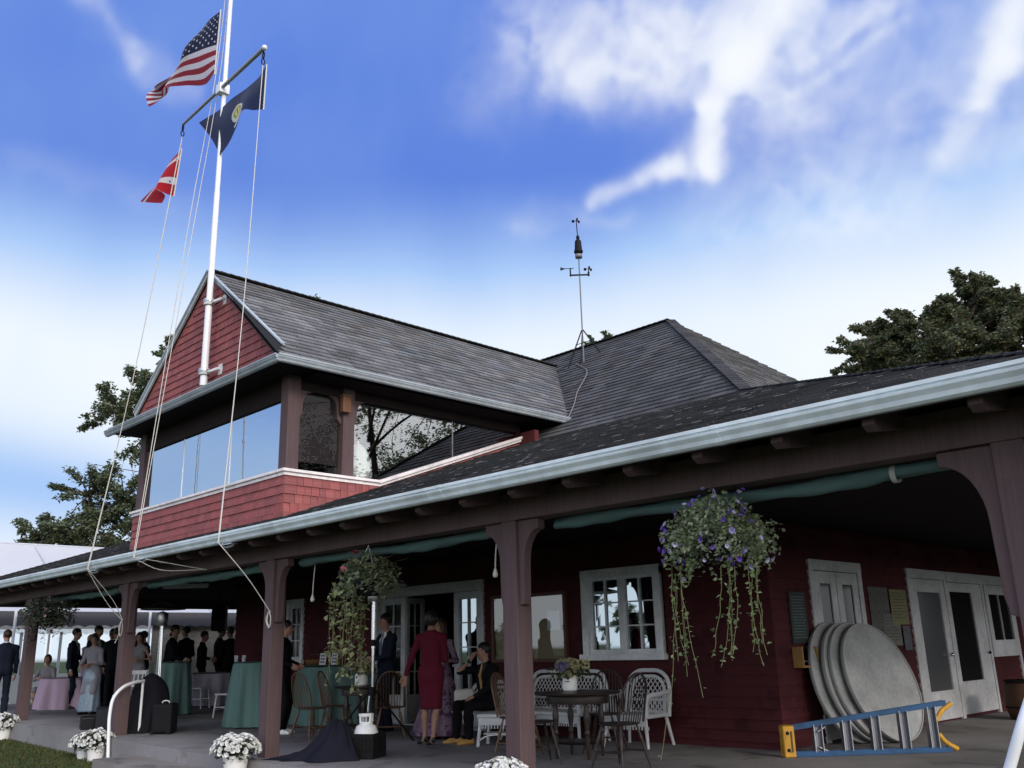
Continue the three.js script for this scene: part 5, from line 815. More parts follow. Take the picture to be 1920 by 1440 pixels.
function hairMesh(c, s, loc, style, cell) {
  const f = (p) => {
    const q = loc(p); let d = ellD(q, [0, 0.04, -0.018], [0.085, 0.097, 0.104]);
    const wav = 0.004 * Math.sin(q[0] * 90 + q[1] * 40) * Math.sin(q[2] * 70);
    if (style === 'short') { d = Math.max(d, q[2] - 0.062 + (q[1] - 0.06) * -0.55, -(q[1] + 0.012 + (q[2] > -0.02 ? 0.0 : 0.06)) , -(q[1] - 0.015 - (q[2] > 0.01 ? 0.03 : -0.1))); d = Math.max(d, -ellD(q, [0, -0.03, 0.09], [0.08, 0.095, 0.085])); }
    if (style === 'bob') { d = smin(d, ellD(q, [0, -0.02, -0.035], [0.098, 0.1, 0.085]), 0.05); d = Math.max(d, -ellD(q, [0, -0.03, 0.1], [0.064, 0.1, 0.085]), -(q[1] + 0.1)); }
    if (style === 'long') { d = smin(d, capD(q, [0, 0.0, -0.06], [0.02, -0.25, -0.075], 0.082, 0.06), 0.06); d = smin(d, capD([Math.abs(q[0]), q[1], q[2]], [0.07, 0.02, -0.01], [0.085, -0.2, 0.0], 0.03, 0.03), 0.04); d = Math.max(d, -ellD(q, [0, -0.04, 0.1], [0.064, 0.11, 0.09])); }
    if (style === 'bun') { d = Math.max(d, -ellD(q, [0, -0.035, 0.09], [0.078, 0.095, 0.088]), -(q[1] + 0.05)); d = smin(d, ellD(q, [0, 0.06, -0.125], [0.045, 0.045, 0.04]), 0.02); }
    return (d + wav) * s;
  };
  return netMesh(f, c.map((v, i) => v - (i === 1 ? (style === 'long' ? 0.36 : 0.16) : 0.19) * s), c.map((v) => v + 0.19 * s), cell);
}
/* o: pos, turn, h (height), lean [x, z] of the chest over the hips, hands {L, R} in local metres, feet {L, R} [x, z], seat (height of a sitter's hips),
   head {yaw, pitch}, dress kind and materials, fine: cell scale */
function person(label, o) {
  const h = o.h / 1.8, fine = o.fine || 1.5, fem = !!o.fem, t = thing('person', label, 'person', o.pos, o.turn || 0, o.group);
  const seat = o.seat, lean = o.lean || [0, 0], skin = o.skin || M.skin;
  const hipY = seat ?? 0.955 * h + (o.heels ? 0.05 : 0), hips = [0, hipY, o.hipZ || 0], chest = [lean[0], hipY + 0.4 * h, (o.hipZ || 0) + lean[1]], neckB = [lean[0] * 1.2, hipY + 0.53 * h, (o.hipZ || 0) + lean[1] * 1.15], neckT = add(neckB, [0, 0.085 * h, 0.02 + (o.head?.fwd || 0)]), head = add(neckT, [0, 0.1 * h, 0.02 + (o.head?.fwd || 0) * 0.5]);
  const sw = (fem ? 0.165 : 0.195) * h, tw = o.twist || 0, hw = 0.09 * h, hs = (fem ? 0.95 : 1) * h;
  const S = {}, E = {}, W = {}, HIP = {}, KN = {}, AN = {};
  for (const [k, s] of [['R', -1], ['L', 1]]) {
    S[k] = add(chest, [s * sw * Math.cos(tw), 0.055 * h, -s * sw * Math.sin(tw)]);
    const hd = o.hands?.[k] || [s * 0.25 * h, hipY - 0.12 * h, 0.06];
    [E[k], W[k]] = bend(S[k], hd, 0.29 * h, 0.255 * h, o.elbow?.[k] || [s * 0.55, -0.2, -0.9]);
    HIP[k] = add(hips, [s * hw, -0.02, 0]);
    const ft = o.feet?.[k] || [s * 0.1, 0.0], ank = [ft[0], (ft[2] || 0) + 0.085, ft[1]];
    [KN[k], AN[k]] = bend(HIP[k], ank, 0.445 * h, 0.425 * h, o.knee?.[k] || [s * 0.12, 0, 1]);
  }
  const cell = 0.013 * fine;
  // the body itself
  const arm = (k, e) => [[S[k], E[k], 0.047 * h + e, 0.037 * h + e], [E[k], W[k], 0.037 * h + e, 0.026 * h + e]];
  const leg = (k, e) => [[HIP[k], KN[k], 0.078 * h + e, 0.052 * h + e], [KN[k], mix3(KN[k], AN[k], 0.35), 0.05 * h + e, 0.053 * h + e], [mix3(KN[k], AN[k], 0.35), AN[k], 0.053 * h + e, 0.034 * h + e]];
  const torso = (e) => { const w = fem ? 0.8 : 1; return [[add(hips, [-0.06 * h, 0.02, 0]), add(hips, [0.06 * h, 0.02, 0]), 0.108 * h + e, 0.108 * h + e], [add(hips, [-0.045 * h, 0.02, 0]), add(chest, [-0.07 * h * w, -0.02, 0]), 0.098 * h * (fem ? 0.9 : 1) + e, 0.11 * h * w + e], [add(hips, [0.045 * h, 0.02, 0]), add(chest, [0.07 * h * w, -0.02, 0]), 0.098 * h * (fem ? 0.9 : 1) + e, 0.11 * h * w + e], [S.L, S.R, 0.05 * h + e, 0.05 * h + e], [chest, neckB, 0.1 * h * w + e, 0.056 * h + e], [add(neckB, [0, -0.005, 0]), S.L, 0.05 * h + e, 0.047 * h + e], [add(neckB, [0, -0.005, 0]), S.R, 0.05 * h + e, 0.047 * h + e]]; };
  const foot = (k) => { const d = nrm([o.toe?.[k]?.[0] ?? (k === 'L' ? 0.2 : -0.2), 0, o.toe?.[k]?.[1] ?? 1]); return [AN[k], d]; };
  const lg = o.outfit === 'dress' && (o.len ?? 0) < 0.2 ? -0.025 : -0.006;
  const bodyLimbs = [...torso(-0.018), ...arm('L', -0.006), ...arm('R', -0.006), ...leg('L', lg), ...leg('R', lg), [neckB, neckT, 0.055 * h, 0.05 * h]];
  for (const k of ['L', 'R']) { const [a, d] = foot(k); bodyLimbs.push([add(a, [0, -0.03, 0]), add(add(a, d, 0.13 * h), [0, -0.055, 0]), 0.03, 0.022]); }
  const [hm, loc] = headMesh(head, o.head?.yaw || 0, o.head?.pitch || 0, hs, 0.0055 * fine, [neckT, neckB, 0.05 * h, 0.056 * h]);
  const geos = [limbMesh(bodyLimbs, 0.045, cell * 1.25), hm];
  for (const [k, s] of [['R', -1], ['L', 1]]) geos.push(handMesh(W[k], o.handDir?.[k] || add(nrm(sub3(W[k], E[k])), [0, -0.25, 0.1]), o.palm?.[k] || [-s, 0, 0.1], s * (o.flip?.[k] ? -1 : 1), 0.0036 * Math.max(1, fine * 0.75), o.curl ?? 0.55));
  part('body', geos, skin, t);
  { const yw = o.head?.yaw || 0, pt = o.head?.pitch || 0, wp = (x, y, z) => { const y1 = (y * Math.cos(pt) - z * Math.sin(pt)) * hs, z1 = (y * Math.sin(pt) + z * Math.cos(pt)) * hs, x1 = x * hs; return [head[0] + x1 * Math.cos(yw) + z1 * Math.sin(yw), head[1] + y1, head[2] - x1 * Math.sin(yw) + z1 * Math.cos(yw)]; };
    for (const sx of [-1, 1]) { part('eye', ball(...wp(sx * 0.031, 0.012, 0.0805), 0.0085, 8), M.eye, t); part('eyebrow', rod(wp(sx * 0.015, 0.033, 0.088), wp(sx * 0.047, 0.035, 0.074), 0.0042, 0.003, 5), o.hairMat || M.hairDark, t); }
    part('lips', rod(wp(-0.02, -0.058, 0.0905), wp(0.02, -0.058, 0.0905), 0.0055, 0.0055, 6), M.lips, t); }
  if (o.hair !== 'none') part('hair', hairMesh(head, hs, loc, o.hair || 'short', 0.0075 * fine), o.hairMat || M.hairDark, t);
  // clothes
  const out = o.outfit || 'suit', cm = o.cloth || M.suit, fold = (p, a) => a * (Math.sin(p[1] * 34 + p[0] * 22) * Math.sin(p[0] * 17 - p[2] * 23 + p[1] * 9));
  if (out === 'suit') {
    const hem = hipY - (seat ? 0.03 : 0.14 * h);
    const vee = (p) => { if (o.buttoned || p[2] < chest[2]) return -1; const y = p[1] - (hipY + 0.1 * h), x = Math.abs(p[0] - lean[0]); return y > 0 ? Math.min(0.085 * h * y / (0.42 * h) - x, p[2] - chest[2] - 0.045) : -1; };
    const jl = [...torso(0.012), ...arm('L', 0.013), ...arm('R', 0.013)].map((l) => l.slice()); for (const k of ['L', 'R']) { const a = jl.find((l) => l[0] === E[k] && l[1] === W[k]); a[1] = mix3(E[k], W[k], 0.93); a[3] = 0.036 * h; }
    if (!seat) jl.push([add(hips, [-0.06, 0, 0]), [-0.085 * h, hem + 0.1, hips[2]], 0.1 * h, 0.095 * h], [add(hips, [0.06, 0, 0]), [0.085 * h, hem + 0.1, hips[2]], 0.1 * h, 0.095 * h]);
    part('jacket', limbMesh(jl, 0.035, cell, (p, d) => Math.max(d + fold(p, 0.0035), hem - p[1] > 0 && Math.abs(p[0]) < 0.22 * h ? hem - p[1] : -1, vee(p), p[1] - neckB[1] - 0.05 + 0.5 * (p[2] - neckB[2]))), cm, t);
    part('shirt', limbMesh([...torso(-0.002).slice(1), [neckB, mix3(neckB, neckT, 0.55), 0.064 * h, 0.062 * h]], 0.035, cell, (p, d) => Math.max(d, p[1] - neckB[1] - 0.055 + 0.5 * (p[2] - neckB[2]), hipY + 0.05 - p[1])), o.shirt || M.shirt, t);
    for (const k of ['L', 'R']) part('cuff', limbMesh([[mix3(E[k], W[k], 0.9), mix3(E[k], W[k], 1.0), 0.031 * h, 0.03 * h]], 0.01, 0.008), o.shirt || M.shirt, t);
    if (o.tie) { const z = chest[2] + 0.115 * h, a = [neckB[0], neckB[1] + 0.015, neckB[2] + 0.062 * h], b = [lean[0], chest[1] - 0.02, z], c = [lean[0] * 0.5, hipY + 0.14 * h, (o.hipZ || 0) + 0.108 * h]; part('tie', limbMesh([[a, b, 0.014, 0.018], [b, c, 0.019, 0.026]], 0.02, 0.008), o.tie, t); }
    if (o.flower) part('buttonhole', petals([0, 1, 2, 3, 4].map(() => V(0.085 * h + rr(-0.015, 0.015) + lean[0], chest[1] + 0.05 + rr(-0.015, 0.015), chest[2] + 0.125 * h)), 0.02, [[0.7, 0.7, 0.68]]), M.petal, t);
    part('trousers', limbMesh([...leg('L', 0.014), ...leg('R', 0.014), [add(hips, [-0.05, 0.03, 0]), add(hips, [0.05, 0.03, 0]), 0.108 * h, 0.108 * h], ...['L', 'R'].map((k) => [mix3(KN[k], AN[k], 0.35), add(AN[k], [0, seat ? 0.03 : -0.015, 0]), 0.062 * h, 0.056 * h])], 0.03, cell, (p, d) => d + fold(p, 0.003)), o.trousers || cm, t);
  } else {
    const len = o.len ?? 0.08, top = o.sleeve !== false, fl = o.flare ?? 0.02, mw = (y) => clamp((hipY - y) / (hipY - len));
    const jl = [...torso(0.006), ...(top ? [...arm('L', 0.008), ...arm('R', 0.008)] : [])].map((l) => l.slice()); if (top) for (const k of ['L', 'R']) { const a = jl.find((l) => l[0] === E[k] && l[1] === W[k]); a[1] = mix3(E[k], W[k], o.sleeve || 0.95); a[3] = 0.033 * h; }
    const mid = ['L', 'R'].map((k) => AN[k]), kneeM = mix3(KN.L, KN.R, 0.5), anM = mix3(mid[0], mid[1], 0.5), endC = len > kneeM[1] ? mix3(hips, kneeM, clamp((hipY - len) / (hipY - kneeM[1]))) : mix3(kneeM, anM, clamp((kneeM[1] - len) / (kneeM[1] - anM[1])));
    const skirt = (p) => { const u = mw(p[1]), cx = lerp(hips[0], endC[0], u), cz = lerp(hips[2], endC[2], u), x = p[0] - cx, z = p[2] - cz, a = Math.atan2(z, x), bow = fem ? 0.018 * Math.sin(Math.min(1, u * 3) * Math.PI) : 0; const rx = (0.165 + bow) * h + fl * u, rz = (0.118 + bow) * h + fl * u * 0.9 + (o.stride || 0) * u, r = 1 / Math.hypot(Math.cos(a) / rx, Math.sin(a) / rz); const rip = (o.pleat || 0) * u * Math.sin(a * 9 + p[1] * 2.5); return Math.max((Math.hypot(x, z) - r - rip) * 0.75, p[1] - hipY - 0.06, len - p[1]); };
    const hi2 = hipY + 0.06;
    const lims = jl, w = 0.42 + fl;
    const g = netMesh((p) => { let d = 9; for (const [a, b, ra, rb] of lims) d = smin(d, capD(p, a, b, ra, rb), 0.03); d = Math.max(d + fold(p, 0.0025), p[1] - neckB[1] - 0.045 + (o.back ? -0.2 : 0.5) * (p[2] - neckB[2])); for (const k of ['L', 'R']) d = smin(d, Math.max(capD(p, HIP[k], KN[k], 0.092 * h, 0.072 * h), len - p[1]), 0.03); return smin(d, skirt(p), 0.03); }, [-w, len - 0.04, -w], [w, neckB[1] + 0.1, w], cell);
    part('dress', g, cm, t);
    if (o.skirtMat) part('skirt', netMesh((p) => skirt(p) - 0.006, [-w, len - 0.05, -w], [w, hipY + 0.08, w], cell), o.skirtMat, t);
  }
  for (const k of ['L', 'R']) {
    const [a, d] = foot(k), s = k === 'L' ? 1 : -1, lift = (o.feet?.[k]?.[2] || 0), gy = lift;
    if (o.heels) { const heel = add(a, d, -0.045), toe = add(a, d, 0.125 * h); part('shoe', [limbMesh([[[heel[0], a[1] - 0.01, heel[2]], [toe[0], gy + 0.024, toe[2]], 0.03, 0.026], [[toe[0], gy + 0.02, toe[2]], add([toe[0], gy + 0.016, toe[2]], d, 0.045), 0.028, 0.014]], 0.02, 0.008, (p, q) => Math.max(q, gy - p[1])), rod([heel[0], a[1] - 0.02, heel[2]], [heel[0] - d[0] * 0.008, gy, heel[2] - d[2] * 0.008], 0.012, 0.006, 6)], o.shoes || M.shoe, t); }
    else part('shoe', limbMesh([[[a[0] - d[0] * 0.05, gy + 0.035, a[2] - d[2] * 0.05], [a[0] + d[0] * 0.09, gy + 0.03, a[2] + d[2] * 0.09], 0.042, 0.04], [[a[0] + d[0] * 0.09, gy + 0.03, a[2] + d[2] * 0.09], [a[0] + d[0] * 0.175, gy + 0.022, a[2] + d[2] * 0.175], 0.04, 0.026], [[a[0] - d[0] * 0.03, gy + 0.04, a[2] - d[2] * 0.03], [a[0], a[1] + 0.01, a[2]], 0.042, 0.038]], 0.025, 0.011, (p, q) => Math.max(q, gy + 0.001 - p[1])), o.shoes || M.shoe, t);
  }
  return t;
}
// ================================================================ furniture on the porch
const legLathe = (h, r) => [[0.3, 0], [0.42, 0.02], [0.55, 0.12], [0.95, 0.3], [0.6, 0.36], [1, 0.39], [1, 0.42], [0.62, 0.46], [1.05, 0.62], [1.1, 0.7], [0.7, 0.78], [0.95, 0.81], [0.6, 0.86], [0.55, 1]].map(([a, b]) => [a * r, b * h]);
function turned(a, b, r, n = 10) { const A = V(...a), B = V(...b), L = A.distanceTo(B); return lathe(legLathe(L, r), n).applyQuaternion(new THREE.Quaternion().setFromUnitVectors(V(0, 1, 0), B.clone().sub(A).normalize())).translate(...a); }
function windsor(label, pos, turn, m) {
  const t = thing('windsor_chair', label, 'chair', pos, turn, 'wooden spindle-back chairs on the porch');
  const seat = new THREE.SphereGeometry(1, 28, 12).scale(0.235, 0.026, 0.225), p = seat.attributes.position; for (let i = 0; i < p.count; i++) { const x = p.getX(i), z = p.getZ(i), r = Math.hypot(x / 0.235, z / 0.225); if (p.getY(i) > 0) p.setY(i, p.getY(i) * 0.6 - 0.012 * (1 - r * r)); } seat.computeVertexNormals();
  part('seat', seat.translate(0, 0.45, 0), m, t);
  for (const [sx, sz] of [[1, 1], [-1, 1], [1, -1], [-1, -1]]) part('leg', turned([sx * 0.225, 0, sz * 0.22], [sx * 0.13, 0.445, sz * 0.13], 0.02), m, t);
  part('stretcher', [rod([0.19, 0.17, 0.185], [0.19, 0.17, -0.185], 0.009, 0.009), rod([-0.19, 0.17, 0.185], [-0.19, 0.17, -0.185], 0.009), rod([-0.19, 0.17, 0], [0.19, 0.17, 0], 0.011)], m, t);
  const top = (u) => { const a = Math.PI * u; return V(-0.2 * Math.cos(a) * (1 + 0.12 * Math.sin(a)), 0.46 + 0.5 * Math.pow(Math.sin(a), 0.55), -0.17 - 0.13 * Math.pow(Math.sin(a), 0.7)); };
  part('back_bow', tube(Array.from({ length: 17 }, (_, i) => top(i / 16)), 0.0125, 40, 8), m, t);
  for (let i = 1; i < 9; i++) { const x = -0.155 + 0.31 * (i - 0.5) / 8, b = [x, 0.455, -0.165 - 0.02 * (1 - (x / 0.17) ** 2)]; let best = null; for (let k = 0; k <= 60; k++) { const q = top(k / 60); if (!best || Math.abs(q.x - x * 1.12) < Math.abs(best.x - x * 1.12)) best = q; } part('spindle', rod(b, best.toArray(), 0.0065, 0.005, 6), m, t); }
  return t;
}
R = mulberry(900);
const seatedChair = windsor('oak spindle-back chair turned half away, nearest the post by the teal tablecloths', [-12.55, 0.02, -8.0], 3.25, M.oak);
copy(seatedChair, [-12.63, 0.02, -8.5], 0.95, 'oak spindle-back chair facing outwards behind the first, its bow in front of the teal cloth');
copy(seatedChair, [-11.62, 0.01, -8.75], -0.95, 'oak spindle-back chair right of the small table, before the man with the buttonhole');
copy(seatedChair, [-8.4, 0, -8.25], 1.25, 'golden oak spindle-back chair half hidden by the post beside the seated man');
const dw = windsor('dark spindle-back chair nearest the wall side of the round table', [-7.85, 0, -9.2], 0.45, M.darkWood);
copy(dw, [-6.72, 0, -8.12], -1.6, 'dark spindle-back chair at the right of the round table, seen from the side');
copy(dw, [-7.75, 0, -7.9], 2.6, 'dark spindle-back chair with its low seat before the round table, beside the post');
{ // round dark table with turned legs
  const table = (label, pos, r, h, m) => { const t = thing('round_table', label, 'table', pos); part('table_top', lathe([[0, h - 0.03], [r - 0.02, h - 0.03], [r, h - 0.015], [r - 0.01, h], [0, h]], 40), m, t); part('apron', lathe([[r * 0.68, h - 0.13], [r * 0.72, h - 0.13], [r * 0.72, h - 0.03], [r * 0.68, h - 0.03]], 32), m, t); for (let k = 0; k < 4; k++) { const a = k * Math.PI / 2 + 0.5, x = r * 0.55 * Math.cos(a), z = r * 0.55 * Math.sin(a); part('leg', turned([x, 0, z], [x, h - 0.04, z], 0.036, 12), m, t); } part('shelf', lathe([[0, 0.16], [r * 0.5, 0.16], [r * 0.5, 0.185], [0, 0.185]], 28), m, t); return t; };
  table('dark round table on turned legs with a bowl of hydrangeas', [-7.75, 0, -8.62], 0.52, 0.735, M.darkWood);
  table('small dark round table behind the ivy basket, between oak chairs', [-12.2, 0.015, -8.65], 0.42, 0.74, M.darkWood);
  const vase = (name, label, pos, s, n) => { const t = thing(name, label, 'vase', pos); part('jar', lathe([[0, 0], [0.072, 0], [0.082, 0.03], [0.082, 0.12], [0.07, 0.15], [0.074, 0.165], [0.066, 0.165], [0, 0.12]].map(([a, b]) => [a * s, b * s]), 24), M.potWhite, t);
    const heads = []; for (let i = 0; i < n; i++) { const a = i / n * 6.283 + rr(-0.3, 0.3), k = rr(0.05, 0.17) * s; heads.push([k * Math.cos(a), (0.2 + rr(0, 0.09)) * s, k * Math.sin(a), rr(0.055, 0.08) * s]); } heads.push([0, 0.29 * s, 0, 0.075 * s]);
    part('leaves', leafCloud(dome(130, 0.22 * s, 0.1 * s, 0.22 * s, (p) => { p.y += 0.18 * s; }), 0.07, [[0.06, 0.09, 0.035], [0.09, 0.11, 0.04]]), M.leaf, t).userData.kind = 'stuff';
    for (const [x, y, z, r] of heads) { const o = []; for (let i = 0; i < 60; i++) { const d = V(rr(-1, 1), rr(-1, 1), rr(-1, 1)).normalize(), p = V(x + d.x * r, y + d.y * r * 0.85, z + d.z * r); p.n = d; o.push(p); } part('flower_head', petals(o, 0.019, pick([[[0.42, 0.4, 0.22], [0.5, 0.46, 0.28]], [[0.48, 0.42, 0.3], [0.4, 0.36, 0.2]], [[0.36, 0.36, 0.18], [0.44, 0.42, 0.25]], [[0.2, 0.18, 0.34], [0.26, 0.22, 0.4]]])), M.petal, t); } return t; };
  R = mulberry(911); vase('flower_vase', 'white jar of pale hydrangeas on the dark round table', [-7.85, 0.737, -8.6], 1.1, 8);
  vase('flower_vase', 'white jar of cream and lilac hydrangeas on the small table behind the ivy', [-12.15, 0.757, -8.6], 1.2, 6);
}
// white wicker
function weave(poly, z, pitch, r, inside) { const out = []; const [x0, x1, y0, y1] = poly; for (const s of [1, -1]) for (let c = x0 - (y1 - y0); c < x1 + (y1 - y0); c += pitch) { let seg = null; const n = Math.ceil((y1 - y0) / 0.02); for (let i = 0; i <= n; i++) { const y = lerp(y0, y1, i / n), x = c + s * (y - y0) * 0.75, ok = x > x0 && x < x1 && inside(x, y); if (ok) { if (!seg) seg = [[x, y]]; seg[1] = [x, y]; } if ((!ok || i === n) && seg) { if (seg[1] && Math.abs(seg[1][1] - seg[0][1]) > 0.03) out.push(bar([seg[0][0], seg[0][1], z + s * 0.003], [seg[1][0], seg[1][1], z + s * 0.003], 0.011, 0.005, V(0, 0, 1))); seg = null; } } } return out; }
function wickerSeat(name, label, cat, pos, turn, w, backH = 0.92) {
  const t = thing(name, label, cat, pos, turn), d = 0.6, hw = w / 2, sh = 0.4, tilt = (g) => g.applyMatrix4(new THREE.Matrix4().makeTranslation(0, sh, -d / 2 + 0.04).multiply(new THREE.Matrix4().makeRotationX(-0.17)).multiply(new THREE.Matrix4().makeTranslation(0, -sh, 0)));
  const rr_ = 0.24, top = (x) => { const e = Math.max(0, Math.abs(x) - (hw - rr_)); return backH - rr_ + Math.sqrt(Math.max(0, rr_ * rr_ - e * e)); };
  const arch = [[-hw, sh - 0.05, 0]]; for (let i = 0; i <= 16; i++) { const x = lerp(-hw, hw, i / 16); arch.push([x, top(x), 0]); } arch.push([hw, sh - 0.05, 0]);
  part('back_frame', [tilt(tube(arch, 0.028, 60, 8)), tilt(tube(arch.map(([x, y]) => [x * (1 - 0.13 / w), y - (y > sh ? 0.075 : 0), 0.004]), 0.022, 60, 8)), tilt(bx(-hw, sh + 0.14, -0.012, hw, sh + 0.17, 0.012)), tilt(bx(-hw + 0.04, sh - 0.04, -0.008, hw - 0.04, sh + 0.02, 0.008))], M.wicker, t);
  part('back_weave', weave([-hw + 0.05, hw - 0.05, sh + 0.02, backH - 0.06], 0, 0.07, 0, (x, y) => y < top(x) - 0.06).map(tilt), M.wicker, t).userData.kind = 'stuff';
  part('seat', [bx(-hw, sh - 0.05, -d / 2 + 0.03, hw, sh, d / 2, 0.018)], M.wicker, t);
  part('front_apron', [bx(-hw + 0.02, sh - 0.14, d / 2 - 0.03, hw - 0.02, sh - 0.051, d / 2 - 0.01), ...Array.from({ length: Math.round(w / 0.045) }, (_, i) => bx(-hw + 0.03 + i * 0.045, sh - 0.18, d / 2 - 0.028, -hw + 0.045 + i * 0.045, sh - 0.14, d / 2 - 0.012))], M.wicker, t);
  for (const s of [-1, 1]) part('arm', [tube([[s * hw, sh + 0.26, -d / 2], [s * (hw + 0.03), sh + 0.24, 0], [s * hw, sh + 0.2, d / 2 - 0.03], [s * (hw - 0.01), sh - 0.02, d / 2 - 0.02]], 0.03, 24, 8), ...Array.from({ length: 9 }, (_, i) => rod([s * hw, sh - 0.02, -d / 2 + 0.06 + i * 0.058], [s * hw, sh + 0.22, -d / 2 + 0.06 + i * 0.058], 0.006, 0.006, 5))], M.wicker, t);
  for (const [sx, sz] of [[1, 1], [-1, 1], [1, -1], [-1, -1]]) part('leg', rod([sx * (hw + 0.01), 0, sz * (d / 2 + 0.01)], [sx * (hw - 0.05), sh - 0.03, sz * (d / 2 - 0.05)], 0.02, 0.026, 10), M.wicker, t);
  return t;
}
wickerSeat('wicker_sofa', 'long white wicker sofa under the notice boards, behind the round table', 'sofa', [-9.45, 0, -9.98], 0, 1.5);
wickerSeat('wicker_armchair', 'white wicker armchair under the double window', 'armchair', [-7.95, 0, -9.98], 0.1, 0.66, 0.93);
wickerSeat('wicker_settee', 'white wicker settee that the man in the dark suit sits on', 'sofa', [-10.35, 0, -9.6], 0.2, 1.15, 0.78);
{
  const t = thing('wicker_footstool', 'white wicker footstool in front of the seated man', 'footstool', [-9.54, 0, -9.12], 0.5);
  part('seat', [bx(-0.33, 0.36, -0.22, 0.33, 0.41, 0.22, 0.02)], M.wicker, t); part('apron', [...[-0.2, 0.2].map((z) => bx(-0.31, 0.27, z - 0.008, 0.31, 0.359, z + 0.008)), ...[-0.3, 0.3].map((x) => bx(x - 0.008, 0.27, -0.19, x + 0.008, 0.359, 0.19)), ...Array.from({ length: 15 }, (_, i) => bx(-0.3 + i * 0.042, 0.225, 0.193, -0.285 + i * 0.042, 0.27, 0.205))], M.wicker, t);
  for (const [sx, sz] of [[1, 1], [-1, 1], [1, -1], [-1, -1]]) part('leg', rod([sx * 0.32, 0, sz * 0.21], [sx * 0.28, 0.37, sz * 0.18], 0.022, 0.026, 10), M.wicker, t);
  part('shelf', [bx(-0.26, 0.15, -0.16, 0.26, 0.165, 0.16, 0.005), tube([[-0.3, 0.08, 0.195], [-0.2, 0.13, 0.19], [0, 0.15, 0.185], [0.2, 0.13, 0.19], [0.3, 0.08, 0.195]], 0.012, 20, 6)], M.wicker, t);
  const c = thing('cushion', 'pale cushion standing on the settee beside the seated man', 'cushion', [-10.45, 0.41, -9.2], 0.9); part('cover', new RoundedBoxGeometry(0.3, 0.3, 0.1, 4, 0.05).rotateX(-0.25).translate(0, 0.15, 0), mat([0.55, 0.54, 0.52], 0.9), c);
}
function whiteChair(label, pos, turn) {
  const t = thing('white_chair', label, 'chair', pos, turn, 'white garden chairs'); const m = M.whitePaint;
  part('seat', bx(-0.21, 0.42, -0.2, 0.21, 0.45, 0.21, 0.01), m, t); for (const sx of [1, -1]) { part('leg', rod([sx * 0.2, 0, 0.22], [sx * 0.18, 0.42, 0.18], 0.016, 0.018), m, t); part('leg', tube([[sx * 0.2, 0, -0.26], [sx * 0.185, 0.44, -0.19], [sx * 0.18, 0.9, -0.29]], 0.018, 12, 8), m, t); }
  part('back_rail', [bx(-0.18, 0.82, -0.295, 0.18, 0.9, -0.265, 0.008), bx(-0.18, 0.58, -0.25, 0.18, 0.62, -0.225)], m, t); for (const x of [-0.1, 0, 0.1]) part('slat', bar([x, 0.6, -0.237], [x, 0.83, -0.28], 0.03, 0.01), m, t);
  part('stretcher', [rod([-0.19, 0.16, 0.2], [0.19, 0.16, 0.2], 0.011), rod([0.195, 0.2, 0.2], [0.195, 0.2, -0.23], 0.01), rod([-0.195, 0.2, 0.2], [-0.195, 0.2, -0.23], 0.01)], m, t); return t;
}
whiteChair('white chair at the left of the tall teal table, facing left', [-17.55, 0.09, -9.3], -1.2);
whiteChair('white folding chair near the man with his back turned, left of the handrail post', [-19.3, 0.11, -8.0], 0.5);
copy(scene.getObjectByName('white_chair'), [-20.6, 0.13, -10.1], 2.2, 'white chair pulled up to the low white table at the back of the porch');
// tall tables in teal cloths
function clothTable(label, pos, rt, rb, h, m, seed, cat = 'table', group) {
  const t = thing('cloth_table', label, cat, pos, seed), P = [], ix = [], nu = 96, nv = 22;
  part('table_top', lathe([[0, h - 0.03], [rt - 0.01, h - 0.03], [rt - 0.01, h - 0.006], [0, h - 0.006]], 32), M.darkWood, t); part('pedestal', [rod([0, 0, 0], [0, h - 0.03, 0], 0.035), lathe([[0, 0], [rb * 0.6, 0], [rb * 0.55, 0.03], [0, 0.05]], 20)], M.steel, t);
  for (let j = 0; j <= nv; j++) for (let i = 0; i <= nu; i++) { const a = i / nu * 6.28319, v = j / nv; let r, y; if (v < 0.15) { r = rt * v / 0.15; y = h; } else { const q = (v - 0.15) / 0.85, f = Math.sin(a * 9 + seed) * 0.6 + Math.sin(a * 14 + seed * 2.3) * 0.4; r = lerp(rt + 0.004, rb, Math.pow(q, 0.8)) + f * 0.075 * Math.pow(q, 0.6) * (rb / 0.44); y = h - q * (h - 0.015) - (q < 0.04 ? q * 0.0 : 0) ; } P.push(r * Math.cos(a), y, r * Math.sin(a)); }
  for (let j = 0; j < nv; j++) for (let i = 0; i < nu; i++) { const a = j * (nu + 1) + i; ix.push(a, a + 1, a + nu + 1, a + 1, a + nu + 2, a + nu + 1); }
  const g = new THREE.BufferGeometry(); g.setAttribute('position', new THREE.Float32BufferAttribute(P, 3)); g.setIndex(ix); g.computeVertexNormals(); const gg = toCreasedNormals(g, 0.9);
  const cl = tag(new THREE.Mesh(boxUV(gg), m), label.replace(/^.*? under /, ''), 'tablecloth'); cl.name = numbered('tablecloth'); cl.castShadow = cl.receiveShadow = true; cl.position.set(...pos); cl.rotation.y = seed; scene.add(cl); return [t, cl];
}
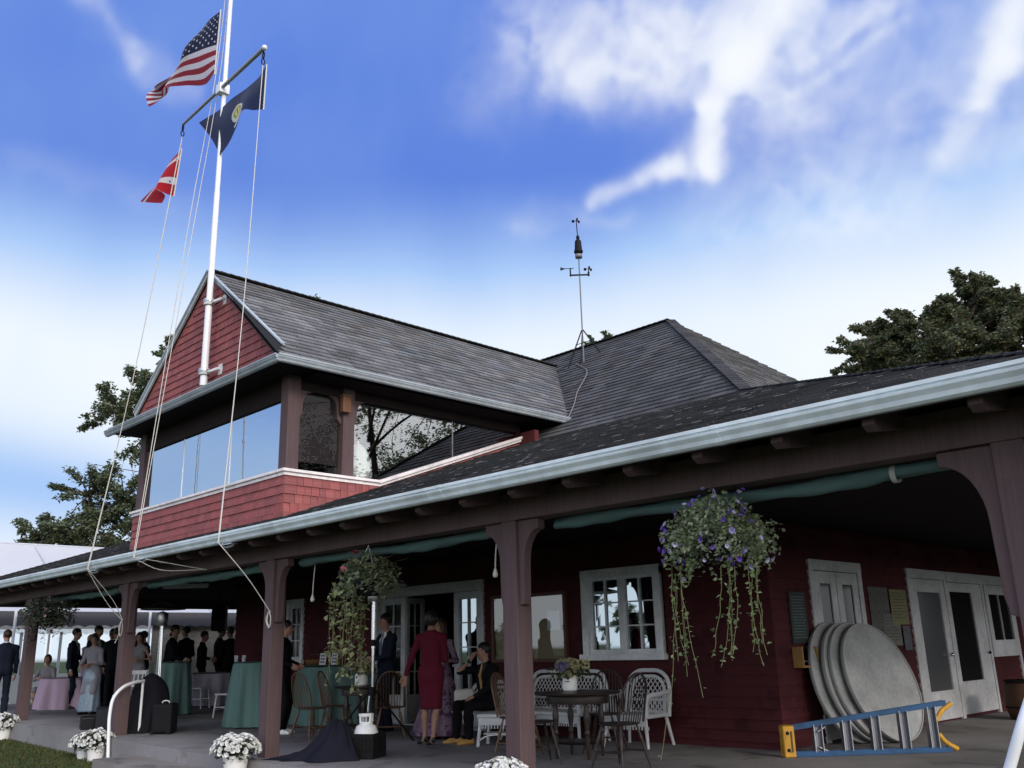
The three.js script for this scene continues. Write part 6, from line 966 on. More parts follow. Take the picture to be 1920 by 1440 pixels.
const tables = [
  [[-15.34, 0.06, -8.56], 0.35, 0.46, 1.08, M.teal, 1.1, 'teal tablecloth falling to the floor, in full view left of the middle post', 'tall bar table hidden under the teal cloth in full view left of the middle post'],
  [[-19.3, 0.11, -8.9], 0.34, 0.4, 1.05, M.teal, 2.4, 'teal tablecloth partly behind the black covered equipment', 'tall bar table hidden under the teal cloth behind the black equipment'],
  [[-14.6, 0.05, -9.75], 0.62, 0.68, 1.0, M.teal, 3.3, 'wide teal tablecloth under the tray and frames, behind the oak chairs', 'bar table hidden under the wide teal cloth by the wall'],
  [[-21.4, 0.14, -10.9], 0.6, 0.66, 0.74, mat([0.42, 0.4, 0.5], 0.85, { side: THREE.DoubleSide, metric: false }), 0.6, 'pale lilac tablecloth on the low table at the back of the porch', 'low round table hidden under the pale lilac cloth'],
  [[-23.6, 0.1, -8.3], 0.55, 0.62, 0.76, mat([0.48, 0.36, 0.46], 0.85, { side: THREE.DoubleSide, metric: false }), 4.1, 'pink tablecloth beside the man at the far left edge', 'low round table hidden under the pink cloth at the far left'],
];
for (const [p, rt, rb, h, m, s, lc, lt] of tables) { const [t, c] = clothTable(lt, p, rt, rb, h, m, s); c.userData.label = lc; }
{ // on the wide teal table
  const y = 1.053, t = thing('wicker_tray', 'brown basket tray at the left of the wide teal table', 'tray', [-14.95, y, -9.55]); part('tray', lathe([[0, 0], [0.17, 0], [0.2, 0.09], [0.185, 0.09], [0.16, 0.015], [0, 0.015]], 24).scale(1.1, 1, 0.8), mat([0.22, 0.11, 0.05], 0.8, { bumpMap: again(T.weave, 8), bumpScale: 0.004 }), t); part('handle', tube([[-0.2, 0.08, 0], [-0.12, 0.17, 0], [0.12, 0.17, 0], [0.2, 0.08, 0]], 0.01, 20, 6), M.brownPlastic, t);
  [[-14.62, -9.5, 'small printed card standing at the left of the pair on the wide teal table'], [-14.4, -9.6, 'small printed card standing at the right of the pair on the wide teal table']].forEach(([x, z, l], i) => { const c = thing('card', l, 'card', [x, y, z], 0.3); part('sheet', bx(-0.07, 0.0, -0.004, 0.07, 0.2, 0.004).rotateX(-0.15), M.paper, c); const ink = []; for (let k = 0; k < 6; k++) ink.push(bx(-0.05 + (k % 2) * 0.05, 0.03 + (k >> 1) * 0.055, 0.0045, -0.01 + (k % 2) * 0.05, 0.065 + (k >> 1) * 0.055, 0.006).rotateX(-0.15)); part('print', ink, mat([0.12, 0.12, 0.14], 0.8), c).userData.kind = 'stuff'; });
  const g = thing('drinking_glass', 'clear drinking glass on the tall teal table', 'glass', [-15.25, 1.141, -8.3]); part('bowl', lathe([[0, 0], [0.03, 0], [0.036, 0.11], [0.033, 0.11], [0.027, 0.01], [0, 0.01]], 18), mat([0.9, 0.92, 0.95], 0.05, { transmission: 0.8, thickness: 0 }), g);
  copy(g, [-15.33, 1.141, -8.2], 0.4, 'second clear drinking glass on the tall teal table, left of the first');
}
// rolled awnings under the beam
{
  const roll = (x0, x1, label) => { const t = thing('rolled_awning', label, 'awning', [(x0 + x1) / 2, 2.42, -6.6]), L = x1 - x0, g = new THREE.CylinderGeometry(0.055, 0.055, L, 14, Math.round(L * 14), false).rotateZ(Math.PI / 2), p = g.attributes.position; for (let i = 0; i < p.count; i++) { const x = p.getX(i), a = Math.atan2(p.getY(i), p.getZ(i)), k = 1 + 0.16 * Math.sin(x * 5 + a * 2 + x0) + 0.12 * Math.sin(x * 13 - a * 3) + 0.1 * (vnoise(x * 9, a * 2, 3) - 0.5); p.setY(i, p.getY(i) * k - 0.022 * Math.sin(Math.PI * (x / L + 0.5)) - 0.012 * Math.sin(x * 2.2)); p.setZ(i, p.getZ(i) * k); } g.computeVertexNormals(); part('cloth', g, M.awning, t); for (const x of x1 > -3 ? [L * 0.36] : []) part('strap', lathe([[0.064, -0.02], [0.068, -0.02], [0.068, 0.02], [0.064, 0.02]], 16).rotateZ(Math.PI / 2).translate(x, -0.02, 0), mat([0.4, 0.42, 0.4], 0.8), t); };
  roll(-6.1, -2.2, 'rolled green awning under the beam of the rightmost bay'); roll(-10.72, -6.95, 'rolled green awning under the beam between the two middle posts'); roll(-15.4, -11.45, 'rolled green awning under the beam behind the right flag line'); roll(-20.15, -16.15, 'rolled green awning under the beam of the leftmost bay in view');
  const pull = (label, x, y0, y1, z) => { const t = thing('pull_cord', label, 'cord', [x, y0, z], 0, null, true); part('cord', tube([[x, y0, z], [x - 0.03, lerp(y0, y1, 0.5), z], [x - 0.04, y1 + 0.08, z]], 0.008, 12, 5), M.rope, t); part('tassel', lathe([[0, 0], [0.022, 0.0], [0.028, 0.03], [0.01, 0.09], [0, 0.1]], 10).translate(x - 0.04, y1 - 0.02, z), M.rope, t); };
  pull('white pull cord hanging beside the bracket of the post near the round table', -6.98, 2.4, 1.98, -6.62); pull('pale green pull cord hanging right of the middle post', -10.55, 2.4, 1.92, -6.7);
}
// stepladder lying on its side in front of the folded tables
{
  const a = V(-5.74, 0, -9.9), b = V(-4.52, 0, -11.3), L = a.distanceTo(b), t = thing('stepladder', 'blue stepladder with yellow end caps lying on its side by the grey table tops', 'ladder', a.toArray(), Math.atan2(-(b.z - a.z), b.x - a.x));
  const hi = (x) => lerp(0.3, 0.52, x / L), rail = (y0, y1) => [bar([0.05, y0, 0], [L, y1, 0], 0.075, 0.03), bar([0.05, y0 + 0.0, 0.03], [L, y1, 0.03], 0.012, 0.055), bar([0.05, y0, -0.03], [L, y1, -0.03], 0.012, 0.055)];
  part('rail', rail(0.032, 0.032), M.blue, t); part('rail', rail(0.315, 0.53), M.blue, t);
  for (let i = 0; i < 5; i++) { const x = 0.33 + i * 0.335, w = 0.05; part('step', [bx(x - w, 0.05, -0.03, x + w, hi(x) - 0.0, -0.022), bx(x - w, 0.05, -0.03, x - w + 0.008, hi(x), 0.05), bx(x + w - 0.008, 0.05, -0.03, x + w, hi(x), 0.05), ...[-0.025, 0, 0.025].map((o) => bx(x + o - 0.004, 0.05, -0.022, x + o + 0.004, hi(x), -0.016))], M.alu, t); }
  const cap = part('top_cap', [bx(-0.08, 0.0, -0.09, 0.055, 0.34, 0.06, 0.02)], M.yellow, t); for (const y of [0.08, 0.26]) part('hole', lathe([[0, 0], [0.02, 0], [0.02, 0.004], [0, 0.004]], 14).rotateX(Math.PI / 2).translate(-0.03, y, 0.0605), M.black, cap); part('label', bx(0.0, 0.06, 0.0605, 0.022, 0.28, 0.062), mat([0.08, 0.05, 0.02], 0.6), cap);
  for (const [y0, y1] of [[0.05, 0.2], [0.5, 0.34]]) part('foot', tube([[L + 0.08, y0 - (y0 < 0.1 ? 0.02 : -0.02), 0], [L - 0.05, lerp(y0, y1, 0.4), 0], [L - 0.12, y1, 0.0]], 0.028, 12, 8), M.yellow, t);
  part('brace', [rod([0.33, 0.26, 0.02], [0.42, 0.31, 0.02], 0.012), rod([0.33, 0.1, 0.02], [0.44, 0.05, 0.02], 0.012)], M.alu, t);
}
// grey round folding table tops leaning on the wall
{
  const top = (label, x, z, lean, turn) => { const t = thing('table_top', label, 'table top', [x, 0, z], turn, 'grey round table tops leaning on the side wall'); const r = 0.76, tf = (g) => g.rotateX(Math.PI / 2).translate(0, r, 0).rotateX(-lean); part('board', tf(lathe([[0, -0.012], [r - 0.02, -0.012], [r - 0.02, 0.012], [0, 0.012]], 56)), M.greyTable, t); part('edge_band', tf(lathe([[r - 0.02, -0.024], [r, -0.02], [r, 0.02], [r - 0.006, 0.026], [r - 0.02, 0.022]], 56)), M.edgeBand, t); return t; };
  top('front grey round table top of the leaning stack', -5.35, -12.05, 0.3, Math.PI / 2 - 0.12);
  top('second grey round table top of the leaning stack, just behind the front one', -5.5, -11.93, 0.27, Math.PI / 2 - 0.1);
  top('third grey round table top of the leaning stack', -5.58, -11.86, 0.25, Math.PI / 2 - 0.09);
  top('rearmost grey round table top, against the glazed door', -5.72, -11.72, 0.23, Math.PI / 2 - 0.06);
}
// things on the side wall and beyond
{
  const X = (g) => g.applyMatrix4(onSide(0)), sg = thing('wall_sign', 'dark wall sign with faint pale lettering lines by the wall corner', 'sign', [-6.1, 1.5, -11.06], 0, null, true);
  part('board', X(bx(10.85, 1.22, 0.022, 11.26, 1.86, 0.045, 0.004)), mat([0.022, 0.03, 0.03], 0.6), sg); const ln = []; R = mulberry(61); for (let i = 0; i < 15; i++) { let u = 10.9; const y = 1.79 - i * 0.036; while (u < 11.18) { const w = rr(0.02, 0.06); ln.push(X(bx(u, y, 0.0452, Math.min(u + w, 11.21), y + 0.012, 0.0465))); u += w + 0.012; } } part('lettering', ln, mat([0.13, 0.17, 0.17], 0.7), sg).userData.kind = 'stuff';
  const bxm = mat([0.35, 0.2, 0.07], 0.6, { map: again(T.grain, 3, 1.5) }), wb = thing('wooden_wall_box', 'open wooden box fixed to the wall under the dark sign', 'box', [-6.05, 1.0, -11.05], 0, null, true); part('side_panel', [X(bx(10.83, 0.93, 0.022, 10.855, 1.18, 0.16)), X(bx(11.2, 0.93, 0.022, 11.225, 1.18, 0.16))], bxm, wb); part('floor_panel', [X(bx(10.856, 0.93, 0.022, 11.199, 0.955, 0.16))], bxm, wb); part('back_panel', X(bx(10.856, 0.956, 0.022, 11.199, 1.16, 0.03)), M.black, wb); part('rail', X(bx(10.95, 1.0, 0.1, 11.12, 1.01, 0.112)), M.steel, wb);
  R = mulberry(62); [[13.12, 13.75, 1.3, 1.98], [13.5, 14.05, 1.15, 1.6], [13.8, 14.38, 1.45, 1.96], [14.1, 14.36, 1.08, 1.43], [13.16, 13.46, 1.08, 1.28]].forEach(([a, b, c, d], i) => { const p = thing('notice', ['large pale notice left on the side wall between the doors', 'dull notice low in the middle of the side wall papers', 'pale notice high on the right of the side wall papers', 'narrow white notice low on the right, next to the open door', 'small notice low on the left of the side wall papers'][i], 'notice', [-6.1, c, -(a + b) / 2], 0, null, true); part('sheet', X(bx(a, c, 0.032 + i * 0.003, b, d, 0.034 + i * 0.003)), mat([0.14 + 0.05 * (i % 3), 0.14 + 0.048 * (i % 3), 0.135 + 0.04 * (i % 2)], 0.95, { map: again(T.mottle, 4) }), p); const l = []; for (let y = d - 0.06; y > c + 0.05; y -= 0.045) l.push(X(bx(a + 0.04, y, 0.0342 + i * 0.003, b - rr(0.05, 0.2), y + 0.012, 0.035 + i * 0.003))); part('print', l, mat([0.1, 0.1, 0.1], 0.95), p).userData.kind = 'stuff'; });
  const br = thing('barrel', 'brown barrel-shaped bin beyond the doors at the right edge', 'bin', [-5.2, 0, -16.2]); br.scale.setScalar(0.9); part('drum', lathe([[0, 0], [0.3, 0], [0.35, 0.2], [0.36, 0.35], [0.34, 0.55], [0.31, 0.62], [0.28, 0.62], [0.27, 0.5], [0, 0.48]], 32), M.brownPlastic, br); part('rim', lathe([[0.28, 0.6], [0.325, 0.6], [0.33, 0.65], [0.28, 0.65]], 32), M.black, br); part('hoop', lathe([[0.345, 0.19], [0.358, 0.19], [0.363, 0.22], [0.35, 0.22]], 32), M.black, br);
  // notice boards on the front wall
  const board = (label, x0, x1, y0, y1) => { const t = thing('notice_board', label, 'notice board', [(x0 + x1) / 2, y0, WZ], 0, null, true), f = 0.05, z = WZ + 0.022; part('frame', [bx(x0, y0, z, x0 + f, y1, z + 0.06), bx(x1 - f, y0, z, x1, y1, z + 0.06), bx(x0 + f, y0, z, x1 - f, y0 + f, z + 0.058), bx(x0 + f, y1 - f, z, x1 - f, y1, z + 0.058)], mat([0.1, 0.045, 0.03], 0.5, { map: again(T.grain, 3) }), t); part('backing', bx(x0 + f, y0 + f, z, x1 - f, y1 - f, z + 0.01), M.cork, t); part('glass', quadsGeo([[[x0 + f, y0 + f, z + 0.046], [x1 - f, y0 + f, z + 0.046], [x1 - f, y1 - f, z + 0.046], [x0 + f, y1 - f, z + 0.046]]]), M.boardGlass, t); return t; };
  const b2 = board('framed notice board with a white sheet, right of the post', -10.28, -9.5, 1.04, 2.06); part('paper', bx(-9.92, 1.5, WZ + 0.034, -9.66, 1.78, WZ + 0.036), M.paper, b2); part('latch', ball(-9.545, 1.55, WZ + 0.085, 0.015), M.black, b2);
  board('framed notice board half behind the post, left of the one with the white sheet', -11.12, -10.36, 1.04, 2.07);
}
// handrails
{
  const t = thing('handrail', 'bent white pipe handrail beside the porch step at the left', 'handrail', [-15.7, -0.2, -5.95], 0, null, true); part('rail', tube([[-15.17, -0.32, -6.07], [-15.25, 0.1, -6.075], [-15.32, 0.42, -6.09], [-15.35, 0.66, -6.14], [-15.39, 0.8, -6.28], [-15.52, 0.865, -6.5], [-15.7, 0.885, -6.75]], 0.026, 60, 10), M.whitePole, t); part('socket', lathe([[0.026, 0], [0.05, 0], [0.045, 0.03], [0.026, 0.03]], 14).translate(-15.17, -0.33, -6.07), M.steel, t); part('wall_leg', [rod([-15.7, 0.885, -6.74], [-15.7, 0.06, -6.74], 0.022)], M.whitePole, t);
  const u = thing('handrail', 'white pipe handrail cut off by the bottom right corner', 'handrail', [-1.25, -0.17, -4.2], 0, null, true); part('rail', tube([[-1.7, 0.05, -4.0], [-1.5, 0.52, -4.0], [-1.39, 0.76, -4.0], [-1.31, 0.94, -4.0], [-1.25, 1.11, -4.1], [-1.15, 1.3, -4.25], [-1.0, 1.4, -4.6]], 0.021, 40, 10), M.whitePole, u);
}
// patio heaters and the band's covered equipment
{
  const t = thing('patio_heater', 'tall patio heater with a wide reflector by the second post from the left', 'patio heater', [-18.2, 0.1, -8.1]); part('base', lathe([[0, 0], [0.24, 0], [0.24, 0.05], [0.2, 0.07], [0.2, 0.6], [0.08, 0.7], [0, 0.7]], 24), M.black, t); for (const [x, r] of [[-0.07, 0.024], [0.03, 0.028], [0.1, 0.016]]) part('pole', rod([x, 0.62, 0], [x * 0.4, 1.85, 0], r), M.chrome, t); part('burner', lathe([[0.03, 1.75], [0.1, 1.75], [0.11, 1.98], [0.05, 2.02], [0, 2.02]], 20), M.steel, t); part('reflector', lathe([[0, 2.2], [0.1, 2.19], [0.42, 2.08], [0.43, 2.06], [0.41, 2.065], [0.1, 2.16], [0, 2.17]], 32), mat([0.16, 0.16, 0.17], 0.35, { metalness: 1 }), t); part('rod', rod([0, 2.0, 0], [0, 2.18, 0], 0.012), M.steel, t);
  const u = thing('patio_heater', 'patio heater on three splayed dark legs behind the ivy basket', 'patio heater', [-11.1, 0, -8.05]); part('pole', [rod([0, 0.7, 0], [0.0, 1.35, 0], 0.022), rod([0, 1.3, 0], [0, 2.05, 0], 0.03)], M.chrome, u); part('collar', [rod([0, 1.33, 0], [0, 1.42, 0], 0.036), rod([0, 0.66, 0], [0, 0.78, 0], 0.045)], M.black, u); for (const [x, z] of [[0.72, 0.52], [-0.62, 0.3], [0.0, -0.75]]) part('leg', rod([0, 0.78, 0], [x, 0, z], 0.014), M.black, u); part('burner', lathe([[0.04, 1.95], [0.09, 1.95], [0.1, 2.12], [0, 2.14]], 18), M.steel, u); part('reflector', lathe([[0, 2.3], [0.12, 2.29], [0.46, 2.19], [0.47, 2.17], [0.45, 2.175], [0.12, 2.27], [0, 2.28]], 32), mat([0.55, 0.57, 0.6], 0.3, { metalness: 0.9 }), u); part('hook', tube([[0.0, 0.66, 0.05], [0.0, 0.5, 0.07], [0.03, 0.45, 0.09], [0.05, 0.5, 0.1]], 0.01, 14, 6), M.whitePole, u);
  const pc = thing('propane_tank', 'white propane tank standing in a black crate', 'gas bottle', [-9.98, 0.06, -7.15]); part('tank', lathe([[0, 0], [0.13, 0.01], [0.15, 0.06], [0.15, 0.24], [0.12, 0.31], [0.05, 0.35], [0, 0.35]], 28), M.potWhite, pc); part('collar', [lathe([[0.07, 0.33], [0.08, 0.33], [0.085, 0.36], [0.074, 0.36]], 24), lathe([[0.078, 0.42], [0.09, 0.42], [0.095, 0.455], [0.08, 0.455]], 24), ...[0, 1.7, 3.3, 4.9].map((a) => rod([0.078 * Math.cos(a), 0.35, 0.078 * Math.sin(a)], [0.084 * Math.cos(a), 0.43, 0.084 * Math.sin(a)], 0.014))], M.potWhite, pc); part('valve', [rod([0, 0.34, 0], [0, 0.42, 0], 0.025), rod([-0.03, 0.4, 0], [0.05, 0.4, 0], 0.012)], M.steel, pc);
  const cr = thing('crate', 'black plastic crate holding the propane tank', 'crate', [-9.98, 0, -7.15], 0.5); const w = 0.19, H = 0.29; part('base', bx(-w, 0, -w, w, 0.02, w), M.black, cr); for (const [k, s] of [[0, 1], [0, -1], [1, 1], [1, -1]]) { const g = [bx(-w + 0.01, 0.02, w - 0.022, w - 0.01, H - 0.01, w - 0.014), bx(-w, 0.02, w - 0.012, w, 0.07, w), bx(-w, H - 0.05, w - 0.012, w, H, w), ...Array.from({ length: 8 }, (_, i) => bx(-w + i * 0.0514, 0.07, w - 0.01, -w + i * 0.0514 + 0.02, H - 0.05, w - 0.002)), bx(-w, 0.12, w - 0.009, w, 0.135, w - 0.003)]; part('side', g.map((q) => q.rotateY(k * Math.PI / 2 + (s < 0 ? Math.PI : 0))), M.black, cr); }
  const heapG = (rx, ry, rz, seed, rough) => { const g = new THREE.IcosahedronGeometry(1, 5), p = g.attributes.position; for (let i = 0; i < p.count; i++) { const x = p.getX(i), y = p.getY(i), z = p.getZ(i), n = 1 + rough * (fbm(x * 1.6 + seed, y * 1.6, z * 1.6, 4) - 0.5) + 0.05 * Math.sin(Math.atan2(z, x) * 9 + seed) * (1 - Math.max(0, y)); p.setXYZ(i, x * rx * n, Math.max(-0.02, (y > 0 ? y : y * 0.3) * ry * n), z * rz * n * (1 + (y < 0.2 ? 0.25 : 0))); } return toCreasedNormals(mergeVertices(g.deleteAttribute('uv').deleteAttribute('normal')), 1.2); };
  const slump = () => { const P = [], ix = [], nr = 40, na = 90; for (let j = 0; j <= nr; j++) for (let i = 0; i <= na; i++) { const a = i / na * 6.28319, q = j / nr, R0 = 0.55 + 0.12 * Math.sin(a * 3 + 1) + 0.08 * Math.sin(a * 7), u = q * R0 * Math.cos(a) * 1.25 + 0.22 * q, v = q * R0 * Math.sin(a) * 0.62, pk = Math.exp(-Math.pow((u + 0.02) / 0.24, 2) - Math.pow(v / 0.25, 2)), sh = Math.exp(-Math.pow((u - 0.2) / 0.3, 2) - Math.pow((v - 0.05) / 0.25, 2)), fl = Math.sin(a * 11 + Math.sin(q * 5) * 1.5) * 0.035 * Math.sin(Math.PI * Math.min(1, q * 1.1)) + 0.07 * (fbm(u * 4 + 3, v * 4, 2, 4) - 0.5); const y = Math.max(0.006, (0.36 * Math.pow(pk, 0.7) + 0.15 * sh + 0.03 + fl) * (1 - Math.pow(q, 6))); P.push(u, y, v); } for (let j = 0; j < nr; j++) for (let i = 0; i < na; i++) { const o = j * (na + 1) + i; ix.push(o, o + 1, o + na + 1, o + 1, o + na + 2, o + na + 1); } const g = new THREE.BufferGeometry(); g.setAttribute('position', new THREE.Float32BufferAttribute(P, 3)); g.setIndex(ix); g.computeVertexNormals(); return g.scale(0.86, 0.95, 0.9).rotateY(-2.4); };
  const hp = thing('cloth_heap', 'heap of dark cloth slumped on the porch floor beside the crate', 'cover', [-10.15, 0, -6.85]); part('cloth', slump(), mat([0.014, 0.015, 0.024], 0.9, { side: THREE.DoubleSide, bumpMap: again(T.weave, 14), bumpScale: 0.001 }), hp);
  const eq = thing('covered_equipment', 'tall black covered equipment beside the second post', 'cover', [-15.98, 0.06, -7.0]); part('cover', [heapG(0.4, 0.95, 0.34, 14, 0.5)], M.blackCloth, eq);
  const cs = thing('equipment_case', 'black hard case with a pale handle beside the covered equipment', 'case', [-15.35, 0.06, -7.0], 0.7); part('shell', new RoundedBoxGeometry(0.34, 0.46, 0.26, 3, 0.04).translate(0, 0.24, 0), M.black, cs); part('handle', tube([[-0.06, 0.47, 0], [-0.05, 0.5, 0], [0.05, 0.5, 0], [0.06, 0.47, 0]], 0.01, 10, 6), M.potWhite, cs); part('wheel', [rod([-0.14, 0.03, 0.12], [-0.14, 0.03, 0.15], 0.03), rod([0.14, 0.03, 0.12], [0.14, 0.03, 0.15], 0.03)], M.black, cs);
  const b1 = thing('equipment_box', 'dark square box on the edge of the porch, left of the handrail', 'box', [-16.75, 0.08, -6.75], 0.25); part('body', bx(-0.26, 0, -0.2, 0.26, 0.38, 0.2, 0.015), M.black, b1); part('grille', bx(-0.22, 0.04, 0.2, 0.22, 0.34, 0.206), mat([0.03, 0.03, 0.032], 0.7, { bumpMap: again(T.weave, 12), bumpScale: 0.003 }), b1); part('lid', bx(-0.265, 0.33, -0.205, 0.265, 0.345, 0.199), mat([0.05, 0.05, 0.055], 0.5), b1);
  const b2 = copy(b1, [-17.35, 0.085, -6.6], -0.3, 'lower dark box on the porch edge, left of the square box'); b2.scale.set(0.85, 0.55, 0.9);
  const sp = thing('loudspeaker', 'black loudspeaker hanging under the porch roof in front of the canvas curtain', 'loudspeaker', [-22.1, 1.85, -11.3], 0.9); part('cabinet', bx(-0.17, 0.0, -0.16, 0.17, 0.62, 0.16, 0.02), M.black, sp); part('grille', bx(-0.15, 0.04, 0.16, 0.15, 0.58, 0.168), M.blackCloth, sp); part('bracket', rod([0, 0.6, 0], [0, 0.86, 0], 0.03), M.black, sp);
  for (const [x, z, l] of [[-19.2, -9.0, 'long tube light under the dark porch ceiling, nearer the middle'], [-18.9, -8.2, 'long tube light under the dark porch ceiling, behind the rolled awning'], [-17.6, -7.4, 'curved pale strip light under the ceiling near the beam']]) { const tb = thing('ceiling_light', l, 'ceiling light', [x, 2.66, z], 0.75); part('housing', bx(-0.5, 0.03, -0.05, 0.5, 0.085, 0.05, 0.008), M.whitePaint, tb); part('diffuser', bx(-0.48, 0, -0.04, 0.48, 0.028, 0.04, 0.008), mat([0.7, 0.7, 0.72], 0.4), tb); }
}
// ================================================================ the marquee beyond the left end
{
  const t = thing('marquee', 'white marquee with a pitched roof beyond the left end of the porch', 'tent', [-31, 0, -14], 0, null, true), ex = -26.9, fx = -35.1, rx = -31, ey = 2.52, ry = 4.72, z0 = -4.2, z1 = -26, q = 3.6;
  const sag = (a, b, c, d, n = 8) => { const out = [], P = (u, v) => { const p = mix3(mix3(a, b, u), mix3(d, c, u), v); p[1] -= 0.09 * Math.sin(Math.PI * v) * (0.4 + 0.6 * Math.sin(Math.PI * u)); return p; }; for (let i = 0; i < n; i++) for (let j = 0; j < n; j++) out.push([P(i / n, j / n), P((i + 1) / n, j / n), P((i + 1) / n, (j + 1) / n), P(i / n, (j + 1) / n)]); return out; };
  const A = [rx, ry, z0 - q], B = [rx, ry, z1 + q];
  part('canopy', quadsGeo([...sag([ex, ey, z0], [ex, ey, z1], B, A), ...sag([fx, ey, z1], [fx, ey, z0], A, B), ...sag([fx, ey, z0], [ex, ey, z0], A, A), ...sag([ex, ey, z1], [fx, ey, z1], B, B)]), M.tent, t);
  part('seam', [tube([[ex, ey + 0.02, z0], mix3([ex, ey - 0.05, z0], A, 0.5), [A[0], A[1] + 0.02, A[2]]], 0.03, 14, 6), tube([A, B].map((p) => [p[0], p[1] + 0.01, p[2]]), 0.03, 8, 6), ...[-9.5, -13.5, -17.5, -21.5].map((z) => bar([ex, ey + 0.02, z], [rx, ry + 0.01, z], 0.05, 0.02))], mat([0.5, 0.52, 0.56], 0.6), t);
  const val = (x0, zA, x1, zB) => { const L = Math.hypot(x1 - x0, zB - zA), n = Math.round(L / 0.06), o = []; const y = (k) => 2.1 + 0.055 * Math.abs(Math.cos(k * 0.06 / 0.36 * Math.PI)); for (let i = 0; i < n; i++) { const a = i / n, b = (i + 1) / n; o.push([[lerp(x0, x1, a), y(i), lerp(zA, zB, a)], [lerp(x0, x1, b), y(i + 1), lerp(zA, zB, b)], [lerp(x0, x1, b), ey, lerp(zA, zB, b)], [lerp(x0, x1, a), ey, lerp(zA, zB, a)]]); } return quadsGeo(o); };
  part('valance', [val(ex, z0, ex, z1)], mat([0.1, 0.1, 0.11], 0.85, { side: THREE.DoubleSide }), t, 'scalloped valance beside the porch, its shade put into the colour'); part('valance', [val(fx, z1, fx, z0)], M.tentShade, t); part('valance', [val(fx, z0, ex, z0)], M.tentShade, t);  // near valance: the porch shade is put into its dark colour
  for (const z of [z0, -8.0, -11.6, -15.5, -20, z1]) for (const x of [ex, fx]) part('tent_pole', rod([x, -0.35, z], [x, ey, z], 0.04, 0.04, 10), M.whitePole, t);
  part('side_wall', quadsGeo(Array.from({ length: 30 }, (_, i) => { const za = -11.75 - i * 0.47, zb = za - 0.47, xa = ex - 0.14 + 0.05 * Math.sin(i * 1.7), xb = ex - 0.14 + 0.05 * Math.sin((i + 1) * 1.7); return [[xa, -0.3, za], [xb, -0.3, zb], [xb, 2.5, zb], [xa, 2.5, za]]; })), M.cream, t, 'white canvas side curtain, warm dim light put into its colour');
  part('far_wall', quadsGeo(Array.from({ length: 10 }, (_, i) => { const xa = fx + i * 0.82, xb = xa + 0.82; return [[xa, -0.3, z1], [xb, -0.3, z1], [xb, 2.5, z1], [xa, 2.5, z1]]; })), M.tentShade, t);
  part('lower_wall', [bx(fx - 0.02, -0.3, z1, fx - 0.005, 0.8, z0)], M.tentShade, t); for (let z = z0 - 1.3; z > z1; z -= 1.3) part('window_bar', bx(fx - 0.02, 0.8, z - 0.05, fx - 0.004, 2.2, z + 0.05), M.tentShade, t);
  for (const [a, b] of [[-4.4, -7.9], [-8.1, -11.5], [-11.7, -15.4], [-15.6, -19.9], [-20.1, -25.9]]) part('clear_panel', quadsGeo([[[fx, -0.2, a], [fx, -0.2, b], [fx, 2.3, b], [fx, 2.3, a]]]), M.glass, t);
}
// ================================================================ the guests
R = mulberry(1001);
const floral = texGray(256, (u, v) => { const n = fbm(u * 14, v * 14, 3, 3, 14), m = fbm(u * 20, v * 20, 8, 3, 20); if (n > 0.62) return [0.2, 0.1, 0.22]; if (m > 0.62) return [0.62, 0.42, 0.5]; return [0.42, 0.34, 0.42]; });
M.floral = mat([0.36, 0.33, 0.36], 0.85, { map: again(floral, 1.6) });
const sequin = texGray(128, (u, v) => { const n = vnoise(u * 64, v * 64, 3, 64); return n > 0.75 ? [1, 1, 1] : [0.45 + 0.3 * n, 0.55 + 0.3 * n, 0.62 + 0.3 * n]; });
M.silver = mat([0.4, 0.46, 0.52], 0.4, { map: again(sequin, 3), metalness: 0.25 });
M.greyBlouse = mat([0.3, 0.29, 0.34], 0.85);
M.goldTie = mat([0.4, 0.27, 0.1], 0.6); M.lilacDress = mat([0.34, 0.26, 0.36], 0.85); M.greyDress = mat([0.25, 0.25, 0.27], 0.85);
person('woman in a fitted wine-red dress and black heels, seen from behind near the garden doors', { pos: [-10.05, 0, -8.25], turn: -2.45, h: 1.74, fem: true, fine: 1, outfit: 'dress', cloth: M.wine, len: 0.5, flare: -0.035, stride: 0.03, heels: true, back: true, hair: 'bob', feet: { L: [0.1, 0.06, 0.05], R: [-0.04, -0.1, 0.05] }, toe: { L: [0.7, 0.7], R: [0.5, 0.8] }, hands: { L: [0.36, 0.93, 0.06], R: [-0.06, 1.14, 0.26] }, elbow: { L: [0.4, -0.2, -0.8], R: [-0.3, -1, -0.2] }, handDir: { L: [0.25, -1, 0.1] }, palm: { L: [0, 0, -1] }, head: { yaw: -0.25, pitch: 0.05 }, skin: M.skinTan, sleeve: 0.93 });
person('woman in a long floral dress facing the woman in wine red', { pos: [-11.05, 0, -9.25], turn: 0.5, h: 1.72, fem: true, fine: 1, outfit: 'dress', cloth: M.floral, len: 0.06, flare: 0.27, pleat: 0.022, sleeve: 0.5, hair: 'long', hairMat: M.hairBrown, hands: { L: [0.16, 1.1, 0.26], R: [-0.2, 1.0, 0.22] }, head: { yaw: -0.4, pitch: 0.05 }, feet: { L: [0.1, 0.04], R: [-0.1, -0.03] } });
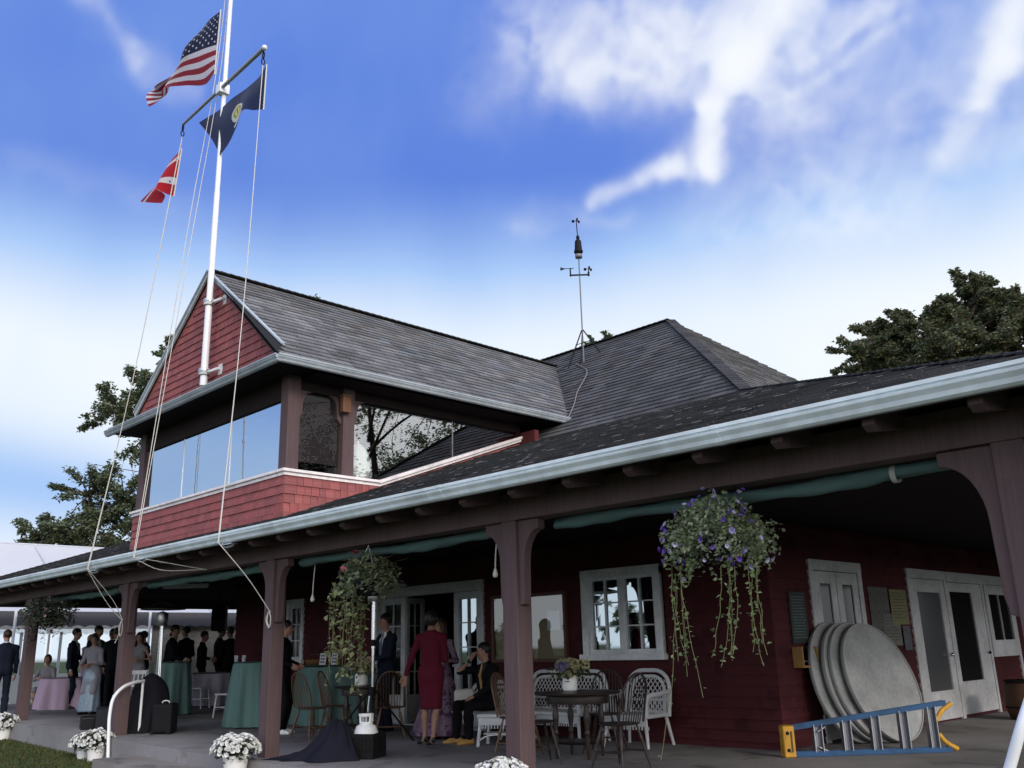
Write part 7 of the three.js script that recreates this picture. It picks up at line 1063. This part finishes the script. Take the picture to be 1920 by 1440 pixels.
person('seated man in a dark suit with a gold tie, his hand at his chin', { pos: [-10.12, 0, -9.36], turn: -0.15, h: 1.76, fine: 1, seat: 0.52, hipZ: 0, lean: [0.03, 0.05], cloth: M.suitBlack, tie: M.goldTie, shirt: mat([0.03, 0.03, 0.034], 0.8), hands: { L: [0.18, 0.62, 0.36], R: [-0.06, 1.1, 0.26] }, elbow: { L: [0.9, -0.3, -0.1], R: [-0.8, -0.6, 0.1] }, handDir: { L: [-0.8, -0.15, 0.5], R: [0.25, 1, -0.25] }, palm: { L: [0, -1, -0.2], R: [0.4, 0.1, -0.9] }, curl: 0.8, feet: { L: [0.12, 0.42], R: [-0.16, 0.44] }, toe: { L: [0.1, 1], R: [-0.25, 1] }, head: { yaw: -0.7, pitch: 0.08 }, shoes: M.tan });
person('man in a dark suit with a white buttonhole, before the left garden door', { pos: [-12.72, 0.02, -9.5], turn: -0.12, h: 1.84, fine: 1, cloth: M.suitNavy, tie: mat([0.12, 0.15, 0.22], 0.7), flower: true, hands: { L: [0.1, 1.12, 0.3], R: [-0.16, 1.02, 0.28] }, elbow: { L: [0.8, -0.3, -0.6], R: [-0.8, -0.3, -0.6] }, handDir: { L: [-0.6, 0.1, 0.5], R: [0.5, 0.2, 0.6] }, palm: { L: [-0.2, -0.4, -0.8], R: [0.3, 0.2, -0.8] }, head: { yaw: -0.5, pitch: 0.1 } });
person('person dressed all in black with pale shoes, half behind the middle post', { pos: [-13.77, 0.03, -8.2], turn: 2.3, h: 1.76, fine: 1.5, cloth: M.suitBlack, buttoned: true, shirt: M.suitBlack, shoes: M.potWhite, hair: 'bun', hands: { L: [0.2, 1.05, 0.2], R: [-0.2, 1.05, 0.2] } });
person('man in a navy suit at the far left edge, facing left', { pos: [-21.9, 0.14, -6.4], turn: -1.75, h: 1.76, fine: 1.6, cloth: M.suitNavy, hair: 'short', hairMat: M.hairBrown, head: { yaw: 0.15, pitch: 0.05 } });
person('man in a dark suit standing left of the woman in the silver dress', { pos: [-23.2, 0.16, -8.25], turn: 2.5, h: 1.8, fine: 1.8, cloth: M.suitNavy, hands: { L: [0.12, 1.1, 0.28], R: [-0.25, 0.82, 0.05] }, head: { yaw: 0.2, pitch: 0.15 } });
person('tall man in a dark suit bending his head, behind the woman in the silver dress', { pos: [-22.95, 0.15, -8.6], turn: 2.1, h: 1.86, fine: 1.8, cloth: M.suit, lean: [0, 0.06], head: { yaw: 0.3, pitch: 0.35 } });
person('woman in a grey top and a long shimmering silver-blue skirt', { pos: [-21.0, 0.13, -7.9], turn: 0.7, h: 1.66, fem: true, fine: 1.5, outfit: 'dress', cloth: M.greyBlouse, skirtMat: M.silver, len: 0.06, flare: 0.08, pleat: 0.012, sleeve: 0.55, hair: 'bob', hairMat: M.hairBrown, lean: [0.02, 0.05], hands: { L: [0.1, 1.02, 0.26], R: [-0.12, 1.0, 0.26] }, head: { yaw: 0.4, pitch: 0.4 } });
person('man in a dark suit with his back turned, left of the second post', { pos: [-22.0, 0.14, -8.75], turn: -1.9, h: 1.8, fine: 1.6, cloth: M.suit, hands: { L: [0.22, 1.05, 0.2], R: [-0.22, 1.05, 0.2] }, head: { yaw: 0.2, pitch: 0.1 } });
person('man in a dark suit mostly hidden behind the second post', { pos: [-21.35, 0.13, -8.7], turn: 3.3, h: 1.74, fine: 1.8, cloth: M.suitNavy, head: { yaw: 0.3, pitch: 0.2 } });
person('woman in a grey dress raising a hand, right of the second post', { pos: [-20.8, 0.13, -8.8], turn: 0.5, h: 1.68, fem: true, fine: 1.6, outfit: 'dress', cloth: M.greyDress, len: 0.35, flare: 0.03, sleeve: false, hair: 'long', hands: { L: [0.2, 1.1, 0.24], R: [-0.1, 1.15, 0.26] }, head: { yaw: 0.5, pitch: 0.1 } });
person('man in a dark jacket by the patio heater, looking down to the right', { pos: [-20.75, 0.13, -9.45], turn: 2.5, h: 1.82, fine: 1.6, cloth: M.suit, buttoned: true, lean: [0, 0.05], hands: { L: [0.12, 1.08, 0.34], R: [-0.12, 1.05, 0.34] }, head: { yaw: 0.1, pitch: 0.25 } });
person('broad man in black before the canvas curtain, left of the pair', { pos: [-21.8, 0.14, -10.75], turn: 2.6, h: 1.7, fine: 1.8, cloth: M.suitBlack, buttoned: true, hands: { L: [0.2, 1.05, 0.22], R: [-0.2, 1.05, 0.22] }, head: { yaw: 0.2, pitch: 0.2 } });
person('man in black before the canvas curtain, right of the pair under the loudspeaker', { pos: [-21.25, 0.13, -11.2], turn: -1.3, h: 1.8, fine: 1.8, cloth: M.suitBlack, buttoned: true, hands: { L: [0.14, 1.1, 0.3], R: [-0.2, 1.0, 0.2] }, head: { yaw: -0.2, pitch: 0.1 } });
person('child or seated guest whose dark head shows just above the tall teal table', { pos: [-17.2, 0.08, -10.1], turn: 0.6, h: 1.3, fem: true, fine: 1.5, outfit: 'dress', cloth: M.suitBlack, len: 0.3, hair: 'bun', hands: { L: [0.06, 0.98, 0.2], R: [-0.1, 0.98, 0.2] }, head: { yaw: -0.2, pitch: 0.2 } });
person('guest in grey sitting by the pink tablecloth at the far left', { pos: [-24.4, 0.1, -8.1], turn: 1.0, h: 1.7, fem: true, fine: 1.9, seat: 0.5, outfit: 'dress', cloth: M.greyDress, len: 0.3, flare: 0.05, hair: 'bob', feet: { L: [0.1, 0.4], R: [-0.1, 0.4] }, hands: { L: [0.1, 0.75, 0.35], R: [-0.1, 0.75, 0.35] } });
person('man in a dark suit seen from behind, between the bending man and the second post', { pos: [-23.4, 0.16, -9.3], turn: -2.2, h: 1.79, fine: 1.9, cloth: M.suitBlack, buttoned: true, head: { yaw: -0.3, pitch: 0.1 } });
person('woman in a lilac dress half hidden behind the men at the left', { pos: [-24.0, 0.17, -8.9], turn: 1.9, h: 1.68, fem: true, fine: 1.9, outfit: 'dress', cloth: M.lilacDress, len: 0.4, flare: 0.04, sleeve: false, hair: 'long', hairMat: M.hairBlond, hands: { L: [0.12, 1.05, 0.24], R: [-0.12, 1.05, 0.24] }, head: { yaw: -0.3, pitch: 0.05 } });
person('man in a dark suit in profile by the canvas curtain, behind the tall teal table', { pos: [-22.6, 0.15, -11.6], turn: 2.9, h: 1.83, fine: 1.9, cloth: M.suit, hands: { L: [0.14, 1.1, 0.3], R: [-0.2, 1.0, 0.2] }, head: { yaw: 0.1, pitch: 0.1 } });
{
  const who = (start) => scene.children.find((c) => c.name.startsWith('person') && c.userData.label.startsWith(start)), back = who('man in a dark suit with his back turned'), broad = who('broad man'), prof = who('man in a dark suit in profile');
  copy(back, [-23.9, 0.17, -9.4], -1.4, 'dark-suited man farthest back in the crowd between the two left posts');
  copy(broad, [-21.75, 0.15, -9.3], -2.4, 'broad man in black whose back shows just left of the second post');
  copy(broad, [-22.3, 0.15, -10.2], 0.4, 'broad man in black standing behind the patio heater');
  copy(prof, [-23.0, 0.16, -10.9], -2.0, 'dark-suited man at the very back, left of the canvas curtain');
}

scene.environmentIntensity = 1;
renderer.render(scene, camera);
